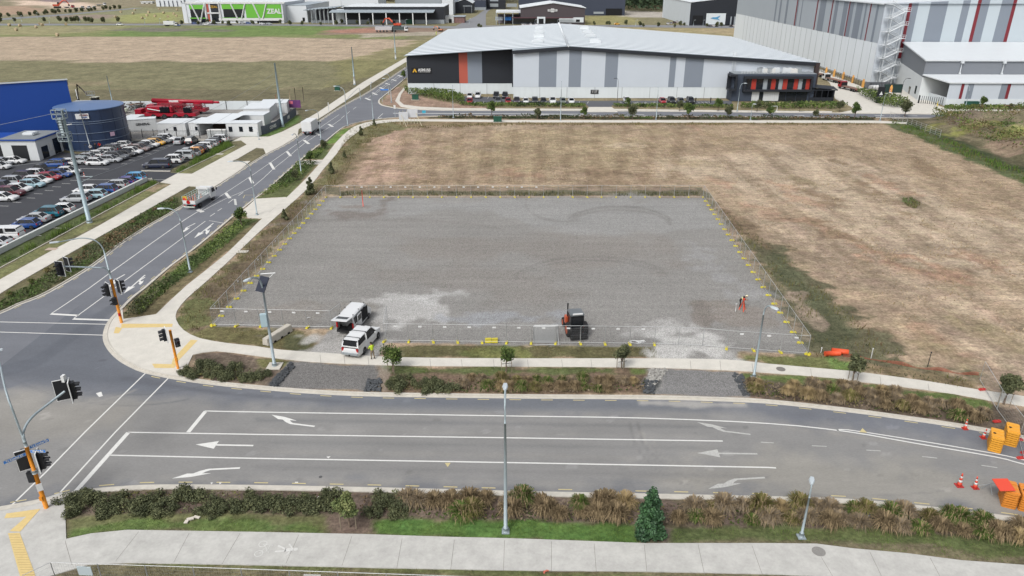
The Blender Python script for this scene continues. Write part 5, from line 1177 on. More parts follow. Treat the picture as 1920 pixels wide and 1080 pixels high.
row_of([('hatch','red',881,193.5),('ute','grey',934,193.2),('hatch','red',953,193.2),('ute','plum',969,193),('hatch','white',986,193),('suv','black',1003,193),('hatch','black',1019,193),('ute','white',1036,193),('hatch','greengrey',1055,193),('hatch','white',1071,193),('suv','white',1175,192.5),('hatch','red',1242,193),('suv','black',1259,193),('hatch','grey',1276,193),('suv','black',1294,193)],
       -PI/2, 'from the left in the row behind the warehouse hedge', 'cars parked behind the warehouse hedge')
for i, (x, y) in enumerate(((492,46.2),(497,46),(505,46.2),(365,45),(377,45.2),(391,44.8),(402,45.2),(455,44.6),(466,44.8),(430,47.2),(386,47))):
    place_car('hatch', ('white','black','silver','blue','grey')[i % 5], x, y, .1 if i < 9 else 0, 'small %s car, %s in front of the green and white factory office' % (('white','black','silver','blue','grey')[i % 5], ORD[i]), 'cars in front of the green office', .05)
for i, x in enumerate((980,985,990,995,1001,1006,1036,1062,1069)):
    c = ('white','silver','grey','white','black')[i % 5]; place_car('hatch', c, x, 47.5, PI/2, '%s car, %s from the left outside the brown shop' % (c, ORD[i]), 'cars outside the brown shop', .05)
for i, x in enumerate((1252,1258,1264,1269,1331,1337,1343,1370,1376,1385,1392,1402,1410)):
    c = ('white','silver','black','white','grey')[i % 5]; place_car('hatch', c, x, 50 if i > 3 else 46-i*1.2, PI/2, '%s car, %s from the left outside the black hangar' % (c, ORD[i]), 'cars outside the black hangar', .05)
place_car('suv', 'white', 225, 47.5, 0, 'white car driving along the far cross road beyond the hay bales', None, .07)
def apply_paint():
    for t, c in COLQ:
        for ch in t.children:
            if ch.name.split('.')[0] in ('body', 'mirror'):
                ch.material_slots[0].link = 'OBJECT'; ch.material_slots[0].material = paint(c)
apply_paint()

# ---- the white ute with canopy and the van by the gate
def heading(a, b_): d = G(*b_)-G(*a); return math.atan2(d.y, d.x)
hu = heading((684,667), (710,638))
cu = (G(643,666)+G(676,670)+G(712,636)+G(686,630))/4
t = make_car('canopy', 'ute', 'ute', True); t.location = (cu.x, cu.y, .13); t.rotation_euler = (0, 0, hu)
t['label'] = 'white four-door ute with white canopy and roof bars stopped across the footpath'
for x in (.7, -.55, -1.9):
    b = MB(); b.tube([(x, -.8, 1.93), (x, .8, 1.93)], .025, 6)
    for s in (-1, 1): b.box(x-.04, s*.74-.03, 1.84, x+.04, s*.74+.03, 1.94)
    b.build('roof_bar', m_trim, t)
b = MB(); b.box(-2.78, -.85, .38, -2.62, .85, .6); b.build('rear_bumper', m_steel, t, bevel=.03)
b = MB(); b.box(-2.86, -.06, .36, -2.76, .06, .46); b.build('tow_bar', m_trim, t)
b = MB(); b.face([(-2.57,-.72,1.28),(-2.57,.72,1.28),(-2.44,.64,1.72),(-2.44,-.64,1.72)][::-1]); b.build('rear_window', m_cg, t)
for s in (-1, 1):
    b = MB(); b.face([(-2.2,s*.905,1.32),(-.95,s*.905,1.32),(-.95,s*.80,1.70),(-2.1,s*.80,1.70)]); b.build('side_window', m_cg, t)
# van with tailgate up and doors open
hv = heading((672,623), (694,597)); cv = (G(636,622)+G(670,624)+G(694,597)+G(664,594))/4
v = thing('van', 'white high-roof van with raised tailgate and open front door on the gravel', 'van', (cv.x, cv.y, .1), hv)
L, hw, zr = 4.95, .93, 2.0
def vr(x, w, z0, z1, tw): return [(x,-hw*w*.95,z0),(x,-hw*w,z0+.15),(x,-hw*w,1.05 if z1 > 1.1 else z1*.9),(x,-hw*tw,z1-.06),(x,-hw*tw*.85,z1),(x,hw*tw*.85,z1),(x,hw*tw,z1-.06),(x,hw*w,1.05 if z1 > 1.1 else z1*.9),(x,hw*w,z0+.15),(x,hw*w*.95,z0)]
b = MB(); b.loft([vr(L/2,.86,.35,.85,.75), vr(L/2-.12,.96,.25,1.0,.86), vr(L/2-.5,1,.2,1.18,.9), vr(L/2-1.35,1,.2,1.97,.84), vr(0,1,.2,2.02,.86), vr(-L/2+.06,1,.2,1.99,.86)], cap=False); b.face(vr(L/2,.86,.35,.85,.75))
b.face([(-L/2+.9,-.86,.5),(-L/2+.9,.86,.5),(-L/2+.9,.8,1.9),(-L/2+.9,-.8,1.9)]); b.build('body', paint('white'), v, fix=True)
b = MB(); b.box(-L/2+.02,-.84,.45,-L/2+.9,.84,.5); b.box(-L/2+.1,-.78,.5,-L/2+.85,-.2,.95); b.box(-L/2+.95,-.8,.5,-L/2+.9,.8,1.85); b.build('load_bay', m_dark, v)
b = MB(); b.face([(L/2-.56,-.86,1.2),(L/2-.56,.86,1.2),(L/2-1.3,.74,1.9),(L/2-1.3,-.74,1.9)]); b.build('windscreen', m_cg, v)
for s in (-1, 1):
    for (xa, xb) in ((1.05,.35),(.25,-.9),(-1.0,-2.1)):
        b = MB(); b.face([(xa,s*.955,1.12),(xb,s*.955,1.12),(xb,s*.845,1.78),(xa-(.3 if xa > 1 else 0),s*.845,1.78)]); b.build('side_window', m_cg, v)
    b = MB(); b.cbox((-L/2+.03, s*.86, 1.05), (.08,.16,.55)); b.build('tail_light', m_tl, v)
    b = MB(); b.cbox((L/2-.15, s*.72, .78), (.2,.3,.2)); b.build('headlight', m_hl, v)
M = Matrix.Translation((-L/2+.05, 0, 1.98)) @ Matrix.Rotation(math.radians(8), 4, 'Y'); b = MB(); b.box(-1.35,-.84,-.05,0,.84,.03,0,M); tg = b.build('tailgate', paint('white'), v, bevel=.02)
b = MB(); b.box(-.75,-.6,.032,-.1,.6,.05,0,M); b.build('tailgate_window', m_cg, tg)
for s in (-1, 1): b = MB(); b.tube([(-L/2+.1,s*.82,1.6),(-L/2-.5,s*.8,2.0)],.02,5); b.build('gas_strut', m_trim, v)
M = Matrix.Translation((1.35,-.95,0)) @ Matrix.Rotation(math.radians(-68), 4, 'Z'); b = MB(); b.box(-1.05,-.03,.4,0,.03,1.1,0,M); b.box(-1.05,-.03,1.1,-.98,.03,1.8,0,M); b.box(-.2,-.03,1.1,-.12,.03,1.75,0,M); b.box(-1.05,-.03,1.74,-.2,.03,1.8,0,M); dr = b.build('front_door', paint('white'), v)
b = MB(); b.box(-.95,.035,.45,-.1,.06,1.05,0,M); b.build('door_trim', m_trim, dr); b = MB(); b.box(-.98,-.01,1.1,-.2,.01,1.74,0,M); b.build('door_window', m_cg, dr)
b = MB(); b.box(1.25,-.97,.45,.3,-.94,1.75); b.build('door_opening', m_dark, v)
b = MB(); b.box(.25,-.965,.45,-.45,-.94,1.75); b.build('door_opening', m_dark, v)
b = MB(); b.box(-1.5,-1.02,.4,-.5,-.97,1.8); sdr = b.build('sliding_door', paint('white'), v); b = MB(); b.box(-1.4,-1.04,1.1,-.6,-1.02,1.7); b.build('door_window', m_cg, sdr)
for x in (1.5, -1.45):
    for s in (-1, 1): w = wheel_mesh(.34).build('wheel', [m_tyre, m_trim, m_rim], v); w.location = (x, s*.84, .34)
b = MB(); b.box(-L/2-.1,-.9,.3,-L/2+.05,.9,.48); b.build('rear_bumper', m_trim, v)
for x in (1.0, -.5, -1.9):
    for s in (-1, 1): b = MB(); b.cbox((x, s*.72, 2.04), (.1,.08,.08)); b.build('roof_mount', m_trim, v)

# ---- trucks
def truck(name, label, loc, rz, cabc, L=7.2, deck='flat', dcol=None, cat='truck', Wd=2.1, s=1.):
    t = thing(name, label, cat, loc, rz); t.scale = (s, s, s); c = paint(cabc); x1 = L/2
    b = MB(); pr = [(x1-1.75,.55),(x1-.05,.5),(x1,.9),(x1-.12,1.35),(x1-.5,2.15),(x1-.75,2.28),(x1-1.7,2.28),(x1-1.8,1.6)]
    b.loft([[(x, -Wd/2+.05, z) for x, z in pr], [(x, -Wd/2, z) for x, z in pr], [(x, Wd/2, z) for x, z in pr], [(x, Wd/2-.05, z) for x, z in pr]][1:3]); b.build('cab', c, t, fix=True, bevel=.06)
    b = MB(); b.face([(x1-.1,-Wd/2+.1,1.4),(x1-.1,Wd/2-.1,1.4),(x1-.47,Wd/2-.16,2.12),(x1-.47,-Wd/2+.16,2.12)]); b.build('windscreen', m_cg, t)
    for q in (-1, 1):
        b = MB(); b.face([(x1-.25,q*(Wd/2+.012),1.4),(x1-1.3,q*(Wd/2+.012),1.4),(x1-1.3,q*(Wd/2+.012),2.05),(x1-.52,q*(Wd/2+.012),2.05)]); b.build('side_window', m_cg, t)
        b = MB(); b.cbox((x1-.1, q*(Wd/2+.18), 1.75), (.1,.16,.4)); b.build('mirror', m_trim, t)
        b = MB(); b.cbox((-L/2+.02, q*Wd*.38, .75), (.06,.3,.14)); b.build('tail_light', m_tl, t)
    b = MB()
    for q in (-.4, .4): b.box(-L/2, q-.06, .6, x1-.5, q+.06, .8)
    b.build('chassis', m_trim, t)
    xs = (x1-1.0, -L/2+1.4) if L < 8 else (x1-1.0, -L/2+2.6, -L/2+1.4)
    for x in xs:
        for q in (-1, 1): w = wheel_mesh(.42, .3).build('wheel', [m_tyre, m_trim, m_rim], t); w.location = (x, q*(Wd/2-.2), .42)
    b = MB(); b.box(-L/2, -Wd/2, .85, x1-1.95, Wd/2, 1.0); b.build('deck', dcol or m_steel, t); return t, x1
a1, a2 = G(345,397), G(392,372); c = (a1+a2)/2
t, x1 = truck('drop_side_truck', 'white tray truck carrying road signs and cones with a red roundel on its tailgate', (c.x+.5, c.y+.4, .03), heading((352,396), (396,371)), 'white', 6.4)
b = MB()
for q in (-1.05, 1.0): b.box(-3.2, q, 1.0, x1-2, q+.05, 1.5)
b.box(-3.2,-1.05,1.0,-3.15,1.05,1.5); b.build('drop_side', m_wht, t)
b = MB()
for q in (-1.05, 1.0):
    for k in range(7): b.box(-3.2+k*.7, q, 1.5, -3.15+k*.7, q+.05, 2.1)
    for z in (1.75, 2.1): b.box(-3.2, q, z, x1-2, q+.05, z+.05)
b.build('side_rail', mat('rail_pale', (200,224,220), .6), t)
b = MB(); b.cbox((x1-2.1,0,2.3),(.2,2,.35)); b.build('light_bar', m_wht, t)
M = Matrix.Translation((-3.22,.1,1.28)); b = MB(); b.loft([[(0,.3*math.cos(a*PI/10),.3*math.sin(a*PI/10)) for a in range(20)],[(-.02,.3*math.cos(a*PI/10),.3*math.sin(a*PI/10)) for a in range(20)]]); o = b.build('roundel', m_tl, t); o.location = (-3.22,.1,1.25)
b = MB(); b.box(-3.4,-.9,.45,-3.25,.9,.6); b.build('rear_bumper', mat('bumper_stripe', (214,220,210), .6), t)
m_cone = mat('cone_orange', (236,84,60), .6); cargo = [(-2.6,.5),(-2.2,-.5),(-1.6,.2),(-1.1,-.5),(-.6,.4),(0,-.3),(.5,.3),(-2.8,-.1),(-1.9,.7)]
for i, (x, y) in enumerate(cargo):
    b = MB(); b.loft([[(.17*math.cos(a*PI/5),.17*math.sin(a*PI/5),0) for a in range(10)],[(.04*math.cos(a*PI/5),.04*math.sin(a*PI/5),.8) for a in range(10)]]); b.box(-.2,-.2,0,.2,.2,.04)
    o = b.build('traffic_cone', mat('cargo_pink', (214,150,132), .7) if i % 3 else m_wht, None); R_ = Matrix.Rotation(t.rotation_euler.z, 3, 'Z') @ Vector((x, y, 1.05)); o.location = t.location+R_; tag(o, '%s cone, %s from the tailgate end of the heap on the white truck tray' % ('faded orange' if i % 3 else 'white', ORD[sorted(range(9), key=lambda j: cargo[j][0]).index(i)]), 'traffic cone', 'cones on the truck tray')
p = G(340,377,1.0); sn = thing('road_sign_stack', 'yellow-framed folded road sign standing at the back of the truck tray', 'sign', t.location+Matrix.Rotation(t.rotation_euler.z, 3, 'Z') @ Vector((-3.0,.75,1.02)), t.rotation_euler.z)
b = MB(); b.box(-.04,-.4,0,.04,.4,1.1); b.build('sign_face', mat('sign_yellow', (226,190,70), .6), sn); b = MB(); b.cbox((-.05,0,.6),(.02,.5,.5),0,0,.78); b.build('symbol', m_cone, sn)
a1, a2 = G(572,258), G(590,246); c = (a1+a2)/2
t, x1 = truck('box_truck', 'white box truck driving away up the long road', (c.x, c.y+1.5, .03), heading((572,258), (592,244)), 'white', 6.6)
b = MB(); b.box(-3.3,-1.15,1.0,x1-1.9,1.15,3.1); b.build('box_body', m_cont, t, bevel=.04); b = MB(); b.box(-3.33,-1.05,1.05,-3.3,-.02,3.0); b.box(-3.33,.02,1.05,-3.3,1.05,3.0); b.build('rear_door', m_wht, t)
for i, (lab, cc, x, y) in enumerate((('flatbed truck with crimson cab nearest the forecourt gate','red',1592,169),('flatbed truck with white cab between the other two trucks','white',1560,153),('flatbed truck with dark cab at the far end of the truck lane','black',1535,143))):
    p = G(x, y, .15); t, x1 = truck('flatbed_truck', lab, p, math.radians(100), cc, 9.5, dcol=mat('deck_timber', (140,112,100), .9, var=.3, scale=1.5), s=1.0); t['group'] = 'flatbed trucks queued beside the tall store'
    b = MB(); b.box(x1-1.95,-1,.9,x1-1.9,1,2.0); b.build('headboard', m_trim, t)
# dump truck and trailer, excavator
t, x1 = truck('tipper_truck', 'white-cabbed tipper truck facing right beside the orange excavator', G(748,59.5,.1), 0, 'white', 9, s=1.25); b = MB(); b.box(-4.4,-1.1,1.0,x1-2,1.1,2.3); b.build('tipper_body', mat('tipper_green', (74,88,88), .7), t)
t = thing('trailer', 'pale grey tipping trailer behind the tipper truck', 'trailer', G(720,60,.1)); b = MB(); b.loft([[(-5,-1.4,1.2),(5,-1.4,1.2),(5,-1.4,3.0),(-5,-1.4,3.0)],[(-5,1.4,1.2),(5,1.4,1.2),(5,1.4,3.0),(-5,1.4,3.0)]]); b.build('trailer_body', mat('trailer_grey', (206,204,206), .6), t)
for k in range(4): w = wheel_mesh(.55,.4).build('wheel', [m_tyre, m_trim, m_rim], t); w.location = (-4+k*2,-1.2,.55)
def excavator(name, label, loc, rz, s, col):
    t = thing(name, label, 'excavator', loc, rz); t.scale = (s,)*3; m = col
    for y in (-1.1, 1.1): b = MB(); b.box(-2,y-.3,0,2,y+.3,.9); b.build('track', m_trim, t, bevel=.2)
    b = MB(); b.box(-2.2,-1.4,1.1,1.3,1.4,2.1); b.build('house', m, t, bevel=.15); b = MB(); b.box(.2,.4,2.1,1.6,1.4,3.3); b.build('cab', m_cg, t, bevel=.08); 
    b = MB(); b.tube([(1,-.2,1.8),(3.6,-.2,4.2),(5.6,-.2,4.0)],[.4,.45,.3],6); b.build('boom', m, t); b = MB(); b.tube([(5.3,-.2,4.2),(6.6,-.2,2.2)],[.35,.2],6); b.build('dipper_arm', m, t)
    b = MB(); b.loft([[(6.3,-.8,2.3),(7.2,-.8,1.6),(6.6,-.8,.9),(5.9,-.8,1.4)],[(6.3,.4,2.3),(7.2,.4,1.6),(6.6,.4,.9),(5.9,.4,1.4)]]); b.build('bucket', m_trim, t); return t
m_exo = mat('excavator_orange', (214,84,52), .5); excavator('excavator', 'orange excavator with raised boom working near the far cross road', G(744,52,.1), PI-.05, 1.35, m_exo)
excavator('excavator', 'small orange excavator in the distant quarry at top left', G(108,15,.1), .4, 1.6, m_exo)
excavator('excavator', 'white and orange digger near the corner of the far crossroads', G(826,59,.1), 2.8, .7, mat('excavator_pale', (226,150,110), .5))
# two crimson cranes parked in the yard
m_crane = mat('crane_crimson', (176,28,52), .4)
def crane(label, px, py, L, rz, lattice):
    t = thing('mobile_crane', label, 'crane', G(px, py, .1), rz, 'crimson mobile cranes parked in the yard')
    b = MB(); b.box(-L/2,-1.3,.7,L/2,1.3,1.5); b.box(-L/2,-1.3,1.5,-L/2+1.6,1.3,2.4); b.build('carrier', m_crane, t, bevel=.08)
    b = MB(); b.box(-L*.32,-1.2,1.6,L*.12,1.2,3.0); b.build('upper_body', m_crane, t, bevel=.15)
    b = MB(); b.box(L*.3,-1.2,1.5,L*.42,0.2,2.8); b.build('driver_cab', m_cg if lattice else m_crane, t, bevel=.1)
    for k in range(5):
        for y in (-1.15, 1.15): w = wheel_mesh(.65,.45).build('wheel', [m_tyre, m_trim, m_rim], t); w.location = (-L*.38+k*L*.18, y, .65)
    if lattice:
        b = MB()
        for y in (-.7, .7):
            for z in (1.9, 3.2): b.tube([(-L*.1,y,z+.4),(L*.62,y,z)],.09,4)
            for k in range(12): x = -L*.1+k*L*.06; b.tube([(x,y,2.3),(x+L*.06,y,3.3)],.05,4); b.tube([(x+L*.06,y,3.3),(x+L*.06,y,2.1)],.05,4)
        b.build('lattice_boom', mat('crane_dark_red', (124,36,48), .6), t); b = MB(); b.tube([(-L*.28,-1.32,2.6),(-L*.05,-1.32,2.0)],.12,4); b.build('stripe', m_wht, t)
        b = MB(); b.box(-L*.08,-1.45,1.7,L*.08,-.6,3.0); b.build('operator_cab', m_cg, t, bevel=.1)
    else:
        b = MB(); b.tube([(-L*.42,0,3.3),(L*.62,0,2.9)],[.6,.45],8); b.tube([(L*.6,0,2.9),(L*.72,0,2.85)],.3,8); b.build('telescopic_boom', m_crane, t)
        b = MB(); b.box(-L*.12,-.64,3.0,L*.04,-.6,3.5); b.build('sign_board', m_wht, t)
crane('crimson lattice-boom crane with white chevrons nearest the white containers', 316, 222, 15, 0, True)
crane('crimson telescopic crane parked against the yard wall', 336, 213, 15, 0, False)
# ============================================================ POLES, SIGNALS, SIGNS
m_pole = mat('pole_galvanised', (176,190,196), .5, .3, var=.08, scale=1.5); m_lamp = mat('lamp_head', (206,216,222), .4); m_lens = mat('lamp_lens', (236,238,236), .3)
m_sorange = mat('signal_orange', (236,150,34), .55)
def curve3(p0, p1, p2, n=8): return [(1-t)**2*p0+2*t*(1-t)*p1+t*t*p2 for t in [k/n for k in range(n+1)]]
def street_light(label, px, py, top_py, arm, name='street_light', r=.11, z=.1, head=True, dark=False, group='street lights', arch=1.6):
    """arm = horizontal reach vector; the pole bends over to its lamp head"""
    p = G(px, py, z); h = ZT(p.y, top_py)-z; t = thing(name, label, 'street light', p, 0, group)
    m = m_black if dark else m_pole; A = Vector((arm[0], arm[1], 0)); Lr = A.length; V = Vector
    rise = min(arch, h*.2)
    b = MB(); b.tube([V((0,0,0)), V((0,0,h*.5)), V((0,0,h-rise))], [r, r*.75, r*.55], 8)
    pts = curve3(V((0,0,h-rise)), V((0,0,h+.02)), A+V((0,0,h))); b.tube(pts, [r*.52]*len(pts), 6); b.build('pole', m, t)
    b = MB(); b.cbox((0,0,.03), (.5,.5,.06)); b.tube([(0,0,.03),(0,0,.35)], r*1.5, 8); b.build('base_plate', m, t)
    d = A.normalized() if Lr > 1e-6 else V((0, 1, 0)); a = math.atan2(d.y, d.x); M = Matrix.Translation(A+V((0,0,h))) @ Matrix.Rotation(a, 4, 'Z'); Hl = .75
    b = MB(); b.loft([[M @ V((x,-w,-.05)), M @ V((x,w,-.05)), M @ V((x,w*.7,zz)), M @ V((x,-w*.7,zz))] for x, w, zz in ((-.1,.05,.03),(.1,.12,.07),(Hl*.6,.19,.07),(Hl,.13,.03))]); hd = b.build('lamp_head', m if dark else m_lamp, t, fix=True)
    b = MB(); b.box(.12,-.13,-.075,Hl*.85,.13,-.052,0,M); b.build('lens', m_lens, hd); return t
def arm_to(px, py, hx, hy, z):     # reach from the pole foot to a head seen at (hx, hy)
    p = G(px, py, .1); q = G(hx, hy, z+.1); return (q.x-p.x, q.y-p.y)
street_light('tall street light in the centre foreground between shared path and road', 948, 997, 752, (0, 1.3), r=.13)
street_light('short leaning-looking street light on the grass at lower right', 1502, 1007, 914, (.15, .35), r=.10)
street_light('street light beside the second gravel driveway north of the road', 1413, 708, 570, (.35, -.5), r=.12, arch=1.0)
street_light('street light in the planting between long road and east path, nearest the junction', 357, 510, 390, arm_to(357,510,308,392,8.1), r=.12)
street_light('street light beside the small tree near the bus stop apron', 482, 403, 300, arm_to(482,403,437,304,8.3), r=.11)
street_light('street light behind the short path link to the long road', 565, 326, 247, arm_to(565,326,549,248,8.0), r=.11)
street_light('street light on the corner behind the crossing, left of the pair', 652, 236, 163, arm_to(652,236,630,162,9.0), r=.11)
street_light('street light on the corner of the cross road, right of the pair', 700, 225, 156, (0, 1.2), r=.11)
street_light('street light on the left kerb beside the box truck driveway', 602, 262, 203, arm_to(602,262,577,202,7.3), r=.1)
street_light('street light at the far corner of the warehouse block', 734, 192, 139, (-.9, 0), r=.1); street_light('thin street light just behind the far corner one', 729, 177, 147, (-.9, 0), r=.08)
street_light('street light on the left verge of the long road, far beyond the junction', 676, 188, 160, arm_to(676,188,645,160,8), r=.09)
street_light('street light left of the striped warehouse forecourt', 850, 221, 161, (0, 1.0), r=.1)
street_light('street light before the warehouse drive on the field side', 1051, 226, 154, (0, 1.0), r=.1); street_light('street light right of the warehouse drive on the field side', 1230, 224, 164, (0, 1.0), r=.1)
street_light('street light beside the steps to the dark office', 1382, 209, 156, (.9, 0), r=.1); street_light('low street light in front of the dark office', 1407, 225, 195, (.2, 0), r=.08)
street_light('street light before the black sign board of the truck drive', 1650, 226, 174, (.9, 0), r=.1); street_light('street light before the lean-to annex wall', 1809, 205, 162, (0, .9), r=.1)
street_light('black car park lamp in front of the pale warehouse wall', 1157, 195, 147, (-.5, 0), dark=True, r=.08); street_light('black lamp on the concrete drive beside the annex', 1685, 197, 147, (1.0, 0), dark=True, r=.08)
street_light('thin black lamp standing in front of the escape stair', 1647, 186, 141, (0, .1), dark=True, r=.08); street_light('black car park lamp between the rear row of cars and tank', 165, 303, 272, (0, .1), dark=True, r=.06)
street_light('lamp post beside the dark van-sized gate post at the cabin row', 486, 262, 240, (-.3, 0), r=.06)
dl = sorted([(355,44),(371,45.5),(300,46),(272,46),(487,45),(650,46),(690,47),(761,48),(880,46),(936,46.5),(1003,48),(1045,48),(1300,49),(1318,49),(1192,49),(93,44),(27,43),(150,42),(41,41),(70,35)])
for i, (x, y) in enumerate(dl): street_light('distant street light along the far cross road, %s from the left' % ORD[i], x, y, y-11.5, (.5, 0), r=.12, z=.0, group='distant street lights')
# solar street light beside the first gravel driveway
t = street_light('street light with solar panel and white box beside the first gravel driveway', 515, 687, 514, arm_to(515,687,470,521,9.4), r=.16)
b = MB(); b.cbox((-.05, .2, 8.3), (1.0, .07, 1.45), math.radians(-25), 0, math.radians(-38)); b.build('solar_panel', mat('solar_cell', (30,38,58), .3), t)
b = MB(); b.tube([(0,0,7.9),(.25,.55,8.5),(.9,.8,9.1)], .05, 6); b.tube([(-.2,.5,9.15),(1.0,.9,9.1)], .06, 4); b.build('panel_bracket', m_wht, t)
b = MB(); b.cbox((-.28,-.15,4.9), (.6,.35,1.3), .3); b.build('battery_box', mat('box_pale', (190,214,222), .5), t, bevel=.05)
b = MB(); b.box(-.65,-.65,.0,.65,.65,.08); b.build('footing', m_kerb, t)

def signal_head(t, M, n=3, board=True, s=1.):
    b = MB()
    if board: b.box(-.42*s,-.02,-.75*s,.42*s,.03,.75*s,0,M)
    b.box(-.2*s,-.3,-.62*s if n == 3 else -.4*s,.2*s,-.0,.62*s if n == 3 else .4*s,0,M); o = b.build('signal_head', m_black, t)
    for k in range(n):
        z = (.4-.4*k)*s if n == 3 else (.2-.4*k)*s
        v = MB(); V = Vector
        for j in range(8):
            a0, a1 = math.radians(-20+j*27.5), math.radians(-20+(j+1)*27.5)
            v.face([M @ V((.17*math.cos(a0),-.3,z+.17*math.sin(a0))), M @ V((.17*math.cos(a1),-.3,z+.17*math.sin(a1))), M @ V((.17*math.cos(a1)*.9,-.62,z+.17*math.sin(a1)-.03)), M @ V((.17*math.cos(a0)*.9,-.62,z+.17*math.sin(a0)-.03))])
        v.build('visor', m_black, o)
        v = MB(); v.face([M @ V((.14*math.cos(j*PI/6),-.305,z+.14*math.sin(j*PI/6))) for j in range(12)]); v.build('lens', [mat('lens_red', (90,30,30), .3), mat('lens_amber', (96,74,34), .3), mat('lens_green', (30,80,60), .3)][k if n == 3 else (0, 2)[k]], o)
    if board:
        v = MB(); w = .03
        for q in ((-.45,-.78,.45,-.75),(-.45,.75,.45,.78),(-.45,-.75,-.42,.75),(.42,-.75,.45,.75)): v.box(q[0]*s,-.03,q[1]*s,q[2]*s,.04,q[3]*s,0,M)
        v.build('board_edge', m_wht, o)
    return o
def TM(x, y, z, rz): return Matrix.Translation((x, y, z)) @ Matrix.Rotation(rz, 4, 'Z')
def to_face(fr, to): return math.atan2(to[1]-fr[1], to[0]-fr[0])+PI/2     # head looks along -y
# A: north-west corner of the plaza, mast arm over the long road
p = G(228,605,.13); t = thing('traffic_signal', 'tall orange traffic signal with mast arm over the long road and street lamp on top', 'traffic signal', p, 0, 'traffic signals')
b = MB(); b.tube([(0,0,0),(0,0,5.0)], .15, 10); b.build('post', m_sorange, t); b = MB(); b.tube([(0,0,5.0),(0,0,6.0)], .11, 8)
q = G(118,499,6.6)-p; q1 = G(180,506,6.5)-p; V = Vector; pts = curve3(V((0,0,5.6)), V((-.2,0,6.4)), V((q1.x*.6,q1.y*.6,6.45)))+[V((q.x,q.y,6.45))]; b.tube(pts, .08, 6); b.build('mast_arm', m_pole, t)
q2 = G(108,454,9.6)-p; pts = [V((0,0,5.6)),V((0,0,7.8))]+curve3(V((0,0,7.8)), V((0,0,9.6)), V((q2.x*.5,q2.y*.5,9.65)))+[V((q2.x,q2.y,9.45))]; b = MB(); b.tube(pts, [.085]*2+[.06]*(len(pts)-2), 6); b.build('lamp_arm', m_pole, t)
b = MB(); b.cbox((q2.x-.3,q2.y,9.45),(.9,.32,.12),math.atan2(q2.y,q2.x)); b.build('lamp_head', m_lamp, t, bevel=.04)
signal_head(t, TM(q.x-.2,q.y-.25,6.3,math.radians(-10)), s=1.05); signal_head(t, TM(q.x+.15,q.y+.45,6.5,math.radians(150)), s=1.0)
signal_head(t, TM(-.38,-.25,3.9,math.radians(-40))); signal_head(t, TM(.4,.3,4.0,math.radians(140))); signal_head(t, TM(.15,-.3,2.7,math.radians(-20)), 2, False)
b = MB(); b.cbox((.1,-.2,1.05),(.2,.14,.3)); b.build('push_button', m_tl, t)
# B: short post on the plaza
p = G(334,691,.13); t = thing('traffic_signal', 'short orange traffic signal on the south side of the corner plaza', 'traffic signal', p, 0, 'traffic signals')
b = MB(); b.tube([(0,0,0),(0,0,4.0)], .12, 10); b.build('post', m_sorange, t)
signal_head(t, TM(-.42,.0,3.55,math.radians(-60)), s=.9); signal_head(t, TM(.5,-.2,2.9,math.radians(40)), 2, False); b = MB(); b.cbox((.1,-.15,1.05),(.2,.14,.3)); b.build('push_button', m_sorange, t)
# C: foreground mast signal with street names
p = G(87,952,.13); t = thing('traffic_signal', 'foreground orange traffic signal with mast arm, lamp arm and blue street name blades', 'traffic signal', p, 0, 'traffic signals')
b = MB(); b.tube([(0,0,0),(0,0,3.1)], .15, 10); b.tube([(0,0,3.1),(0,0,5.1)], .13, 10); b.build('post', m_sorange, t)
b = MB(); b.tube([(0,0,5.1),(0,0,5.5)], .11, 8); b.tube([(0,0,2.95),(0,0,3.2)], .2, 8)
q = G(121,735,6.9)-p; pts = [V((0,0,5.4)),V((0,0,5.8))]+curve3(V((0,0,5.8)), V((.0,.2,6.6)), V((q.x*.35,q.y*.35,6.75)))[1:]+[V((q.x,q.y,6.8))]; b.tube(pts, [.1]*3+[.08]*(len(pts)-3), 8); b.build('mast_arm', m_pole, t)
q3 = G(2,692,9.6)-p; q4 = G(25,740,8.9)-p; pts = [V((0,0,5.4)),V((-.05,0,6.4)),V((-.15,.05,8.0))]+curve3(V((-.15,.05,8.0)), V((-.3,.1,9.2)), V((q3.x,q3.y,9.5)))[1:]+[V((q3.x*2,q3.y*2,9.45))]; b = MB(); b.tube(pts, .065, 6); b.build('lamp_arm', m_pole, t)
b = MB(); b.cbox((q3.x*2,q3.y*2,9.42),(.9,.32,.12),.5); b.build('lamp_head', m_lamp, t, bevel=.04)
signal_head(t, TM(q.x-.35,q.y+.3,6.75,math.radians(205)), s=1.05); signal_head(t, TM(q.x+.3,q.y+.25,6.75,math.radians(115)), s=1.05); b = MB(); b.cbox((q.x,q.y+.3,7.7),(.2,.3,.5)); b.build('sensor', m_wht, t)
signal_head(t, TM(-.5,.1,3.95,math.radians(215)), s=1.); signal_head(t, TM(.52,.05,3.95,math.radians(110)), s=1.); signal_head(t, TM(-.25,-.2,2.7,math.radians(190)), 2, False)
b = MB(); b.cbox((.15,-.2,1.9),(.35,.05,.55),.6); b.build('notice', m_wht, t); b = MB(); b.cbox((.0,-.18,.95),(.2,.14,.3)); b.build('push_button', m_sorange, t)
m_bsign = mat('street_sign_blue', (60,140,232), .5)
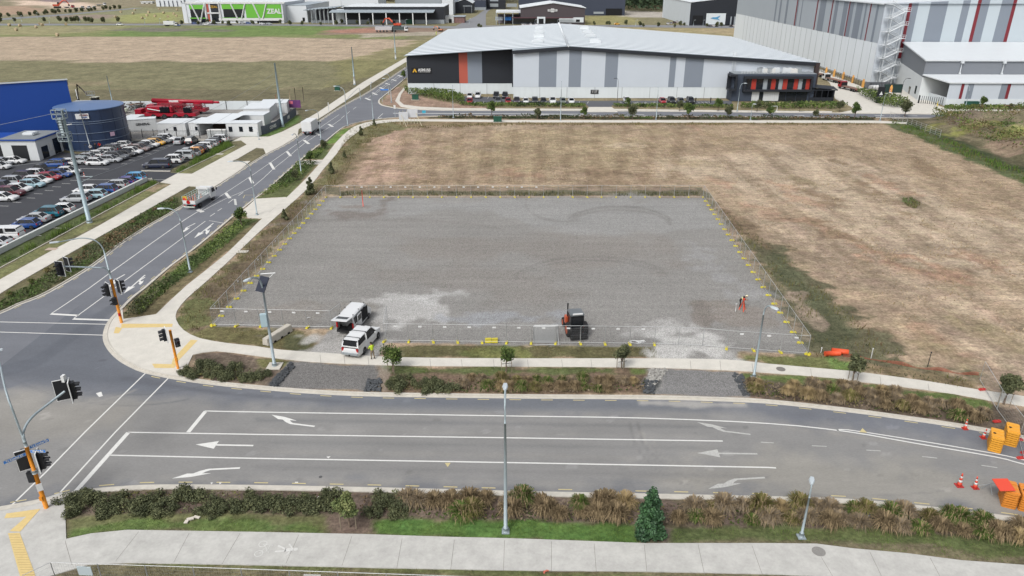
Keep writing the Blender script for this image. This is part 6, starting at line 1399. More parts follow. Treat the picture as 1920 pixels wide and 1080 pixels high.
def blade(a, off, Lb, z, txt, flip=False):
    M = Matrix.Translation((0,0,z)) @ Matrix.Rotation(a, 4, 'Z'); b = MB(); b.box(off, -.02, -.12, off+Lb, .02, .12, 0, M); o = b.build('street_name_blade', m_bsign, t)
    v = MB()
    for qd in ((off,-.12,off+Lb,-.105),(off,.105,off+Lb,.12),(off,-.12,off+.015,.12),(off+Lb-.015,-.12,off+Lb,.12)): v.box(qd[0],-.024,qd[1],qd[2],.024,qd[3],0,M)
    v.build('border', m_wht, o); text_mesh(txt, .21, 'lettering', m_wht, o, M @ Matrix.Translation((off+Lb/2,-.03,0)) @ Matrix.Rotation(PI/2, 4, 'X') @ Matrix.Scale(.82, 4, (1,0,0)), .006)
blade(math.radians(2), .16, 1.0, 4.72, 'Waiko Rd'); blade(math.radians(48), .16, 1.15, 4.95, 'Te Kowhai Dr'); blade(math.radians(48), -1.45, 1.3, 4.6, 'Te Kowhai Dr')
# signs and small posts
def signpost(label, px, py, top, wh, m, name='sign_post', off=(0,0), txt=None, r=.05):
    p = G(px, py, .1); h = ZT(p.y, top)-.1; t = thing(name, label, 'sign', p); b = MB(); b.tube([(0,0,0),(0,0,h)], r, 6); b.build('post', m_pole, t)
    b = MB(); b.box(off[0]-wh[0]/2, -.08, h-wh[1]+off[1], off[0]+wh[0]/2, -.04, h+off[1]); b.build('sign_face', m, t); return t
signpost('blue street name blade on a white post at the far junction corner', 717, 191, 167, (2.2,.35), m_bsign, off=(.8,0)); signpost('white post with pale sign on the south side of the cross road junction', 741, 219, 197, (.5,.9), m_wht)
signpost('blue bus sign on a short post beside the cross road', 795, 213, 207, (.9,.7), mat('sign_cyan', (60,180,210), .6)); signpost('white sign on a post beside the east path before the small tree', 447, 412, 373, (.35,.9), m_wht)
signpost('white marker post at the driveway corner beside the hoarding', 484, 257, 242, (.2,.6), m_wht); signpost('thin white sign post on the far left verge', 617, 210, 192, (.2,.6), m_wht)
p = G(1648,193,.15); t = thing('totem_sign', 'black totem sign with white emblem beside the truck drive hedge', 'sign', p); b = MB(); b.box(-.9,-.2,0,.9,.2,4.4); b.build('panel', m_black, t)
b = MB(); b.face([(-.5,-.22,2.2),(.5,-.22,2.2),(0,-.22,3.2)]); b.build('emblem', m_wht, t); text_mesh('ASMUSS', .4, 'lettering', m_wht, t, Matrix.Translation((0,-.24,1.7)) @ Matrix.Rotation(PI/2, 4, 'X'))
p = G(764,238,.1); t = thing('hoarding_sign', 'white double billboard seen from behind with two timber props at the field corner', 'billboard', p, math.radians(8)); p2 = G(782,226,.1)
b = MB(); b.box(-1.9,2.8,1.2,.3,2.88,3.0); b.box(.1,3.3,1.6,2.6,3.38,3.5); b.build('board', mat('board_white', (226,230,236), .7, var=.08, scale=1), t)
b = MB(); 
for x in (-1.7,-.9,0,.9,1.7,2.4): b.box(x-.05,2.88 if x < .1 else 3.38,0,x+.05,2.98 if x < .1 else 3.48,3.3)
b.tube([(-.2,.2,0),(-1.3,2.8,2.3)],.07,4); b.tube([(3.4,.9,0),(2.2,3.3,2.6)],.07,4); b.build('frame', mat('timber_pale', (214,206,178), .8), t)
# power monopoles
def monopole(label, px, py, hx, hy, r0, r1, cage=False, arms=0, name='power_pole', white=False):
    p = G(px, py, .1); h = ZT(p.y, hy)-.1; t = thing(name, label, 'power pole', p, 0, 'tall steel poles along the long road'); b = MB(); b.tube([(0,0,0),(0,0,h)], [r0, r1], 12); b.build('mast', mat('monopole_grey', (168,188,196), .5, .2, var=.05, scale=.6), t)
    b = MB(); b.tube([(0,0,0),(0,0,.4)], r0*1.35, 12); b.build('base_plate', m_pole, t)
    if white: b = MB(); b.tube([(0,0,0),(0,0,2.6)], r0*1.15, 12); b.build('anti_climb_guard', m_wht, t)
    return t, h
t, h = monopole('tall grey telecom monopole with antenna cage by the low car park wall', 168, 417, 118, 207, .31, .18)
b = MB()
for z0, w in ((h-1.1,.75),(h-4.2,.7)):
    for x in (-w, w):
        for y in (-w*.7, w*.7): b.box(x-.04-.5,y-.04,z0,x+.04-.5,y+.04,z0+1.2)
    for z in (z0, z0+.6, z0+1.2):
        for y in (-w*.7, w*.7): b.box(-w-.5,y-.04,z-.04,w-.5,y+.04,z+.04)
        for x in (-w, w): b.box(x-.54,-w*.7,z-.04,x-.46,w*.7,z+.04)
for k in range(7): b.tube([(-.85,.0,h-3.4+k*.36),(-.35,.0,h-3.4+k*.36)],.25,6)
b.build('antenna_cage', m_pole, t); b = MB(); b.tube([(0,0,h-2),(.9,0,h-1.9)],.08,6); b.build('outrigger', m_wht, t)
for z, s_ in ((9.9,1.9),(6.9,2.1)): b = MB(); b.tube([(0,0,z),(s_,0,z)],.06,6); b.tube([(0,0,z-.9),(s_,0,z)],.03,4); b.build('cross_arm', m_pole, t)
T1 = t.location.copy(); H1 = h
t, h = monopole('second tall grey pole, on the grass behind the hoarding', 530, 237, 518, 118, .32, .16); T2 = t.location.copy(); H2 = h
t, h = monopole('third tall grey pole with white lower sleeve on the far verge', 665, 159, 661, 88, .28, .12, white=True); T3 = t.location.copy(); H3 = h
t, h = monopole('fourth and farthest tall pole with white sleeve', 742, 111, 740, 48, .28, .12, white=True)
monopole('thin pale pole standing behind the water tank', 212, 197, 200, 142, .13, .08)
for i, (x, y, ty, c, l) in enumerate(((519,198,178,'marker_orange','orange-tipped thin post left of the far timber posts'),(545,195,168,'marker_pale','pale thin post beside the purple banner'),(555,193,165,'marker_dark','dark timber post, left of the pair beyond the yard wall'),(570,191,164,'marker_dark','dark timber post, right of the pair beyond the yard wall'))):
    p = G(x, y, .1); b = MB(); b.tube([(0,0,0),(0,0,max(2,ZT(p.y,ty)))], .09, 6); o = b.build('timber_post', mat(c, {'marker_orange':(214,150,120),'marker_pale':(210,190,160),'marker_dark':(90,84,72)}[c], .8)); o.location = p; tag(o, l, 'post')
def cable(label, a, c, sag, r=.022):
    b = MB(); b.tube([a.lerp(c, k/14)-Vector((0,0,4*sag*(k/14)*(1-k/14))) for k in range(15)], r, 4); o = b.build('overhead_cable', mat('cable_grey', (150,156,160), .6)); tag(o, label, 'cable')
cable('overhead cable from the telecom monopole top towards the left edge', T1+Vector((-.6,0,H1-.3)), T1+Vector((-60,-22,9)), 1)
cable('overhead cable from the telecom monopole upper arm to the second pole', T1+Vector((1.9,0,9.9)), T2+Vector((0,0,H2-2)), 1.6); cable('overhead cable from the lower arm to the second pole', T1+Vector((2.1,0,6.9)), T2+Vector((0,0,H2-4)), 1.8)
cable('lower overhead cable crossing above the small office', T1+Vector((0,0,9.5)), T1+Vector((-60,-2,6.5)), 1)

# ============================================================ TEMPORARY FENCING
m_tube = mat('fence_tube', (196,198,198), .5, .3); m_wire = mat('fence_wire', (170,174,176), .5, .3); m_foot = mat('fence_foot_yellow', (228,214,70), .6, var=.1, scale=4); m_footr = mat('fence_foot_red', (206,66,62), .6)
FP_H = 2.0
def fence_proto(w=2.36, tagp=False):
    t = thing('mesh_barrier', 'x', 'mesh barrier'); b = MB(); V = Vector
    b.tube([V((0,0,.12)),V((0,0,FP_H)),V((w,0,FP_H)),V((w,0,.12))], .024, 5); b.tube([V((0,0,.16)),V((w,0,.16))], .022, 5); b.build('frame', m_tube, t)
    b = MB(); n = int(w/.12)
    for k in range(1, n): x = k*w/n; b.box(x-.0018,-.0018,.16,x+.0018,.0018,FP_H-.02)
    for k in range(1, 7): z = .16+k*(FP_H-.2)/7; b.box(0,-.0018,z-.0018,w,.0018,z+.0018)
    b.build('wire_mesh', m_wire, t)
    if tagp: b = MB(); b.box(w/2-.17,-.03,FP_H-.36,w/2+.17,-.01,FP_H-.2); b.build('tag_plate', m_wht, t)
    return t
def foot_mesh(m=None):
    b = MB(); b.loft([[(-.32,-.12,0),(.32,-.12,0),(.32,.12,0),(-.32,.12,0)],[(-.28,-.1,.13),(.28,-.1,.13),(.28,.1,.13),(-.28,.1,.13)]]); b.cbox((-.14,0,.15),(.1,.14,.05)); b.cbox((.14,0,.15),(.1,.14,.05)); return b.build('ballast_block', m or m_foot)
FPP = {False: fence_proto(), True: fence_proto(tagp=True)}; FU = set(); FOOT = foot_mesh(); FOOTR = foot_mesh(m_footr); fused = set()
def put_panel(a, c, tagp, label, group, z=.1):
    t = FPP[tagp] if tagp not in FU else copy_tree(FPP[tagp]); FU.add(tagp)
    a = Vector((a[0], a[1], z)); d = Vector((c[0], c[1], z))-a; t.location = a; t.rotation_euler = (0, 0, math.atan2(d.y, d.x)); t.scale = (d.length/2.40, 1, 1); t['label'] = label; t['group'] = group; return t
def put_foot(p, rz, label, group, red=False, z=.1):
    src = FOOTR if red else FOOT; o = src if red not in fused else src.copy()
    if red in fused: COL.objects.link(o)
    fused.add(red); o.location = (p[0], p[1], z); o.rotation_euler = (0, 0, rz); tag(o, label, 'ballast block', group)
def run(a, c, n, side, frm, tags=lambda i: True, z=.1, ends=(True, True)):
    A, B = G(*a), G(*c); d = (B-A); rz = math.atan2(d.y, d.x)
    for i in range(n):
        put_panel(A+d*i/n, A+d*(i+1)/n, tags(i), 'mesh fence panel, %s from the %s in the %s line round the lot' % (ORD[i], frm, side), 'fence panels on the %s side of the lot' % side, z)
    for i in range(n+1):
        if (i == 0 and not ends[0]) or (i == n and not ends[1]): continue
        put_foot(A+d*i/n, rz+PI/2+random.uniform(-.3, .3), 'yellow fence block, %s from the %s under the %s fence line' % (ORD[i], frm, side), 'yellow feet on the %s side of the lot' % side)
run((612,371), (1318,371), 26, 'far', 'left', lambda i: 0 < i < 15); run((400,612), (612,371), 21, 'left', 'near corner', lambda i: i % 3 == 0, ends=(True, False)); run((1318,371), (1514,666), 23, 'right', 'far corner', lambda i: False, ends=(False, True))
run((400,612), (622,617), 5, 'near left', 'left'); run((721,642), (1227,648), 11, 'near', 'left'); run((1362,655.5), (1514,666), 3, 'near right', 'left', lambda i: i < 3)
A, B, C_, D = G(1227,648), G(1272,649), G(1317,651), G(1362,655.5)
for i, (p, q) in enumerate(((A, B), (B, C_), (C_, D))): put_panel(p, q, False, 'mesh gate panel across the white gravel, %s from the left' % ORD[i], 'gate panels across the white gravel')
put_panel(G(622,617), G(641,602), False, 'mesh gate leaf swung inwards beside the white van', 'open gate leaves'); put_panel(G(721,642), G(727,606), False, 'mesh gate leaf swung inwards right of the white ute', 'open gate leaves')
# panels across the closed road at the right edge
pts = [G(1836,716), G(1868,772), G(1909,828), G(1918,862), G(1990,905)]
for i in range(4):
    put_panel(pts[i], pts[i+1], False, 'mesh panel closing the road at the right edge, %s from the field' % ORD[i], 'fence panels closing the road')
for i, q in enumerate(((1841,734),(1868,794),(1910,826),(1914,860),(1921,850))): put_foot(G(*q), .1, 'red fence foot by the road closure, %s from the field' % ORD[i], 'red feet by the road closure', True, z=.16 if i < 2 else .03)
# foreground panels at the bottom edge
fa = [Vector(p) for p in (G(42,1079,2.1), G(92,1057,2.1))]
q0 = Vector((-27.2, 32.3, 0)); q1 = Vector(G(817,1079,2.1)); q1.z = 0; dd = (q1-q0); nb = max(2, round(dd.length/3.0))
put_panel(Vector((fa[0].x, fa[0].y, 0)), q0, False, 'foreground mesh panel angled over the tactile paving at lower left', 'foreground fence panels')
for i in range(nb+1): put_panel(q0+dd*i/nb, q0+dd*(i+1)/nb, False, 'foreground mesh panel at the bottom edge, %s from the left' % ORD[i], 'foreground fence panels')
for i, (px, w) in enumerate(((163,.85),(593,1.0))):
    x = G(px, 1078, 1.2); b = MB(); b.box(-w/2,-.02,-.3,w/2,.02,.35); o = b.build('notice_board', mat('board_%d' % i, (196,210,216) if i == 0 else (206,206,204), .6, var=.2 if i else 0, scale=9)); f = (x.x-q0.x)/dd.x; o.location = q0+dd*f+Vector((0,-.06,1.55)); o.rotation_euler = (0, 0, math.atan2(dd.y, dd.x)); tag(o, ('blank pale notice board on the foreground fence at lower left', 'grey printed notice board on the foreground fence left of centre')[i], 'sign')
# stock fence far right beside the mound
p0, p1 = G(1668,222,.1), G(1762,258,.1); t = thing('wire_fence', 'wire fence running down beside the weedy mound at upper right', 'fence', p0); d = p1-p0; b = MB()
for k in range(12): q = d*k/11; b = MB(); b.tube([q, q+Vector((0,0,1.7))], .04, 5); b.build('fence_post', m_tube, t)
b = MB()
for z in (.4,.8,1.2,1.65): b.tube([Vector((0,0,z)), d+Vector((0,0,z))], .02, 4)
b.build('wire', m_tube, t)
# yard fence (black) between car park and containers
p0, p1 = G(226,262,.1), G(436,262,.1); t = thing('yard_fence', 'black steel bar fence between the car park and the white containers', 'fence', p0); Lf = (p1-p0).x; b = MB()
for k in range(int(Lf/2.5)+1): b = MB(); b.box(k*2.5-.05,-.05,0,k*2.5+.05,.05,2.3); b.build('post', m_black, t)
b = MB()
for z in (.2,1.9): b.box(0,-.03,z,Lf,.03,z+.06)
for k in range(int(Lf/.3)): b.box(k*.3-.012,-.012,.2,k*.3+.012,.012,1.9)
b.build('bar_panel', m_black, t)
b = MB(); b.box(0,-1.6,0,Lf,-1.3,.5); b.build('kerb_wall', m_kerb, t)
# fence by truck lane with orange bollards
p0, p1 = G(1533,133,.1), G(1632,168,.1); t = thing('lane_fence', 'black bar fence between the truck lane and the tall store', 'fence', p0); d = p1-p0; b = MB()
for k in range(25): q = d*k/24; b = MB(); b.tube([q, q+Vector((0,0,1.9))], .05, 4); b.build('post', m_black, t)
b = MB()
for z in (.3,1.85): b.tube([Vector((0,0,z)), d+Vector((0,0,z))], .04, 4)
for k in range(200): q = d*k/199; b.box(q.x-.012,q.y-.012,.3,q.x+.012,q.y+.012,1.85)
b.build('bar_panel', m_black, t)
for i, (x, y) in enumerate(((1533,131),(1548,140),(1563,144),(1580,149.5),(1598,156),(1617,164),(1669,176))):
    p = G(x, y, .1); b = MB(); b.loft([[(-.33,-.2,0),(.33,-.2,0),(.33,.2,0),(-.33,.2,0)],[(-.33,-.2,1.9),(.33,-.2,1.9),(.33,.2,1.9),(-.33,.2,1.9)],[(-.12,-.1,2.6),(.12,-.1,2.6),(.12,.1,2.6),(-.12,.1,2.6)]]); o = b.build('wall_guard', mat('guard_amber', (238,176,96), .6)); o.location = p; tag(o, 'amber guard post at the foot of the tall store, %s from the back' % ORD[i], 'bollard', 'amber guard posts')
# low white retaining wall of the car park
b = MB(); wl = smooth_line(gl([(-60,508),(0,477),(100,427),(200,378),(275,341)]), 2); ribbon(b, wl, -.2, .2, .85, .1); o = b.build('retaining_wall', mat('wall_white', (218,222,220), .8, var=.06, scale=1.2), fix=True); tag(o, 'low white concrete wall along the lower car park row', 'wall')
b = MB(); ribbon(b, gl([(268,341.5),(286,339)]), -.15, .15, .5, .1); ribbon(b, gl([(266,322.3),(320,323)]), -.12, .12, .28, .1); o = b.build('kerb', m_kerb, fix=True); o['kind'] = 'structure'
b = MB(); ribbon(b, smooth_line(gl([(-60,536),(0,504),(150,423),(298,344)]), 2), -.07, .07, .14, .1); ribbon(b, gl([(333,326),(440,274.5)]), -.07, .07, .14, .1); b.build('kerb', m_kerb, fix=True)['kind'] = 'structure'
# ============================================================ VEGETATION
LG = [mat('leaf_dark', (66,84,46), .7, var=.25, scale=2, spec=.2), mat('leaf_mid', (88,110,56), .7, var=.25, scale=2, spec=.2), mat('leaf_light', (120,138,72), .7, var=.2, scale=2, spec=.2)]
LD = [mat('leaf_deep', (78,84,60), .7, var=.2, scale=2, spec=.2), mat('leaf_deep_mid', (98,104,74), .7, spec=.2), mat('leaf_deep_light', (124,128,92), .7, spec=.2)]
LW = [mat('leaf_grey', (104,118,74), .8, spec=.2), mat('leaf_grey_mid', (128,138,88), .8, spec=.2), mat('leaf_grey_light', (150,156,104), .8, spec=.2)]
m_bark = mat('bark', (118,102,88), .9, var=.2, scale=6); m_stake = mat('stake_timber', (150,138,118), .9)
def crown_mesh(seed, n, blobs, leaf, mats):
    r = np.random.default_rng(seed); B = np.array(blobs, float); w = B[:, 3]**2; k = r.choice(len(B), n, p=w/w.sum())
    d = r.normal(size=(n, 3)); d /= np.linalg.norm(d, axis=1)[:, None]; rad = r.random(n)**.35
    c = B[k, :3]+d*(B[k, 3]*rad)[:, None]*np.array([1, 1, 1.])
    a = r.normal(size=(n, 3)); a /= np.linalg.norm(a, axis=1)[:, None]; b_ = np.cross(a, d+r.normal(size=(n, 3))*.6); b_ /= np.linalg.norm(b_, axis=1)[:, None]
    s = leaf*(.6+.8*r.random(n))[:, None]
    V = np.stack([c-a*s, c+b_*s*.55, c+a*s, c-b_*s*.55], 1).reshape(-1, 3); F = np.arange(4*n).reshape(n, 4)
    me = bpy.data.meshes.new('crown'); me.from_pydata(V.tolist(), [], F.tolist())
    cl = (r.random(len(B))*1.6)[k]+r.random(n)*1.4; me.polygons.foreach_set('material_index', np.clip(cl.astype(int), 0, 2).astype(np.int32))
    for m in mats: me.materials.append(m)
    me.update(); return me
def tree_proto(seed, R, H, trunk, n, leaf, mats, squash=1., cone=False, stakes=False, nb=14, name='street_tree', spire=False):
    r = random.Random(seed); t = thing(name, 'tree', 'tree'); bl = []
    for i in range(nb):
        if cone: f = i/(nb-1); z = trunk+f*(H-trunk)*.94; a = r.uniform(0, 2*PI); q = R*(1-f)**.45*.72; bl.append((math.cos(a)*q*r.uniform(.3,1), math.sin(a)*q*r.uniform(.3,1), z, R*(.5-.32*f)))
        else:
            a = r.uniform(0, 2*PI); e = r.uniform(-.75, .95); q = math.sqrt(max(0, 1-e*e))*R*.62*r.uniform(.35, 1.1); bl.append((math.cos(a)*q, math.sin(a)*q, (trunk+H)/2+e*(H-trunk)*.34, R*r.uniform(.30, .5)*(1 if squash == 1 else squash)))
    if not cone: bl.append((0, 0, (trunk+H)/2, R*.5))
    if spire: bl += [(0, 0, H-.35, .32), (.35, .1, H-.75, .32), (-.3, -.1, H-.9, .35), (0, 0, H*.7, .6), (.1, 0, .8, .75), (-.3, .1, 1.3, .7), (0,0,H,.14), (.36,.1,H-.4,.14)]
    b = MB(); b.tube([(0,0,0),(.03,0,trunk*.6),(0,.03,trunk),(0,0,(trunk+H)*.5)], [.05*R+.04, .04*R+.035, .03*R+.03, .02], 7)
    for i in range(5): x, y, z, q = bl[i*2 % len(bl)]; b.tube([(0,0,trunk*.85+(z-trunk)*.15),(x*.5,y*.5,z*.7+trunk*.2),(x,y,z)], [.02*R+.02,.015*R+.015,.01], 5)
    b.build('trunk', m_bark, t); link('crown', crown_mesh(seed, n, bl, leaf, mats), None, t)
    if stakes:
        for x, y in ((-.6,-.25),(.6,-.25)) if stakes == 1 else ((-.5,.3),(.5,.3),(0,-.5)): q = MB(); q.box(x-.03,y-.03,0,x+.03,y+.03,1.5); q.build('stake', m_stake, t)
        q = MB(); q.box(-.6,-.26,1.2,.6,-.24,1.26); q.build('tie', m_black, t)
    return t
TP = {}
def put_tree(key, px, py, s, label, group=None, z=.1, rz=None, make=None, sz=None):
    if key not in TP: TP[key] = make(); t = TP[key]
    else: t = copy_tree(TP[key])
    t.location = G(px, py, z); t.scale = (s, s, sz or s); t.rotation_euler = (0, 0, rz if rz is not None else random.uniform(0, 6)); t['label'] = label
    if group: t['group'] = group
    elif 'group' in t: del t['group']
    return t
rnd_t = lambda: tree_proto(11, 1.35, 3.5, .9, 1700, .14, LG); rnd_t2 = lambda: tree_proto(12, 1.35, 3.4, .8, 1700, .14, LD)
G1 = 'street trees along the field side of the cross road'; G2 = 'street trees in front of the warehouse hedge'
for i, (x, y, s) in enumerate(((922,218.5,1.12),(1008,224,.88),(1095,223.5,.88),(1186,223,1.15),(1290,223,1.12),(1365,221.5,1.0),(1443,222,.85),(1529,222.5,.72),(1602,223,1.15),(1696,219,1.32))):
    put_tree('r%d' % (i % 2), x, y, s, 'round green street tree on the field side of the cross road, %s from the left' % ORD[i], G1, make=rnd_t if i % 2 == 0 else rnd_t2)
for i, (x, y, s) in enumerate(((1177,201.5,.75),(1274,208,.85),(1346,208.5,.95),(1419,209.5,.95),(1499,209.5,.8),(1574,209.5,.9),(1841,203,.9),(1893,208,.6))):
    put_tree('r%d' % (i % 2), x, y, s, 'green street tree on the warehouse side of the cross road, %s from the left' % ORD[i], G2)
G3 = 'young trees beside the east path'
for i, (x, y, s) in enumerate(((453,424,.78),(555,338,.62),(583,308,.72),(607,280,.62),(757,150,.9))):
    put_tree('r%d' % (i % 2), x, y, s, 'small green tree between the long road and the east path, %s from the near end' % ORD[i], G3)
cone = lambda: tree_proto(21, .72, 2.1, .3, 1500, .13, LD, cone=True, nb=10, name='young_tree')
for i, (x, y, s) in enumerate(((534,412,.8),(583,364,1.35),(622,325,1.0),(646,296,.7),(677,254,1.0),(702,236,.8))):
    put_tree('c', x, y, s, 'small dark conical tree right of the east path, %s from the near end' % ORD[i], 'dark conical trees right of the east path', make=cone)
put_tree('w', 737, 697, .85, 'willowy grey-green staked tree right of the white ute', None, make=lambda: tree_proto(31, 1.35, 3.4, .9, 1700, .11, LG, stakes=1, name='staked_tree'))
put_tree('w2', 949, 697, .8, 'thin sparse staked tree between path and berm left of centre', None, make=lambda: tree_proto(32, 1.1, 3.4, 1.0, 900, .12, LG, stakes=1, nb=9, name='staked_tree'), rz=.2)
put_tree('k', 1165, 692, .74, 'dense dark staked tree on the path edge left of the second gravel driveway', None, make=lambda: tree_proto(33, 1.25, 3.6, .9, 2300, .12, LD, stakes=2, name='staked_tree'), rz=.3)
put_tree('k', 1598, 716, .8, 'tall narrow dark staked tree right of the orange mesh rolls', None, rz=1.5); put_tree('k', 1882, 758, .85, 'round dark staked tree beside the mesh panels at the right edge', None, rz=2.5)
put_tree('ws', 655, 988, .85, 'pale olive staked tree in the foreground bed', None, make=lambda: tree_proto(34, 1.15, 3.2, .9, 2400, .1, LW, stakes=1, name='staked_tree'), rz=0)
put_tree('bc', 1218, 998, 1.0, 'dense dark green pointed tree in the foreground bed right of centre', None, make=lambda: tree_proto(35, 1.15, 3.7, .15, 5600, .1, [mat('conifer_a', (48,80,52), .6), mat('conifer_b', (66,102,66), .6), mat('conifer_c', (78,118,74), .6)], nb=34, cone=True, name='pointed_tree'), rz=.4)
far_t = lambda: tree_proto(41, 1.9, 4.2, .5, 500, .42, LD, name='far_tree')
A_ = [(15,260),(135,248),(290,235),(330,245),(450,230),(540,220),(575,230),(675,210),(705,205),(800,195),(830,200),(890,185),(990,180),(1060,188),(1145,180),(1240,172),(1335,166),(1375,158),(1425,150),(1550,143),(1590,135),(1660,140),(1720,130),(1800,130)]
B_ = [(10,330),(220,322),(670,322),(900,322),(1005,328),(1080,325),(1130,320),(1175,322),(1290,322),(1340,322),(1385,340),(1560,335),(1780,322)]
for i, (x, y) in enumerate(A_): put_tree('f', x/8, y/8+1.8, random.uniform(.75, 1.1), 'dark roadside tree in the back row at far left, %s from the left' % ORD[i], 'back row of trees at far left', z=0, make=far_t)
for i, (x, y) in enumerate(B_): put_tree('f', x/8, y/8+1.5, random.uniform(.8, 1.15), 'dark roadside tree in the front row at far left, %s from the left' % ORD[i], 'front row of trees at far left', z=0)
C__ = [(316,45),(341,46),(372,46.5),(390,44),(402,46),(418,45),(430,47),(445,44),(475,45.5),(472,44),(526,44.5),(544,47),(567,47),(602,47),(631,47),(641,44.5),(670,45),(697,44.5),(690,47),(716,46),(898,51),(902,52.5),(1114,47),(1138,46),(1142,46.5),(1174,46),(1200,49),(1206,50.5),(1234,50),(1265,51),(1276,48),(1325,50),(1344,50),(1352,50),(1283,48)]
for i, (x, y) in enumerate(C__): put_tree('f', x, y+.8, random.uniform(.55, .85), 'small dark street tree along the far cross road, %s from the left' % ORD[sorted(range(len(C__)), key=lambda j: C__[j][0]).index(i)], 'street trees along the far cross road', z=0)

def spread(pix, n, seed, world=None):
    P = np.array(world if world is not None else [tuple(p[:2]) for p in gl(pix)]); r = np.random.default_rng(seed); X = np.zeros(0); Y = np.zeros(0)
    while len(X) < n:
        x = r.uniform(P[:, 0].min(), P[:, 0].max(), n); y = r.uniform(P[:, 1].min(), P[:, 1].max(), n); k = pip_sd(x, y, P) > 0
        X = np.append(X, x[k]); Y = np.append(Y, y[k])
        if k.sum() < 3: break
    return X[:n], Y[:n], r
def area(pix):
    P = gl(pix); return abs(sum(P[i].x*P[(i+1) % len(P)].y-P[(i+1) % len(P)].x*P[i].y for i in range(len(P))))/2
STUFFN = {}
def blades(name, label, regs, dens, h, w, mats, seed=1, lean=.5, clump=2., hz=.5, cat='plants'):
    """ground vegetation nobody could count: upright blades, taller where the clump noise is high"""
    VV, FF, MI, b0 = [], [], [], 0
    for i, reg in enumerate(regs):
        n = int(area(reg)*dens); X, Y, r = spread(reg, n, seed+i); n = len(X)
        cn = vnoise(X, Y, clump, seed+3)+.6*vnoise(X, Y, clump*.35, seed+4); keep = r.random(n) < np.clip(.55+cn*1.1, .05, 1); X, Y, cn = X[keep], Y[keep], cn[keep]; n = len(X)
        H = h*(.45+.7*r.random(n))*np.clip(.75+cn*hz*2, .25, 1.7); a = r.uniform(0, 2*PI, n); l = r.random(n)*lean*H; wd = w*(.6+.8*r.random(n)); ph = r.uniform(0, 2*PI, n)
        z0 = np.full(n, .07)
        A = np.stack([X-np.cos(ph)*wd, Y-np.sin(ph)*wd, z0], 1); B = np.stack([X+np.cos(ph)*wd, Y+np.sin(ph)*wd, z0], 1)
        C = np.stack([X+np.cos(a)*l+np.cos(ph)*wd*.4, Y+np.sin(a)*l+np.sin(ph)*wd*.4, z0+H], 1); D = np.stack([X+np.cos(a)*l-np.cos(ph)*wd*.4, Y+np.sin(a)*l-np.sin(ph)*wd*.4, z0+H], 1)
        VV.append(np.stack([A, B, C, D], 1).reshape(-1, 3)); FF.append(np.arange(4*n).reshape(n, 4)+b0); b0 += 4*n
        MI.append(np.clip(((cn+.9)*len(mats)*.5+r.random(n)*1.2-.4).astype(int), 0, len(mats)-1))
    V = np.concatenate(VV); F = np.concatenate(FF); M = np.concatenate(MI)
    me = bpy.data.meshes.new(name); me.vertices.add(len(V)); me.vertices.foreach_set('co', V.ravel()); me.loops.add(F.size); me.loops.foreach_set('vertex_index', F.ravel().astype(np.int32)); me.polygons.add(len(F)); me.polygons.foreach_set('loop_start', np.arange(0, F.size, 4, dtype=np.int32)); me.polygons.foreach_set('loop_total', np.full(len(F), 4, np.int32)); me.update(calc_edges=True)
    me.polygons.foreach_set('material_index', M.astype(np.int32))
    o = link(name, me, mats); tag(o, label, cat, kind='stuff'); return o
def mounds(name, label, regs, dens, hmax, leaf, mats, seed=1, clump=2.2, hmin=.25, kind='stuff', cat='plants', z=.07):
    VV, MI = [], []
    for i, reg in enumerate(regs):
        n = int(area(reg)*dens); X, Y, r = spread(reg, n, seed+i); n = len(X)
        cn = vnoise(X, Y, clump, seed+7)+.5*vnoise(X, Y, clump*.4, seed+8); H = hmax*np.clip(hmin+(cn+.45), .06, 1.15); zz = z+H*(1-r.random(n)**2*.8)
        c = np.stack([X, Y, zz], 1); a = r.normal(size=(n, 3)); a /= np.linalg.norm(a, axis=1)[:, None]; b_ = np.cross(a, r.normal(size=(n, 3))); b_ /= np.linalg.norm(b_, axis=1)[:, None]; s = leaf*(.6+.8*r.random(n))[:, None]
        VV.append(np.stack([c-a*s, c+b_*s*.6, c+a*s, c-b_*s*.6], 1).reshape(-1, 3)); MI.append(np.clip(((vnoise(X, Y, clump*1.7, seed+9)+.5)*len(mats)+r.random(n)*1.2-.6).astype(int), 0, len(mats)-1))
    V = np.concatenate(VV); F = np.arange(len(V)).reshape(-1, 4)
    me = bpy.data.meshes.new(name); me.vertices.add(len(V)); me.vertices.foreach_set('co', V.ravel()); me.loops.add(F.size); me.loops.foreach_set('vertex_index', F.ravel().astype(np.int32)); me.polygons.add(len(F)); me.polygons.foreach_set('loop_start', np.arange(0, F.size, 4, dtype=np.int32)); me.polygons.foreach_set('loop_total', np.full(len(F), 4, np.int32)); me.update(calc_edges=True)
    me.polygons.foreach_set('material_index', np.concatenate(MI).astype(np.int32)); o = link(name, me, mats); tag(o, label, cat, kind=kind); return o
g_g = [mat('blade_dark', (78,92,50), .9, spec=.1), mat('blade_green', (98,126,58), .9, spec=.1), mat('blade_bright', (120,144,70), .9, spec=.1)]
g_d = [mat('straw_dark', (124,106,82), .9, spec=.1), mat('straw', (170,150,118), .9, spec=.1), mat('straw_light', (200,182,150), .9, spec=.1)]
g_m = [g_g[0], g_d[0], mat('blade_olive', (118,116,72), .9, spec=.1), g_d[1]]
mounds('ground_cover', 'low shrubby ground cover along the left kerb of the long road', [[(-60,600),(0,570),(80,524),(200,445),(300,384),(333,374),(335,389),(275,425),(175,495),(67,557),(-60,610)]], 34, .55, .13, [LG[0], LG[1], LD[1], g_d[0]], 3)
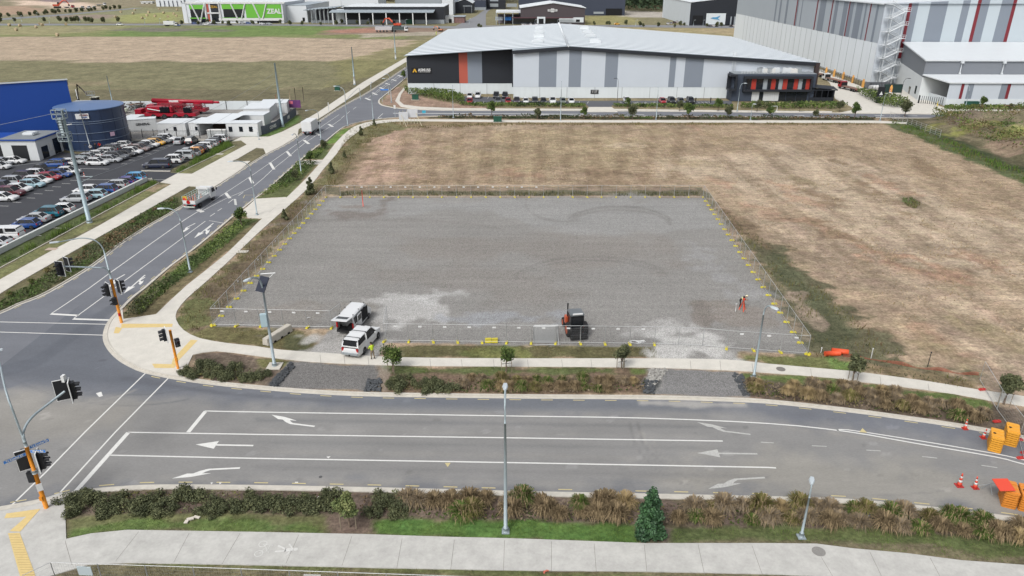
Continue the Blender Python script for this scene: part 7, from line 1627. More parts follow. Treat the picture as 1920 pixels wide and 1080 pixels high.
mounds('ground_cover', 'green ground cover between the long road and the east path', [[(250,574),(300,534),(400,452),(440,418),(474,412),(424,462),(330,534),(262,592)],[(484,372),(530,334),(560,305),(596,305),(570,330),(540,352)],[(568,300),(598,276),(616,272),(606,286),(596,299)]], 34, .6, .13, [LG[0], LG[1], LG[2]], 5)
mounds('ground_cover', 'dark spreading ground cover at the plaza end of the east berm', [[(232,598),(255,566),(300,530),(330,520),(300,552),(270,590)]], 60, .6, .12, LD, 6)
blades('border_planting', 'tufted green border planting below the low car park wall', [[(-60,528),(285,342),(298,343),(0,499),(-60,532)],[(326,323),(425,268),(438,273),(336,325)]], 90, .75, .022, g_g, 7)
blades('rank_grass', 'rank dry grass and weeds between east path and gravel lot', [[(655,244),(700,230),(760,229),(760,240),(700,262),(662,300),(640,345),(606,362),(395,606),(380,638),(348,618),(335,590),(352,562),(482,443),(532,398),(582,353),(607,321),(632,292)]], 16, .42, .03, g_m, 8)
blades('weeds', 'dark green weeds on the low ground right of the gravel lot', [[(1330,376),(1440,458),(1500,500),(1560,560),(1650,640),(1740,690),(1845,722),(1838,735),(1615,696),(1530,672),(1440,525)]], 11, .34, .035, [g_g[0], mat('weed_dark', (66,78,50), .9), g_m[2], g_d[0]], 9)
blades('rough_grass', 'rough grass strip between the path and the near fence line', [[(725,652),(1228,652),(1233,672),(960,673),(735,671)],[(350,640),(380,642),(480,650),(575,662),(585,645),(545,625),(405,616)],[(1388,665),(1560,676),(1612,698),(1440,682)]], 38, .16, .018, g_m, 10)
blades('rough_grass', 'grass verge edge in front of the planted beds north of the road', [[(720,690),(960,692),(1150,693),(1150,700),(960,704),(740,702)],[(1390,702),(1440,704),(1565,714),(1690,729),(1865,758),(1855,767),(1690,746),(1565,726),(1395,713)],[(484,674),(540,680),(528,688),(492,689)]], 60, .14, .016, g_g, 11)
blades('lawn', 'green mown grass strip beside the foreground path', [[(125,1000),(240,975),(480,975),(610,982),(616,1002),(360,998),(220,997),(126,1013)],[(700,980),(960,980),(1200,988),(1200,1022),(1100,1018),(960,1011),(830,1008),(700,1004)],[(1262,990),(1440,995),(1600,993),(1750,1006),(1920,1013),(2000,1020),(2000,1070),(1920,1061),(1700,1038),(1600,1029),(1530,1020),(1265,1020)]], 120, .11, .012, g_g, 12)
blades('lawn', 'brown-green grass at the bottom edge below the foreground path', [[(175,1064),(240,1060),(480,1064),(700,1069),(960,1074),(1210,1077),(1440,1081),(1440,1098),(480,1090),(175,1085)]], 120, .13, .012, g_m, 13)
blades('dry_grass', 'pale dry grass stubble over the mown field', [[(640,345),(690,262),(760,245),(1300,240),(1660,236),(1760,270),(1920,345),(1920,640),(1700,600),(1560,520),(1330,375),(1318,350)]], 2.2, .2, .06, g_d, 14, clump=4)
mounds('weeds', 'bushy weeds over the spoil mound at upper right', [[(1745,232),(1745,221),(1830,216),(2000,214),(2000,330),(1920,296),(1835,268)]], 9, 3.1, .2, [LW[0], LG[1], g_m[2], g_d[0], LG[2]], 15, clump=6, hmin=.45)
blades('tall_grass', 'long green grass along the foot of the weedy mound', [[(1665,226),(1700,232),(1790,266),(1860,298),(1990,350),(1990,378),(1900,334),(1790,286),(1700,250)]], 14, .6, .05, [g_g[0], g_m[2], g_g[1], mat('weed_dark3', (72,82,54), .9)], 16)
blades('tall_grass', 'dry grass between far path and mown field', [[(760,238),(960,231),(1640,232),(1640,236),(960,236),(770,243)]], 12, .4, .05, g_m, 17)
mounds('ground_cover', 'low planting between the cross road and its field side path', [[(822,219),(960,218.8),(1640,221.8),(1640,225.5),(960,223),(822,221.5)]], 14, .8, .2, [LG[0], LD[0], g_d[0], LG[1]], 18)
blades('weeds', 'dark weed strip along the far fence line', [[(640,362),(1310,362),(1312,369),(636,369)]], 26, .5, .035, [g_g[0], g_m[2], mat('weed_dark2', (66,78,50), .9)], 19)
mounds('forest', 'dark forest covering the hill behind the depot and the hangar', [[(1150,14),(1440,14),(1700,14),(1700,1),(1150,1)],[(700,3.5),(970,6),(970,0),(700,0)],[(1175,24),(1260,22),(1250,13),(1150,14)]], .42, 17, 1.9, [mat('forest_a', (66,86,60), .9), mat('forest_b', (80,100,68), .9), mat('forest_c', (54,74,54), .9)], 20, clump=24, hmin=.6, cat='forest', z=0)
# clipped hedges of the warehouse
def hedge(label, pix, h, dens=26): return mounds('hedge', label, [pix], dens, h, .2, [LG[1], LG[2], LG[0]], random.randint(0, 99), clump=1.5, hmin=.7, kind='thing', cat='hedge')
hedge('clipped green hedge left of the warehouse drive', [(862,196.5),(1098,198.8),(1098,202),(900,201),(862,199)], .75); hedge('clipped green hedge between drive and office steps', [(1148,198.8),(1374,200.5),(1374,204),(1150,202)], .75)
hedge('clipped green hedge in front of the dark office', [(1388,200),(1570,200),(1590,203),(1560,206),(1388,205)], 1.3); hedge('bushy hedge wedge under the black warehouse wing', [(757,172),(850,180),(870,190),(872,196),(850,195),(765,178)], 1.7)
hedge('hedge strip running up beside the truck drive', [(1604,176),(1640,182),(1700,197),(1692,206),(1650,200),(1612,182)], 1.9); hedge('low hedge in front of the lean-to annex', [(1770,203),(2000,204.5),(2000,208.5),(1770,206.5)], 1.0)
# tussocks: each clump is its own plant
TUS = [mat('tussock_brown', (134,118,92), .9, rnd=.18, spec=.1), mat('tussock_tan', (172,152,112), .9, rnd=.12, spec=.1), mat('tussock_olive', (122,118,72), .9, rnd=.15, spec=.1), mat('tussock_green', (92,112,56), .9, rnd=.15, spec=.1), mat('tussock_grey', (146,132,112), .9, rnd=.15, spec=.1)]
def tussock_mesh(seed, n=380, R=.85, H=.85):
    r = random.Random(seed); b = MB()
    for i in range(n):
        a = r.uniform(0, 2*PI); q = r.uniform(.15, 1)**.7; Rr = R*q*r.uniform(.75, 1.15); h = H*(1.15-q*.55)*r.uniform(.8, 1.15); w = r.uniform(.02, .034); tx, ty = -math.sin(a)*w, math.cos(a)*w; c, s = math.cos(a), math.sin(a); mi = 0 if r.random() < .72 else 1; o = r.uniform(0, .16)
        P = [(o*c, o*s, 0), (o*c+Rr*.32*c, o*s+Rr*.32*s, h*.78), (o*c+Rr*.72*c, o*s+Rr*.72*s, h), (Rr*1.05*c, Rr*1.05*s, h*.55)]
        for j in range(3):
            k0, k1 = 1-j*.28, 1-(j+1)*.3; p, q_ = P[j], P[j+1]
            b.face([(p[0]-tx*k0,p[1]-ty*k0,p[2]),(p[0]+tx*k0,p[1]+ty*k0,p[2]),(q_[0]+tx*k1,q_[1]+ty*k1,q_[2]),(q_[0]-tx*k1,q_[1]-ty*k1,q_[2])], mi)
    return b
TM_ = []
for i in range(5): o = tussock_mesh(50+i, 380 if i else 460).build('grass_tussock', [TUS[0], g_d[1]]); o.location = (0, 0, -40); TM_.append(o)
tu = set()
def put_tussock(p, s, ci, label, group):
    k = random.randint(0, 4); o = TM_[k] if k not in tu else TM_[k].copy()
    if k in tu: COL.objects.link(o)
    tu.add(k); o.location = (p.x, p.y, .08); o.scale = (s, s, s*random.uniform(.8, 1.1)); o.rotation_euler = (random.uniform(-.1, .1), random.uniform(-.1, .1), random.uniform(0, 6)); o.material_slots[0].link = 'OBJECT'; o.material_slots[0].material = TUS[ci]; tag(o, label, 'tussock', group)
CN = ['brown', 'tan', 'olive', 'green', 'grey-brown']
rr = random.Random(5)
def bed(rows, step, bedname, wts, s0=.85, s1=1.2, jit=.25, gap=()):
    i = 0
    for row_ in rows:
        for p in resample([v for v in gl(row_)], step):
            if rr.random() < .12: continue
            q = Vector((p.x+rr.uniform(-jit, jit)*1.5, p.y+rr.uniform(-jit, jit), 0)); ci = rr.choices(range(5), wts)[0]
            put_tussock(q, rr.uniform(s0, s1), ci, '%s arching grass tussock %s' % (CN[ci], bedname), '%s tussocks %s' % (CN[ci], bedname)); i += 1
bed([[(760,946),(960,948),(1200,953)],[(790,966),(960,968),(1185,975)]], 1.2, 'in the foreground bed left of the pointed tree', (5,2,2,2,3), .95, 1.45)
bed([[(1262,956),(1440,957),(1590,962),(1815,985),(1960,1003)],[(1275,978),(1440,981),(1590,984),(1815,1006),(1960,1022)]], 1.2, 'in the foreground bed right of the pointed tree', (4,1,3,2,4), .9, 1.4)
bed([[(870,728),(960,732),(1200,735)],[(880,716),(1040,718),(1205,722)]], 1.05, 'in the berm between the two gravel driveways', (3,2,2,3,2), .75, 1.05)
bed([[(1400,735),(1590,755),(1715,772),(1840,792)],[(1400,722),(1565,738),(1690,755),(1855,782)],[(1480,722),(1565,730),(1690,746)]], 1.05, 'in the berm right of the second gravel driveway', (5,1,1,1,5), .9, 1.2)
bed([[(1940,800),(2030,820)]], 1.3, 'beyond the mesh panels at the right edge', (5,1,1,1,3), .6, .8)
for i, (x, y) in enumerate(((60,532),(90,512),(126,492),(160,470),(205,448),(250,420),(290,396),(323,380),(20,556))): put_tussock(G(x, y), .7, (3,2,2,3,2,0,0,2,3)[i], '%s tussock in the left kerb planting, %s from the near end' % (CN[(3,2,2,3,2,0,0,2,3)[i]], ORD[(1,2,3,4,5,6,7,8,0)[i]]), 'tussocks in the left kerb planting')
# dark low shrubs
def shrub_mesh(seed):
    r = random.Random(seed); bl = [(r.uniform(-.8,.8), r.uniform(-.6,.6), r.uniform(.1,.42), r.uniform(.2,.42)) for _ in range(16)]; return crown_mesh(seed, 2200, bl, .06, LD)
SM = [shrub_mesh(70+i) for i in range(3)]
def put_shrub(x, y, s, label, group):
    o = bpy.data.objects.new('shrub', SM[rr.randint(0, 2)]); COL.objects.link(o); o.location = G(x, y, .08); o.scale = (s*rr.uniform(1,1.3), s*1.05, s*rr.uniform(.8,1.25)); o.rotation_euler = (0, 0, rr.uniform(0, 6)); tag(o, label, 'shrub', group)
k = 0
def shrubs(sp, lab, grp):
    sp = [q for i, q in enumerate(sorted(sp)) if i % 5 != 3]
    for i, (x, y, s) in enumerate(sp): put_shrub(x, y, s, '%s, %s from the left' % (lab, ORD[i]), grp)
shrubs([(138,935,1),(160,944,.95),(150,955,.9),(178,935,1.0),(196,950,1),(222,946,.9),(206,962,.8),(246,950,1),(262,938,1),(278,958,1),(290,944,.9),(312,954,1),(334,938,1.05),(352,952,1),(372,937,1.05),(392,952,.85),(402,960,.8),(440,942,1.05),(462,954,1),(476,938,.9),(500,946,1.05),(522,956,1),(545,942,1.05),(560,955,.95),(578,948,.9),(612,942,1.05),(628,955,1),(690,944,1.05),(712,956,1),(730,942,1.05),(748,955,.95),(425,955,.9)], 'dark low shrub in the foreground bed', 'dark shrubs in the left foreground bed')
shrubs([(355,702,.9),(368,692,.95),(384,704,1),(400,694,1),(412,708,1),(428,698,1),(444,710,1),(456,700,1),(472,712,.95),(486,704,.85),(374,708,.8)], 'dark low shrub between plaza and first gravel driveway', 'dark shrubs beside the first gravel driveway')
shrubs([(742,727,.9),(758,718,.85),(772,729,.95),(790,722,.9),(806,731,.95),(822,724,.9),(840,733,.9),(738,715,.7),(856,728,.75)], 'dark low shrub right of the first gravel driveway', 'dark shrubs right of the first gravel driveway')
mounds('bed_planting', 'low scrubby growth and litter under the tussocks and shrubs of the beds', [[(760,938),(1200,945),(1440,948),(1690,962),(1960,990),(1960,1028),(1690,996),(1440,988),(1200,984),(960,980),(760,974)],[(860,712),(1210,716),(1212,736),(960,741),(866,737)],[(1398,716),(1565,732),(1715,756),(1860,782),(1850,800),(1590,766),(1402,744)]], 30, .3, .1, [TUS[2], TUS[4], g_g[0], TUS[0]], 78, clump=1.2)
mounds('bed_planting', 'low dark growth between the shrubs of the left beds', [[(128,930),(300,925),(480,927),(760,934),(760,964),(480,962),(300,964),(128,966)],[(350,690),(480,696),(500,708),(490,720),(400,714),(350,704)],[(728,710),(860,716),(862,738),(728,735)]], 34, .34, .08, [LD[1], g_m[2], LD[2], g_d[0]], 79, clump=1.3)
mounds('weed_clump', 'lone dark weed clump out in the mown field', [[(1690,376),(1706,373),(1726,386),(1714,393),(1696,386)]], 40, .35, .12, [LW[0], g_m[2]], 77, kind='thing', cat='weed clump')
# hay bales
m_hay = mat('hay', (196,178,146), .95, var=.2, scale=3)
hb = MB(); hb.loft([[(.92*math.cos(k*PI/9), y, .88+.92*math.sin(k*PI/9)) for k in range(18)] for y in (-.65, .65)], sm=True)
h0 = hb.build('hay_bale', m_hay); hs = [(18,49),(31,58),(38,50.5),(68,53),(75,47),(80,49),(124,47.5),(108,68),(227,24),(253,20),(299,19),(279,24.5),(307,26),(326,27.5),(276,30.5),(291,32),(315,33),(331,31.5),(267,36),(217,34),(332,20),(250,27)]
for i, (x, y) in enumerate(hs):
    o = h0 if i == 0 else h0.copy()
    if i: COL.objects.link(o)
    o.location = G(x, y, 0); o.rotation_euler = (0, 0, rr.uniform(0, 3)); tag(o, 'round hay bale in the %s field, %s from the left' % (('near left', ORD[sorted([q for q in range(8)], key=lambda j: hs[j][0]).index(i)]) if i < 8 else ('far', ORD[sorted(range(8, len(hs)), key=lambda j: hs[j][0]).index(i)])), 'hay bale', 'hay bales')
# ============================================================ PEOPLE AND SITE EQUIPMENT
m_skin = mat('skin', (196,150,122), .6); m_hiv = mat('hi_vis_yellow', (214,240,60), .6); m_khaki = mat('trousers_khaki', (150,134,112), .9); m_hair = mat('hair_dark', (44,36,32), .8); m_hat = mat('hard_hat_cream', (240,232,190), .5); m_boot = mat('boot', (70,58,48), .8); m_dk = mat('workwear_black', (34,34,38), .9); m_hiv2 = mat('vest_cream', (232,230,170), .7)
def skin_body(J, E, R, mtl, name, parent, sub=1):
    me = bpy.data.meshes.new(name); me.from_pydata([tuple(p) for p in J], E, []); o = link(name, me, mtl, parent)
    md = o.modifiers.new('s', 'SKIN'); me.skin_vertices.new() if hasattr(me.skin_vertices, 'new') and not me.skin_vertices else None
    for i, r in enumerate(R): me.skin_vertices[0].data[i].radius = (r, r) if not isinstance(r, tuple) else r
    me.skin_vertices[0].data[0].use_root = True
    ss = o.modifiers.new('u', 'SUBSURF'); ss.levels = ss.render_levels = sub
    bpy.context.view_layer.update(); dg = bpy.context.evaluated_depsgraph_get(); nm = bpy.data.meshes.new_from_object(o.evaluated_get(dg)); o.modifiers.clear(); o.data = nm
    nm.materials.clear()
    for x in (mtl if isinstance(mtl, list) else [mtl]): nm.materials.append(x)
    for p in nm.polygons: p.use_smooth = True
    return o
def person(label, loc, rz, J, top, legs, hat=None, hair=m_hair, vest=None):
    """J: dict of joints in metres, person facing +x"""
    t = thing('person', label, 'person', loc, rz)
    n = ['pel','waist','chest','neck','head','shL','elL','wrL','shR','elR','wrR','hipL','knL','anL','toL','hipR','knR','anR','toR']; P = [Vector(J[k]) for k in n]
    E = [(0,1),(1,2),(2,3),(3,4),(2,5),(5,6),(6,7),(2,8),(8,9),(9,10),(0,11),(11,12),(12,13),(13,14),(0,15),(15,16),(16,17),(17,18)]
    R = [(.15,.12),(.13,.11),(.16,.12),.055,.085,.075,.05,.032,.075,.05,.032,.1,.07,.045,.035,.1,.07,.045,.035]
    # hands: palm and five short fingers each
    for wi, sgn in ((7, 1), (10, -1)):
        w = P[wi]; d = (P[wi]-P[wi-1]).normalized(); s = Vector((0, 0, 1)).cross(d); s = s.normalized() if s.length > .1 else Vector((0, 1, 0)); i0 = len(P); P.append(w+d*.08); R.append(.036); E.append((wi, i0))
        for q, L_ in ((-.03,.075),(-.01,.085),(.012,.08),(.032,.065)): P.append(w+d*(.09+L_)+s*q); R.append(.009); E.append((i0, len(P)-1))
        P.append(w+d*.09+s*.06); R.append(.011); E.append((i0, len(P)-1))
    body = skin_body(P, E, R, [m_skin, top, legs, m_boot], 'body', t)
    zt, zl = J['waist'][2]-.05, J['anL'][2]
    for p in body.data.polygons:
        c = p.center; dw = min((c-Vector(J['wrL'])).length, (c-Vector(J['wrR'])).length); da = min((c-Vector(J[k])).length for k in ('anL','toL','anR','toR')); dh = (c-Vector(J['head'])).length
        leg = min((c-Vector(J[k])).length for k in ('hipL','knL','hipR','knR','pel')); tor = min((c-Vector(J[k])).length for k in ('waist','chest','shL','shR','elL','elR'))
        p.material_index = 3 if da < .13 else 0 if (dw < .13 or dh < .14) else 2 if leg < tor else 1
    h = Vector(J['head']); d = (h-Vector(J['neck'])).normalized()
    b = MB(); M = Matrix.Translation(h+d*.03)
    for k in range(6):
        a = -PI/2+PI*(k+.5)/6
    rings = [[M @ Vector((.10*math.cos(a)*math.cos(b_*PI/5), .085*math.cos(a)*math.sin(b_*PI/5), .115*math.sin(a))) for b_ in range(10)] for a in [math.radians(x) for x in (-80,-50,-20,10,40,65,85)]]
    b.loft(rings, sm=True); b.cbox(h+d*.02+Vector((.1,0,-.01)), (.03,.025,.035)); hd = b.build('head', m_skin, t)
    for y in (-.035, .035): b = MB(); b.cbox(h+Vector((.098,y,.045)), (.012,.02,.012)); b.build('eye', m_dk, hd)
    b = MB(); b.cbox(h+Vector((.095,0,-.035)), (.012,.045,.01)); b.build('mouth', m_tl, hd)
    for y in (-.09, .09): b = MB(); b.cbox(h+Vector((.0,y,.03)), (.035,.02,.05)); b.build('ear', m_skin, hd)
    b = MB(); rings = [[M @ Vector((.135*math.cos(a)*math.cos(b_*PI/6)-(0 if hat else .015), .12*math.cos(a)*math.sin(b_*PI/6), .03+.13*math.sin(a))) for b_ in range(12)] for a in [math.radians(x) for x in (0,30,60,85)]]
    b.loft(rings, sm=True); b.build('hard_hat' if hat else 'hair', hat or hair, t)
    if vest:
        V_ = [Vector(J['waist'])-Vector((0,0,.08)), Vector(J['waist'])*.5+Vector(J['chest'])*.5, Vector(J['chest'])+Vector((0,0,.04))]
        skin_body(V_, [(0,1),(1,2)], [(.175,.14),(.18,.145),(.2,.15)], [vest], 'vest', t)
    return t
std = dict(pel=(0,0,.92),waist=(.02,0,1.08),chest=(.05,0,1.32),neck=(.07,0,1.5),head=(.1,0,1.62),shL=(.05,.2,1.42),elL=(.12,.26,1.15),wrL=(.36,.2,1.1),shR=(.05,-.2,1.42),elR=(.1,-.27,1.14),wrR=(.34,-.2,1.06),hipL=(0,.1,.86),knL=(.06,.11,.48),anL=(-.02,.12,.09),toL=(.14,.13,.04),hipR=(0,-.1,.86),knR=(-.03,-.11,.47),anR=(-.18,-.12,.1),toR=(-.02,-.13,.04))
person('person in yellow hi-vis shirt and khaki trousers standing at the white ute side', G(699,673,.13), math.radians(135), std, m_hiv, m_khaki, hair=m_hair, vest=m_hiv)
bend = dict(std); bend.update(pel=(-.12,0,.9), waist=(.02,0,1.02), chest=(.24,0,1.18), neck=(.38,0,1.27), head=(.5,0,1.33), shL=(.26,.19,1.24), elL=(.38,.2,1.0), wrL=(.55,.1,.95), shR=(.26,-.19,1.24), elR=(.36,-.22,1.0), wrR=(.54,-.1,.93), hipL=(-.12,.1,.84), knL=(.02,.12,.47), anL=(-.08,.14,.09), toL=(.08,.15,.04), hipR=(-.12,-.1,.84), knR=(-.02,-.12,.47), anR=(-.14,-.14,.09), toR=(.02,-.15,.04))
person('person in cream hard hat and black clothes bending over an orange tripod', G(1388,576,.1), math.radians(-8), bend, m_dk, m_dk, hat=m_hat, vest=m_hiv2)
t = thing('survey_tripod', 'orange survey tripod in front of the bending worker', 'tripod', G(1392,582,.1)); b = MB()
for k in range(3): a = k*2*PI/3+.5; b.tube([(0,0,1.25),(.38*math.cos(a),.38*math.sin(a),0)], .05, 6)
b.build('leg_frame', mat('tripod_orange', (232,92,60), .6), t); b = MB(); b.cbox((0,0,1.33),(.2,.2,.22)); b.build('instrument', m_cone, t, bevel=.02)
t = thing('survey_staff', 'short white surveying marker standing left of the orange tripod', 'marker', G(1379,584,.1)); b = MB(); b.tube([(0,0,0),(0,0,.95)], .03, 6); b.build('post', m_wht, t); b = MB(); b.cbox((0,0,.9),(.16,.03,.14)); b.build('plate', m_wht, t)
b = MB(); b.tube([(0,0,0),(0,0,2.6)], .06, 6); o = b.build('marker_pole', m_cone); o.location = G(681,387,.1); tag(o, 'orange marker pole standing in the far left part of the gravel lot', 'pole')
# cab tractor working by the near fence
t = thing('compact_tractor', 'orange and black cab tractor with tall exhaust on the gravel by the near fence', 'tractor', G(1077,622,.1), math.radians(100)); m_tor = mat('tractor_orange', (206,98,62), .4, coat=.3)
b = MB(); b.loft([[(.5,-.42,.75),(.5,.42,.75),(.5,.42,1.5),(.5,-.42,1.5)],[(2.0,-.36,.75),(2.0,.36,.75),(2.0,.34,1.38),(2.0,-.34,1.38)]]); b.build('bonnet', m_tor, t, bevel=.05)
b = MB(); b.box(-1.3,-.6,.6,.6,.6,1.0); b.build('chassis', m_trim, t)
b = MB(); b.loft([[(-1.0,-.68,1.0),(.55,-.68,1.0),(.55,.68,1.0),(-1.0,.68,1.0)],[(-.9,-.62,2.25),(.4,-.62,2.25),(.4,.62,2.25),(-.9,.62,2.25)]]); cb = b.build('cab_glass', m_cg, t)
b = MB()
for x, y, x2, y2 in ((-1.0,-.69,-.9,-.63),(.55,-.69,.4,-.63),(.55,.69,.4,.63),(-1.0,.69,-.9,.63)): b.tube([(x,y,1.0),(x2,y2,2.28)],.05,4)
b.build('cab_frame', m_trim, t); b = MB(); b.box(-1.05,-.72,2.25,.5,.72,2.42); b.build('cab_roof', mat('cab_roof_grey', (112,118,122), .4), t, bevel=.05)
b = MB(); b.box(-1.1,-.5,2.43,-.95,.5,2.55); b.build('work_lights', m_wht, t); b = MB(); b.tube([(.62,.62,1.2),(.62,.62,3.0)],.07,8); b.build('exhaust', m_black, t)
b = MB(); b.box(.35,.62,.75,1.0,.88,1.6); b.build('side_tank', m_tor, t, bevel=.05)
for x, r, y, w in ((-.75,.72,.85,.42),(1.55,.46,.75,.3)):
    for s in (-1, 1):
        wl_ = wheel_mesh(r, w).build('wheel', [m_tyre, mat('rim_orange', (200,96,60), .6), m_tor], t); wl_.location = (x, s*y, r)
        b = MB(); b.box(x-r*.9,s*y-w/2,r*1.75,x+r*.6,s*y+w/2,r*1.75+.06); b.build('mudguard', m_black, t)
b = MB(); b.box(-2.0,-.8,.15,-1.4,.8,.6); b.tube([(-1.75,-.85,.3),(-1.75,.85,.3)],.26,12); b.build('rear_roller', m_trim, t)
# stack of spare panels and other bits in the lot
t = thing('panel_stack', 'stack of leaning spare mesh panels left of the tractor', 'panel stack', G(1000,643,.1), .02)
for k in range(5):
    M = Matrix.Translation((k*.04, k*.12, .02)) @ Matrix.Rotation(math.radians(68+k*3), 4, 'X'); b = MB(); 
    pts = [M @ Vector(q) for q in ((0,0,0),(0,1.6,0),(2.35,1.6,0),(2.35,0,0),(0,0,0))]; b.tube(pts,.04,5)
    for j in range(1,20): b.tube([M @ Vector((j*.118,0,0)), M @ Vector((j*.118,1.6,0))],.012,3)
    b.build('spare_panel', m_tube, t)
b = MB(); b.tube([(2.4,0,0.02),(2.5,-.5,.02),(2.4,.6,1.3)],.03,5); b.tube([(.1,-.5,.03),(2.7,-.35,.03)],.04,5); b.build('prop', m_tube, t)
t = thing('ballast_pile', 'pile of yellow ballast blocks inside the near fence', 'ballast pile', G(921,640,.1))
for k in range(6): b = MB(); b.cbox(((k % 2)*.65-.3, -.3+(k//2)*.28, .09+(k//4)*.02), (.62,.24,.15)); b.build('block', m_foot, t, bevel=.02)
for k in range(2): b = MB(); b.cbox((k*.65-.3,.05,.26),(.62,.24,.15),.1); b.build('block', m_foot, t, bevel=.02)
b = MB()
for k in range(9): a = k*.9; b.tube([(math.cos(a+j*.5)*(.5-.03*j)+.12*k-.4, math.sin(a+j*.5)*.3, .05+.03*math.sin(j+k)) for j in range(9)], .03, 4)
o = b.build('hose_coil', m_wht); o.location = G(1193,642,.1); tag(o, 'tangle of white strapping on the gravel beside the white gate patch', 'strapping')
t = thing('concrete_block', 'long pale concrete barrier block beside the solar street light', 'barrier block', G(498,648,.1), heading((494,651),(531,628))); b = MB(); b.loft([[(0,-.4,0),(0,.4,0),(0,.3,.75),(0,-.3,.75)],[(3.6,-.4,0),(3.6,.4,0),(3.6,.3,.75),(3.6,-.3,.75)]]); b.build('block', mat('block_concrete', (206,200,188), .9, var=.12, scale=2), t, bevel=.04)
for k in range(3): b = MB(); b.box(.8+k*1.0,-.42,.0,1.1+k*1.0,-.36,.18); b.build('lifting_slot', m_dark, t)
# rubble edges of the gravel driveways
m_rock = [mat('rock_dark', (88,92,96), .9, rnd=.25), mat('rock_pale', (186,184,178), .9, rnd=.2)]
def rocks(name, label, pix, n, s0, s1, m, seed):
    X, Y, r = spread(pix, n, seed); b = MB(); q = random.Random(seed)
    for x, y in zip(X, Y):
        s = q.uniform(s0, s1); b.cbox((x, y, .1+s*.2), (s, s*q.uniform(.6,1), s*q.uniform(.4,.8)), q.uniform(0, 3), 0, q.uniform(-.5,.5), q.uniform(-.5,.5))
    tag(b.build(name, m), label, 'rubble', kind='stuff')
rocks('rubble', 'dark broken rock along the left edge of the first gravel driveway', [(545,682),(505,722),(518,728),(552,690)], 170, .1, .3, m_rock[0], 1); rocks('rubble', 'dark broken rock at the lower right of the first gravel driveway', [(690,714),(714,712),(714,736),(684,735)], 110, .1, .3, m_rock[0], 2)
rocks('rubble', 'mixed pale rock along the left edge of the second gravel driveway', [(1217,694),(1252,694),(1232,722),(1212,730)], 160, .07, .22, m_rock[1], 3); rocks('rubble', 'dark rock at the lower left of the second gravel driveway', [(1210,716),(1232,716),(1226,740),(1206,738)], 90, .1, .26, m_rock[0], 4); rocks('rubble', 'mixed rock along the right edge of the second gravel driveway', [(1372,700),(1394,706),(1406,746),(1392,744)], 130, .08, .24, m_rock[0], 6)

# stacked amber barriers, cones, folded sign
m_amb = mat('barrier_amber', (246,176,62), .45, rnd=.05); m_amb2 = mat('barrier_orange', (236,150,60), .45)
def barrier_mesh():
    b = MB()
    # one plastic barrier lying on its side: rounded body with feet, handle hole and ribs
    b.loft([[(-.95,-.42,0),(-.85,-.5,0),(.85,-.5,0),(.95,-.42,0),(.95,.42,0),(.85,.5,0),(-.85,.5,0),(-.95,.42,0)],[(-.95,-.42,.13),(-.85,-.5,.13),(.85,-.5,.13),(.95,-.42,.13),(.95,.42,.13),(.85,.5,.13),(-.85,.5,.13),(-.95,.42,.13)]])
    for x in (-.6, 0, .6): b.box(x-.16,-.46,.131,x+.16,.46,.17)
    b.box(-.9,-.52,.02,-.5,-.5,.11); b.box(.5,-.52,.02,.9,-.5,.11); return b.build('barrier', [m_amb], fix=True)
BAR = barrier_mesh(); bu = [0]
def stack(px, py, n, rz, lab, m=m_amb):
    base = G(px, py, .03)
    for k in range(n):
        o = BAR if not bu[0] else BAR.copy()
        if bu[0]: COL.objects.link(o)
        bu[0] = 1; o.location = base+Vector((0, 0, k*.185)); o.rotation_euler = (0, 0, rz+random.uniform(-.02,.02)); o.scale = (.82,.86,1); o.material_slots[0].link = 'OBJECT'; o.material_slots[0].material = m; tag(o, 'amber plastic barrier, %s from the bottom of %s' % (ORD[k], lab), 'barrier', 'amber barriers stacked on the road')
        if k == n-1: q = MB(); q.tube([(-.1,.25,.171),(-.1,.25,.185)],.12,10); q.build('handle_hole', m_dark, o)
stack(1863,838,7,math.radians(60),'the stack nearest the cones'); stack(1892,827,7,math.radians(60),'the stack nearest the mesh panels'); stack(1887,940,7,math.radians(66),'the stack under the orange board',m_amb2); stack(1918,947,7,math.radians(66),'the stack at the lower right edge',m_amb2)
b = MB(); b.cbox((0,0,0),(1.0,1.15,.05)); o = b.build('orange_board', m_cone, bevel=.01); o.location = G(1882,909,1.5); o.rotation_euler = (.12,-.1,-.1); tag(o, 'flat orange board lying on top of a barrier stack', 'board')
def cone_obj(px, py, s, tilt, label, wide=False):
    t = thing('traffic_cone', label, 'traffic cone', G(px, py, .03), random.uniform(0,1)); t.rotation_euler = (tilt, tilt*.5, 0)
    b = MB(); b.box(-.2*s,-.2*s,0,.2*s,.2*s,.05*s); b.build('base', mat('cone_base', (196,60,60), .7), t)
    for k, (z0, z1, m) in enumerate(((.05,.3,m_cone),(.3,.45,m_wht),(.45,.6,m_cone),(.6,.72,m_wht),(.72,.92,m_cone))):
        r0, r1 = .15-.13*z0, .15-.13*z1; b = MB(); b.loft([[(r0*s*math.cos(a*PI/6), r0*s*math.sin(a*PI/6), z0*s) for a in range(12)],[(r1*s*math.cos(a*PI/6), r1*s*math.sin(a*PI/6), z1*s) for a in range(12)]], sm=True); b.build('sleeve' if m is m_wht else 'cone_body', m, t)
cone_obj(1809,804,1.0,0,'red cone with white bands standing left of the barrier stacks'); cone_obj(1843,821,1.0,.08,'red and white cone right beside the nearest barrier stack'); cone_obj(1798,911,1.2,0,'tall red cone standing alone on the lower right road'); cone_obj(1828,915,1.05,-.06,'red and white cone holding the folded sign stand'); cone_obj(159,333,1.1,0,'red cone standing in the car park aisle'); cone_obj(590,0,1,0,'x') if False else None
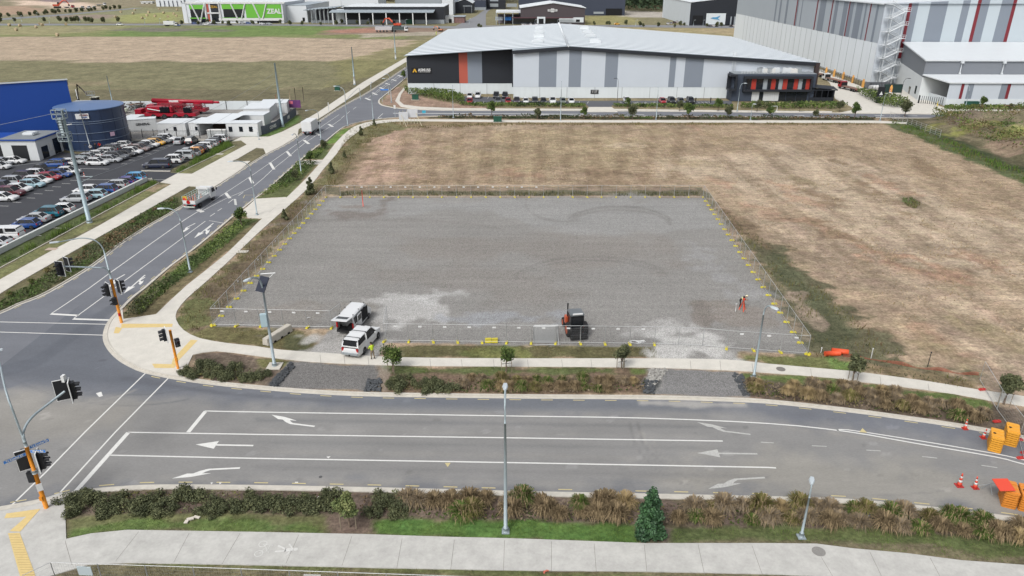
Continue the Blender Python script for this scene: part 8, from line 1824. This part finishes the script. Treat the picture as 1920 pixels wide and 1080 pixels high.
t = thing('sign_stand', 'thin folding sign stand lying against the orange barrier stack', 'sign stand', G(1855,924,.03)); b = MB(); b.tube([(-.9,.1,.55),(1.0,.25,.75)],.02,5); b.tube([(0,.15,.65),(.05,-.25,0)],.02,5); b.tube([(0,.15,.65),(-.3,.5,0)],.02,5); b.build('frame', m_steel, t)
# orange safety mesh, rolls and warratahs in the weeds
m_omesh = mat('safety_mesh', (176,96,76), .8, var=.3, scale=3); m_oroll = mat('safety_mesh_roll', (242,92,48), .6)
for i, (x, y, a) in enumerate(((1560,667,.1),(1574,663,-.25))): b = MB(); b.tube([(-.75,0,.25),(.75,0,.25)],.26,12); o = b.build('mesh_roll', m_oroll); o.location = G(x, y, .08+i*.1); o.rotation_euler = (0,0,a); tag(o, ('left roll of orange safety mesh lying in the weeds','right roll of orange safety mesh lying in the weeds')[i], 'mesh roll')
ln = smooth_line(gl([(1580,670),(1620,674),(1680,684),(1720,692),(1765,697),(1800,703),(1835,705)]), 4); b = MB()
for i, (p, q) in enumerate(zip(ln[:-1], ln[1:])):
    h0, h1 = .22+.14*math.sin(i*.9), .22+.14*math.sin((i+1)*.9)
    for k in range(4): b.face([(p.x,p.y+.02*k,.08+h0*k/4),(q.x,q.y+.02*k,.08+h1*k/4),(q.x,q.y+.02*k,.08+h1*(k+.62)/4),(p.x,p.y+.02*k,.08+h0*(k+.62)/4)])
tag(b.build('safety_mesh_fence', m_omesh), 'sagging orange safety mesh running through the weeds to the mesh panels', 'safety mesh')
for i, (x, y, h) in enumerate(((1539,662,.5),(1633,672,1.0),(1739,688,1.5))): b = MB(); b.tube([(0,0,0),(0,0,h)],.035,5); b.tube([(0,0,h),(0,0,h+.1)],.06,5); o = b.build('marker_post', m_wht if i < 2 else m_black); o.location = G(x, y, .08); tag(o, ('short white capped peg beside the orange rolls','white capped peg in the weeds behind the orange mesh','dark steel post with pale cap beyond the orange mesh')[i], 'peg')
# utility boxes, manholes, litter
def cabinet(label, px, py, w, h, m): t = thing('utility_cabinet', label, 'cabinet', G(px, py, .1)); b = MB(); b.box(-w/2,-.5,0,w/2,.5,h); b.build('shell', m, t, bevel=.04); b = MB(); b.box(-w/2-.06,-.56,h,w/2+.06,.56,h+.1); b.build('lid', m, t); b = MB(); b.box(-.02,-.52,.1,.02,-.5,h-.1); b.build('door_seam', m_black, t); b = MB(); b.box(-w/2-.2,-.7,0,w/2+.2,.7,.08); b.build('plinth', m_kerb, t)
m_ug = mat('cabinet_green', (34,92,74), .6); cabinet('green utility cabinet on the field side of the cross road', 933, 228.5, 2.0, 1.2, m_ug); cabinet('green utility cabinet under the black warehouse wing', 779, 187, 1.8, 1.3, m_ug); cabinet('green utility cabinet alone in the far left field', 633, 170, 1.5, 1.4, m_ug)
cabinet('dark green generator box with orange cone at the foot of the escape stair', 1673, 174, 5.2, 2.4, mat('generator_green', (40,66,62), .6)); cabinet('green equipment box before the lean-to annex', 1820, 202, 3.6, 1.6, mat('box_green2', (44,96,82), .7))
cone_obj(1668,177,1.8,0,'amber cone in front of the dark green generator box')
for i, (x, y, r, l) in enumerate(((1464,692,.42,'round dark manhole cover in the north footpath'),(1535,1034,.42,'round grey manhole cover in the foreground shared path'),(600,877,.0,'x'))):
    if r: b = MB(); b.tube([(0,0,0),(0,0,.012)], r, 24); o = b.build('manhole_cover', mat('iron_grey%d' % i, (134,130,124) if i == 0 else (150,148,144), .7, var=.2, scale=12)); o.location = G(x, y, .131); tag(o, l, 'manhole cover')
b = MB(); b.tube([(0,0,0),(0,0,.006)],.13,16); o = b.build('patch_spot', mat('oil_spot', (92,92,94), .8)); o.location = G(601,894,.034); tag(o, 'small round dark cover in the lower road lane', 'cover')
m_bag = mat('bin_bag', (46,48,56), .35); b = MB()
for (x, y, z, s) in ((0,0,.3,.35),(.45,-.2,.25,.3),(.2,.3,.22,.3)): b.loft([[(x+s*math.cos(a)*math.cos(k*PI/5), y+s*math.cos(a)*math.sin(k*PI/5), z+s*.8*math.sin(a)) for k in range(10)] for a in (-1.3,-.6,0,.6,1.3)], sm=True)
o = b.build('rubbish_bag', m_bag); o.location = G(1627,973,.1); tag(o, 'black rubbish bags dumped in the foreground bed at right', 'rubbish bag')
for i, (x, y, l, c) in enumerate(((599,932,'white crumpled litter at the kerb in the foreground bed',(236,236,236)),(838,727,'pale blue-grey litter in the berm near the shrubs',(180,186,200)),(357,974,'broken white slab lying in the foreground grass',(226,218,206)),(1022,1072,'small red and white litter at the bottom edge',(216,120,100)),(1743,962,'white litter on the right kerb',(236,236,236)),(578,596,'white bag on the gravel behind the solar light',(226,226,226)))):
    b = MB(); b.cbox((0,0,.05),(.3,.16,.06),.4); b.cbox((.25,.12,.04),(.3,.12,.05),-.3); b.cbox((-.1,-.18,.05),(.16,.2,.05)); o = b.build('litter', mat('litter_%d' % i, c, .8)); o.location = G(x, y, .12 if i != 2 else .1); o.scale = (.6,.6,.8) if i != 2 else (1.5,1.5,1.2); tag(o, l, 'litter')
# service lids in the west verge
for i, (x, y) in enumerate(((97,467),(412,289),(455,472))): b = MB(); b.box(-.7,-.45,0,.7,.45,.03); o = b.build('service_lid', m_kerb if i else mat('lid_pink', (196,176,160), .9)); o.location = G(x, y, .12); tag(o, ('pinkish service lid in the left grass strip','pale service lid in the upper grass strip','pale service lid at the edge of the east path')[i], 'service lid')
# boom lift, dark loader and scrap behind the tank
t = thing('boom_lift', 'dark articulated boom lift raised behind the water tank', 'boom lift', G(153,204,.1)); b = MB(); b.box(-1.2,-.9,.3,1.2,.9,1.2); b.build('base', m_trim, t, bevel=.08); b = MB(); b.tube([(0,0,1),(-.4,0,3.2)],.28,6); b.build('turret', m_trim, t)
zt = ZT(t.location.y, 158)-.1; b = MB(); b.tube([(-.4,0,3.0),(.0,0,zt-2.4),(.2,0,zt)],[.2,.16,.14],6); b.tube([(.2,0,zt),(2.4,0,zt-2.6)],.14,6); b.build('boom', mat('boom_dark', (70,60,60), .6), t)
b = MB(); x0 = 2.3; z0 = zt-2.9
b.box(x0,-.5,z0,x0+1.9,.5,z0+.12)
for x in (x0, x0+.95, x0+1.85):
    for y in (-.5,.45): b.box(x,y,z0,x+.05,y+.05,z0+1.1)
for y in (-.5,.45): b.box(x0,y,z0+1.05,x0+1.9,y+.05,z0+1.1)
b.build('work_basket', m_steel, t); b = MB(); b.box(-.35,-.3,2.6,-.15,-.26,5.2); b.build('white_sleeve', m_wht, t)
t = thing('wheel_loader', 'black loader with pale cab roof standing behind the water tank', 'loader', G(181,203,.1)); b = MB(); b.box(-1.6,-1,.6,1.2,1,1.7); b.build('body', m_trim, t, bevel=.1); b = MB(); b.box(-.5,-.8,1.7,.9,.8,2.9); b.build('cab', m_cg, t); b = MB(); b.box(-.7,-.95,2.9,1.1,.95,3.05); b.build('cab_roof', mat('cab_cream', (236,236,214), .5), t)
for x in (-1.1,.8):
    for y in (-.9,.9): w = wheel_mesh(.6,.4).build('wheel', [m_tyre, m_trim, m_rim], t); w.location = (x, y, .6)
b = MB(); b.loft([[(-2.6,-1.1,.3),(-1.8,-1.1,.3),(-1.9,-1.1,1.3)],[(-2.6,1.1,.3),(-1.8,1.1,.3),(-1.9,1.1,1.3)]]); b.build('bucket', m_trim, t)
rr2 = random.Random(3); b = MB()
for k in range(70): b.cbox((rr2.uniform(-4,5), rr2.uniform(-2,2), rr2.uniform(.2,2.0)), (rr2.uniform(.5,2.4), rr2.uniform(.1,.5), rr2.uniform(.1,.3)), rr2.uniform(0,3), rr2.randint(0,2), rr2.uniform(-.3,.3))
o = b.build('scrap_heap', [mat('scrap_dark', (74,68,64), .8), mat('scrap_grey', (150,146,138), .7), mat('scrap_rust', (120,92,78), .9)]); o.location = G(236,206,.1); tag(o, 'heap of scrap beams and pipes against the yard wall left of the cranes', 'scrap heap', kind='stuff')
t = thing('pickup', 'small pale flat tray truck parked below the scrap heap', 'vehicle', G(228,212,.1)); b = MB(); b.box(-1.8,-.8,.4,1.8,.8,1.2); b.build('body', mat('cream_body', (214,218,200), .5), t, bevel=.15)
# people far off by the tank
for i, (x, y, c) in enumerate(((172,286,m_wht),(181,284,m_dk),(189,282,m_tl))):
    person('person in %s top, %s of the three by the water tank' % (('white','dark','red')[i], ('left','middle','right')[i]), G(x, y, .15), random.uniform(0,6), std, c, m_dk)
person('person in yellow vest standing by the far corner of the striped warehouse road', G(818,67,.1), 0, std, m_hiv, m_hiv, vest=m_hiv).scale = (1.5,1.5,1.5)
# bins, bollards, drive signs near the annex and office
for i, (x, y) in enumerate(((1304,193.5),(1332,193.5))): b = MB(); b.tube([(0,0,0),(0,0,1.5)],.14,8); o = b.build('bollard', m_black); o.location = G(x, y, .16); tag(o, '%s black bollard in the warehouse parking' % ('left','right')[i], 'bollard')
b = MB(); b.tube([(0,0,0),(0,0,1.3)],.12,8); o = b.build('bollard', mat('bollard_yellow', (232,206,70), .5)); o.location = G(1757,199,.15); tag(o, 'yellow bollard at the corner of the concrete drive', 'bollard')
b = MB(); b.box(-.8,-.1,0,.8,.1,.1)
for q in ((-.8,.0),(.7,.0)): b.box(q[0],-.05,0,q[0]+.1,.05,1.3)
b.box(-.8,-.05,1.2,.8,.05,1.3); o = b.build('bike_rack', m_wht); o.location = G(1451,208,.1); tag(o, 'white hoop stand on the path before the dark office', 'rack')
p = G(1713,176,.15); t = thing('tank_trailer', 'white gas cylinder cage behind black bars beside the escape stair', 'cage', G(1629,170,.1)); b = MB(); b.tube([(.6,1.2,.9),(3.2,1.2,.9)],.6,12); b.build('cylinder', m_wht, t); b = MB()
for k in range(9): b.box(k*.95,-.04,0,k*.95+.06,.04,2.2)
for z in (.1,2.1): b.box(0,-.04,z,7.7,.04,z+.08)
b.build('cage_bars', m_black, t); b = MB(); b.box(0,3,.1,7.7,3.1,2.2); b.build('back_panel', mat('cage_panel', (110,114,120), .7), t)
# quarry machinery and trucks at the far upper left
for i, (x, y) in enumerate(((148,17),(160,17),(170,17),(190,10.5),(130,15))): t, x1 = truck('dump_truck', 'distant pale truck in the quarry, %s listed from the left' % ORD[(1,2,3,4,0)[i]], G(x, y, 1.5), 0, 'white' if i != 4 else 'red', 8, s=1.2); t['label'] = 'distant %s truck in the pale quarry, %s from the left' % ('white' if i != 4 else 'red', ORD[(1,2,3,4,0)[i]])
t, x1 = truck('box_truck', 'white truck parked by the trees left of the green office', G(321,49,.07), 0, 'white', 9); b = MB(); b.box(-4.4,-1.2,1.0,x1-2,1.2,3.2); b.build('box_body', m_cont, t)
place_car('hatch', 'blue', 333, 49, 0, 'blue car beside the white truck left of the green office', None, .07); place_car('hatch', 'yellow', 1157, 46.5, 0, 'small bright yellow car on the grass right of the brown shop', None, .05)
for ch in [c for t_, c_ in COLQ[-2:] for c in t_.children]:
    pass
apply_paint()

# every tussock gets its own place in its bed
beds = {}
for o in list(COL.objects):
    if o.get('category') == 'tussock' and o.get('group', '').endswith(('tree', 'driveways', 'driveway', 'edge')): beds.setdefault(o['group'], []).append(o)
for g_, os_ in beds.items():
    os_.sort(key=lambda o: o.location.x)
    for i, o in enumerate(os_): w_ = g_.split(' tussocks ')[0]; o['label'] = '%s tussock, %s such from the left %s' % (w_, ORD[i], g_.split(' tussocks ')[1].replace('foreground bed ', 'front bed ').replace(' between the two', ' between'))
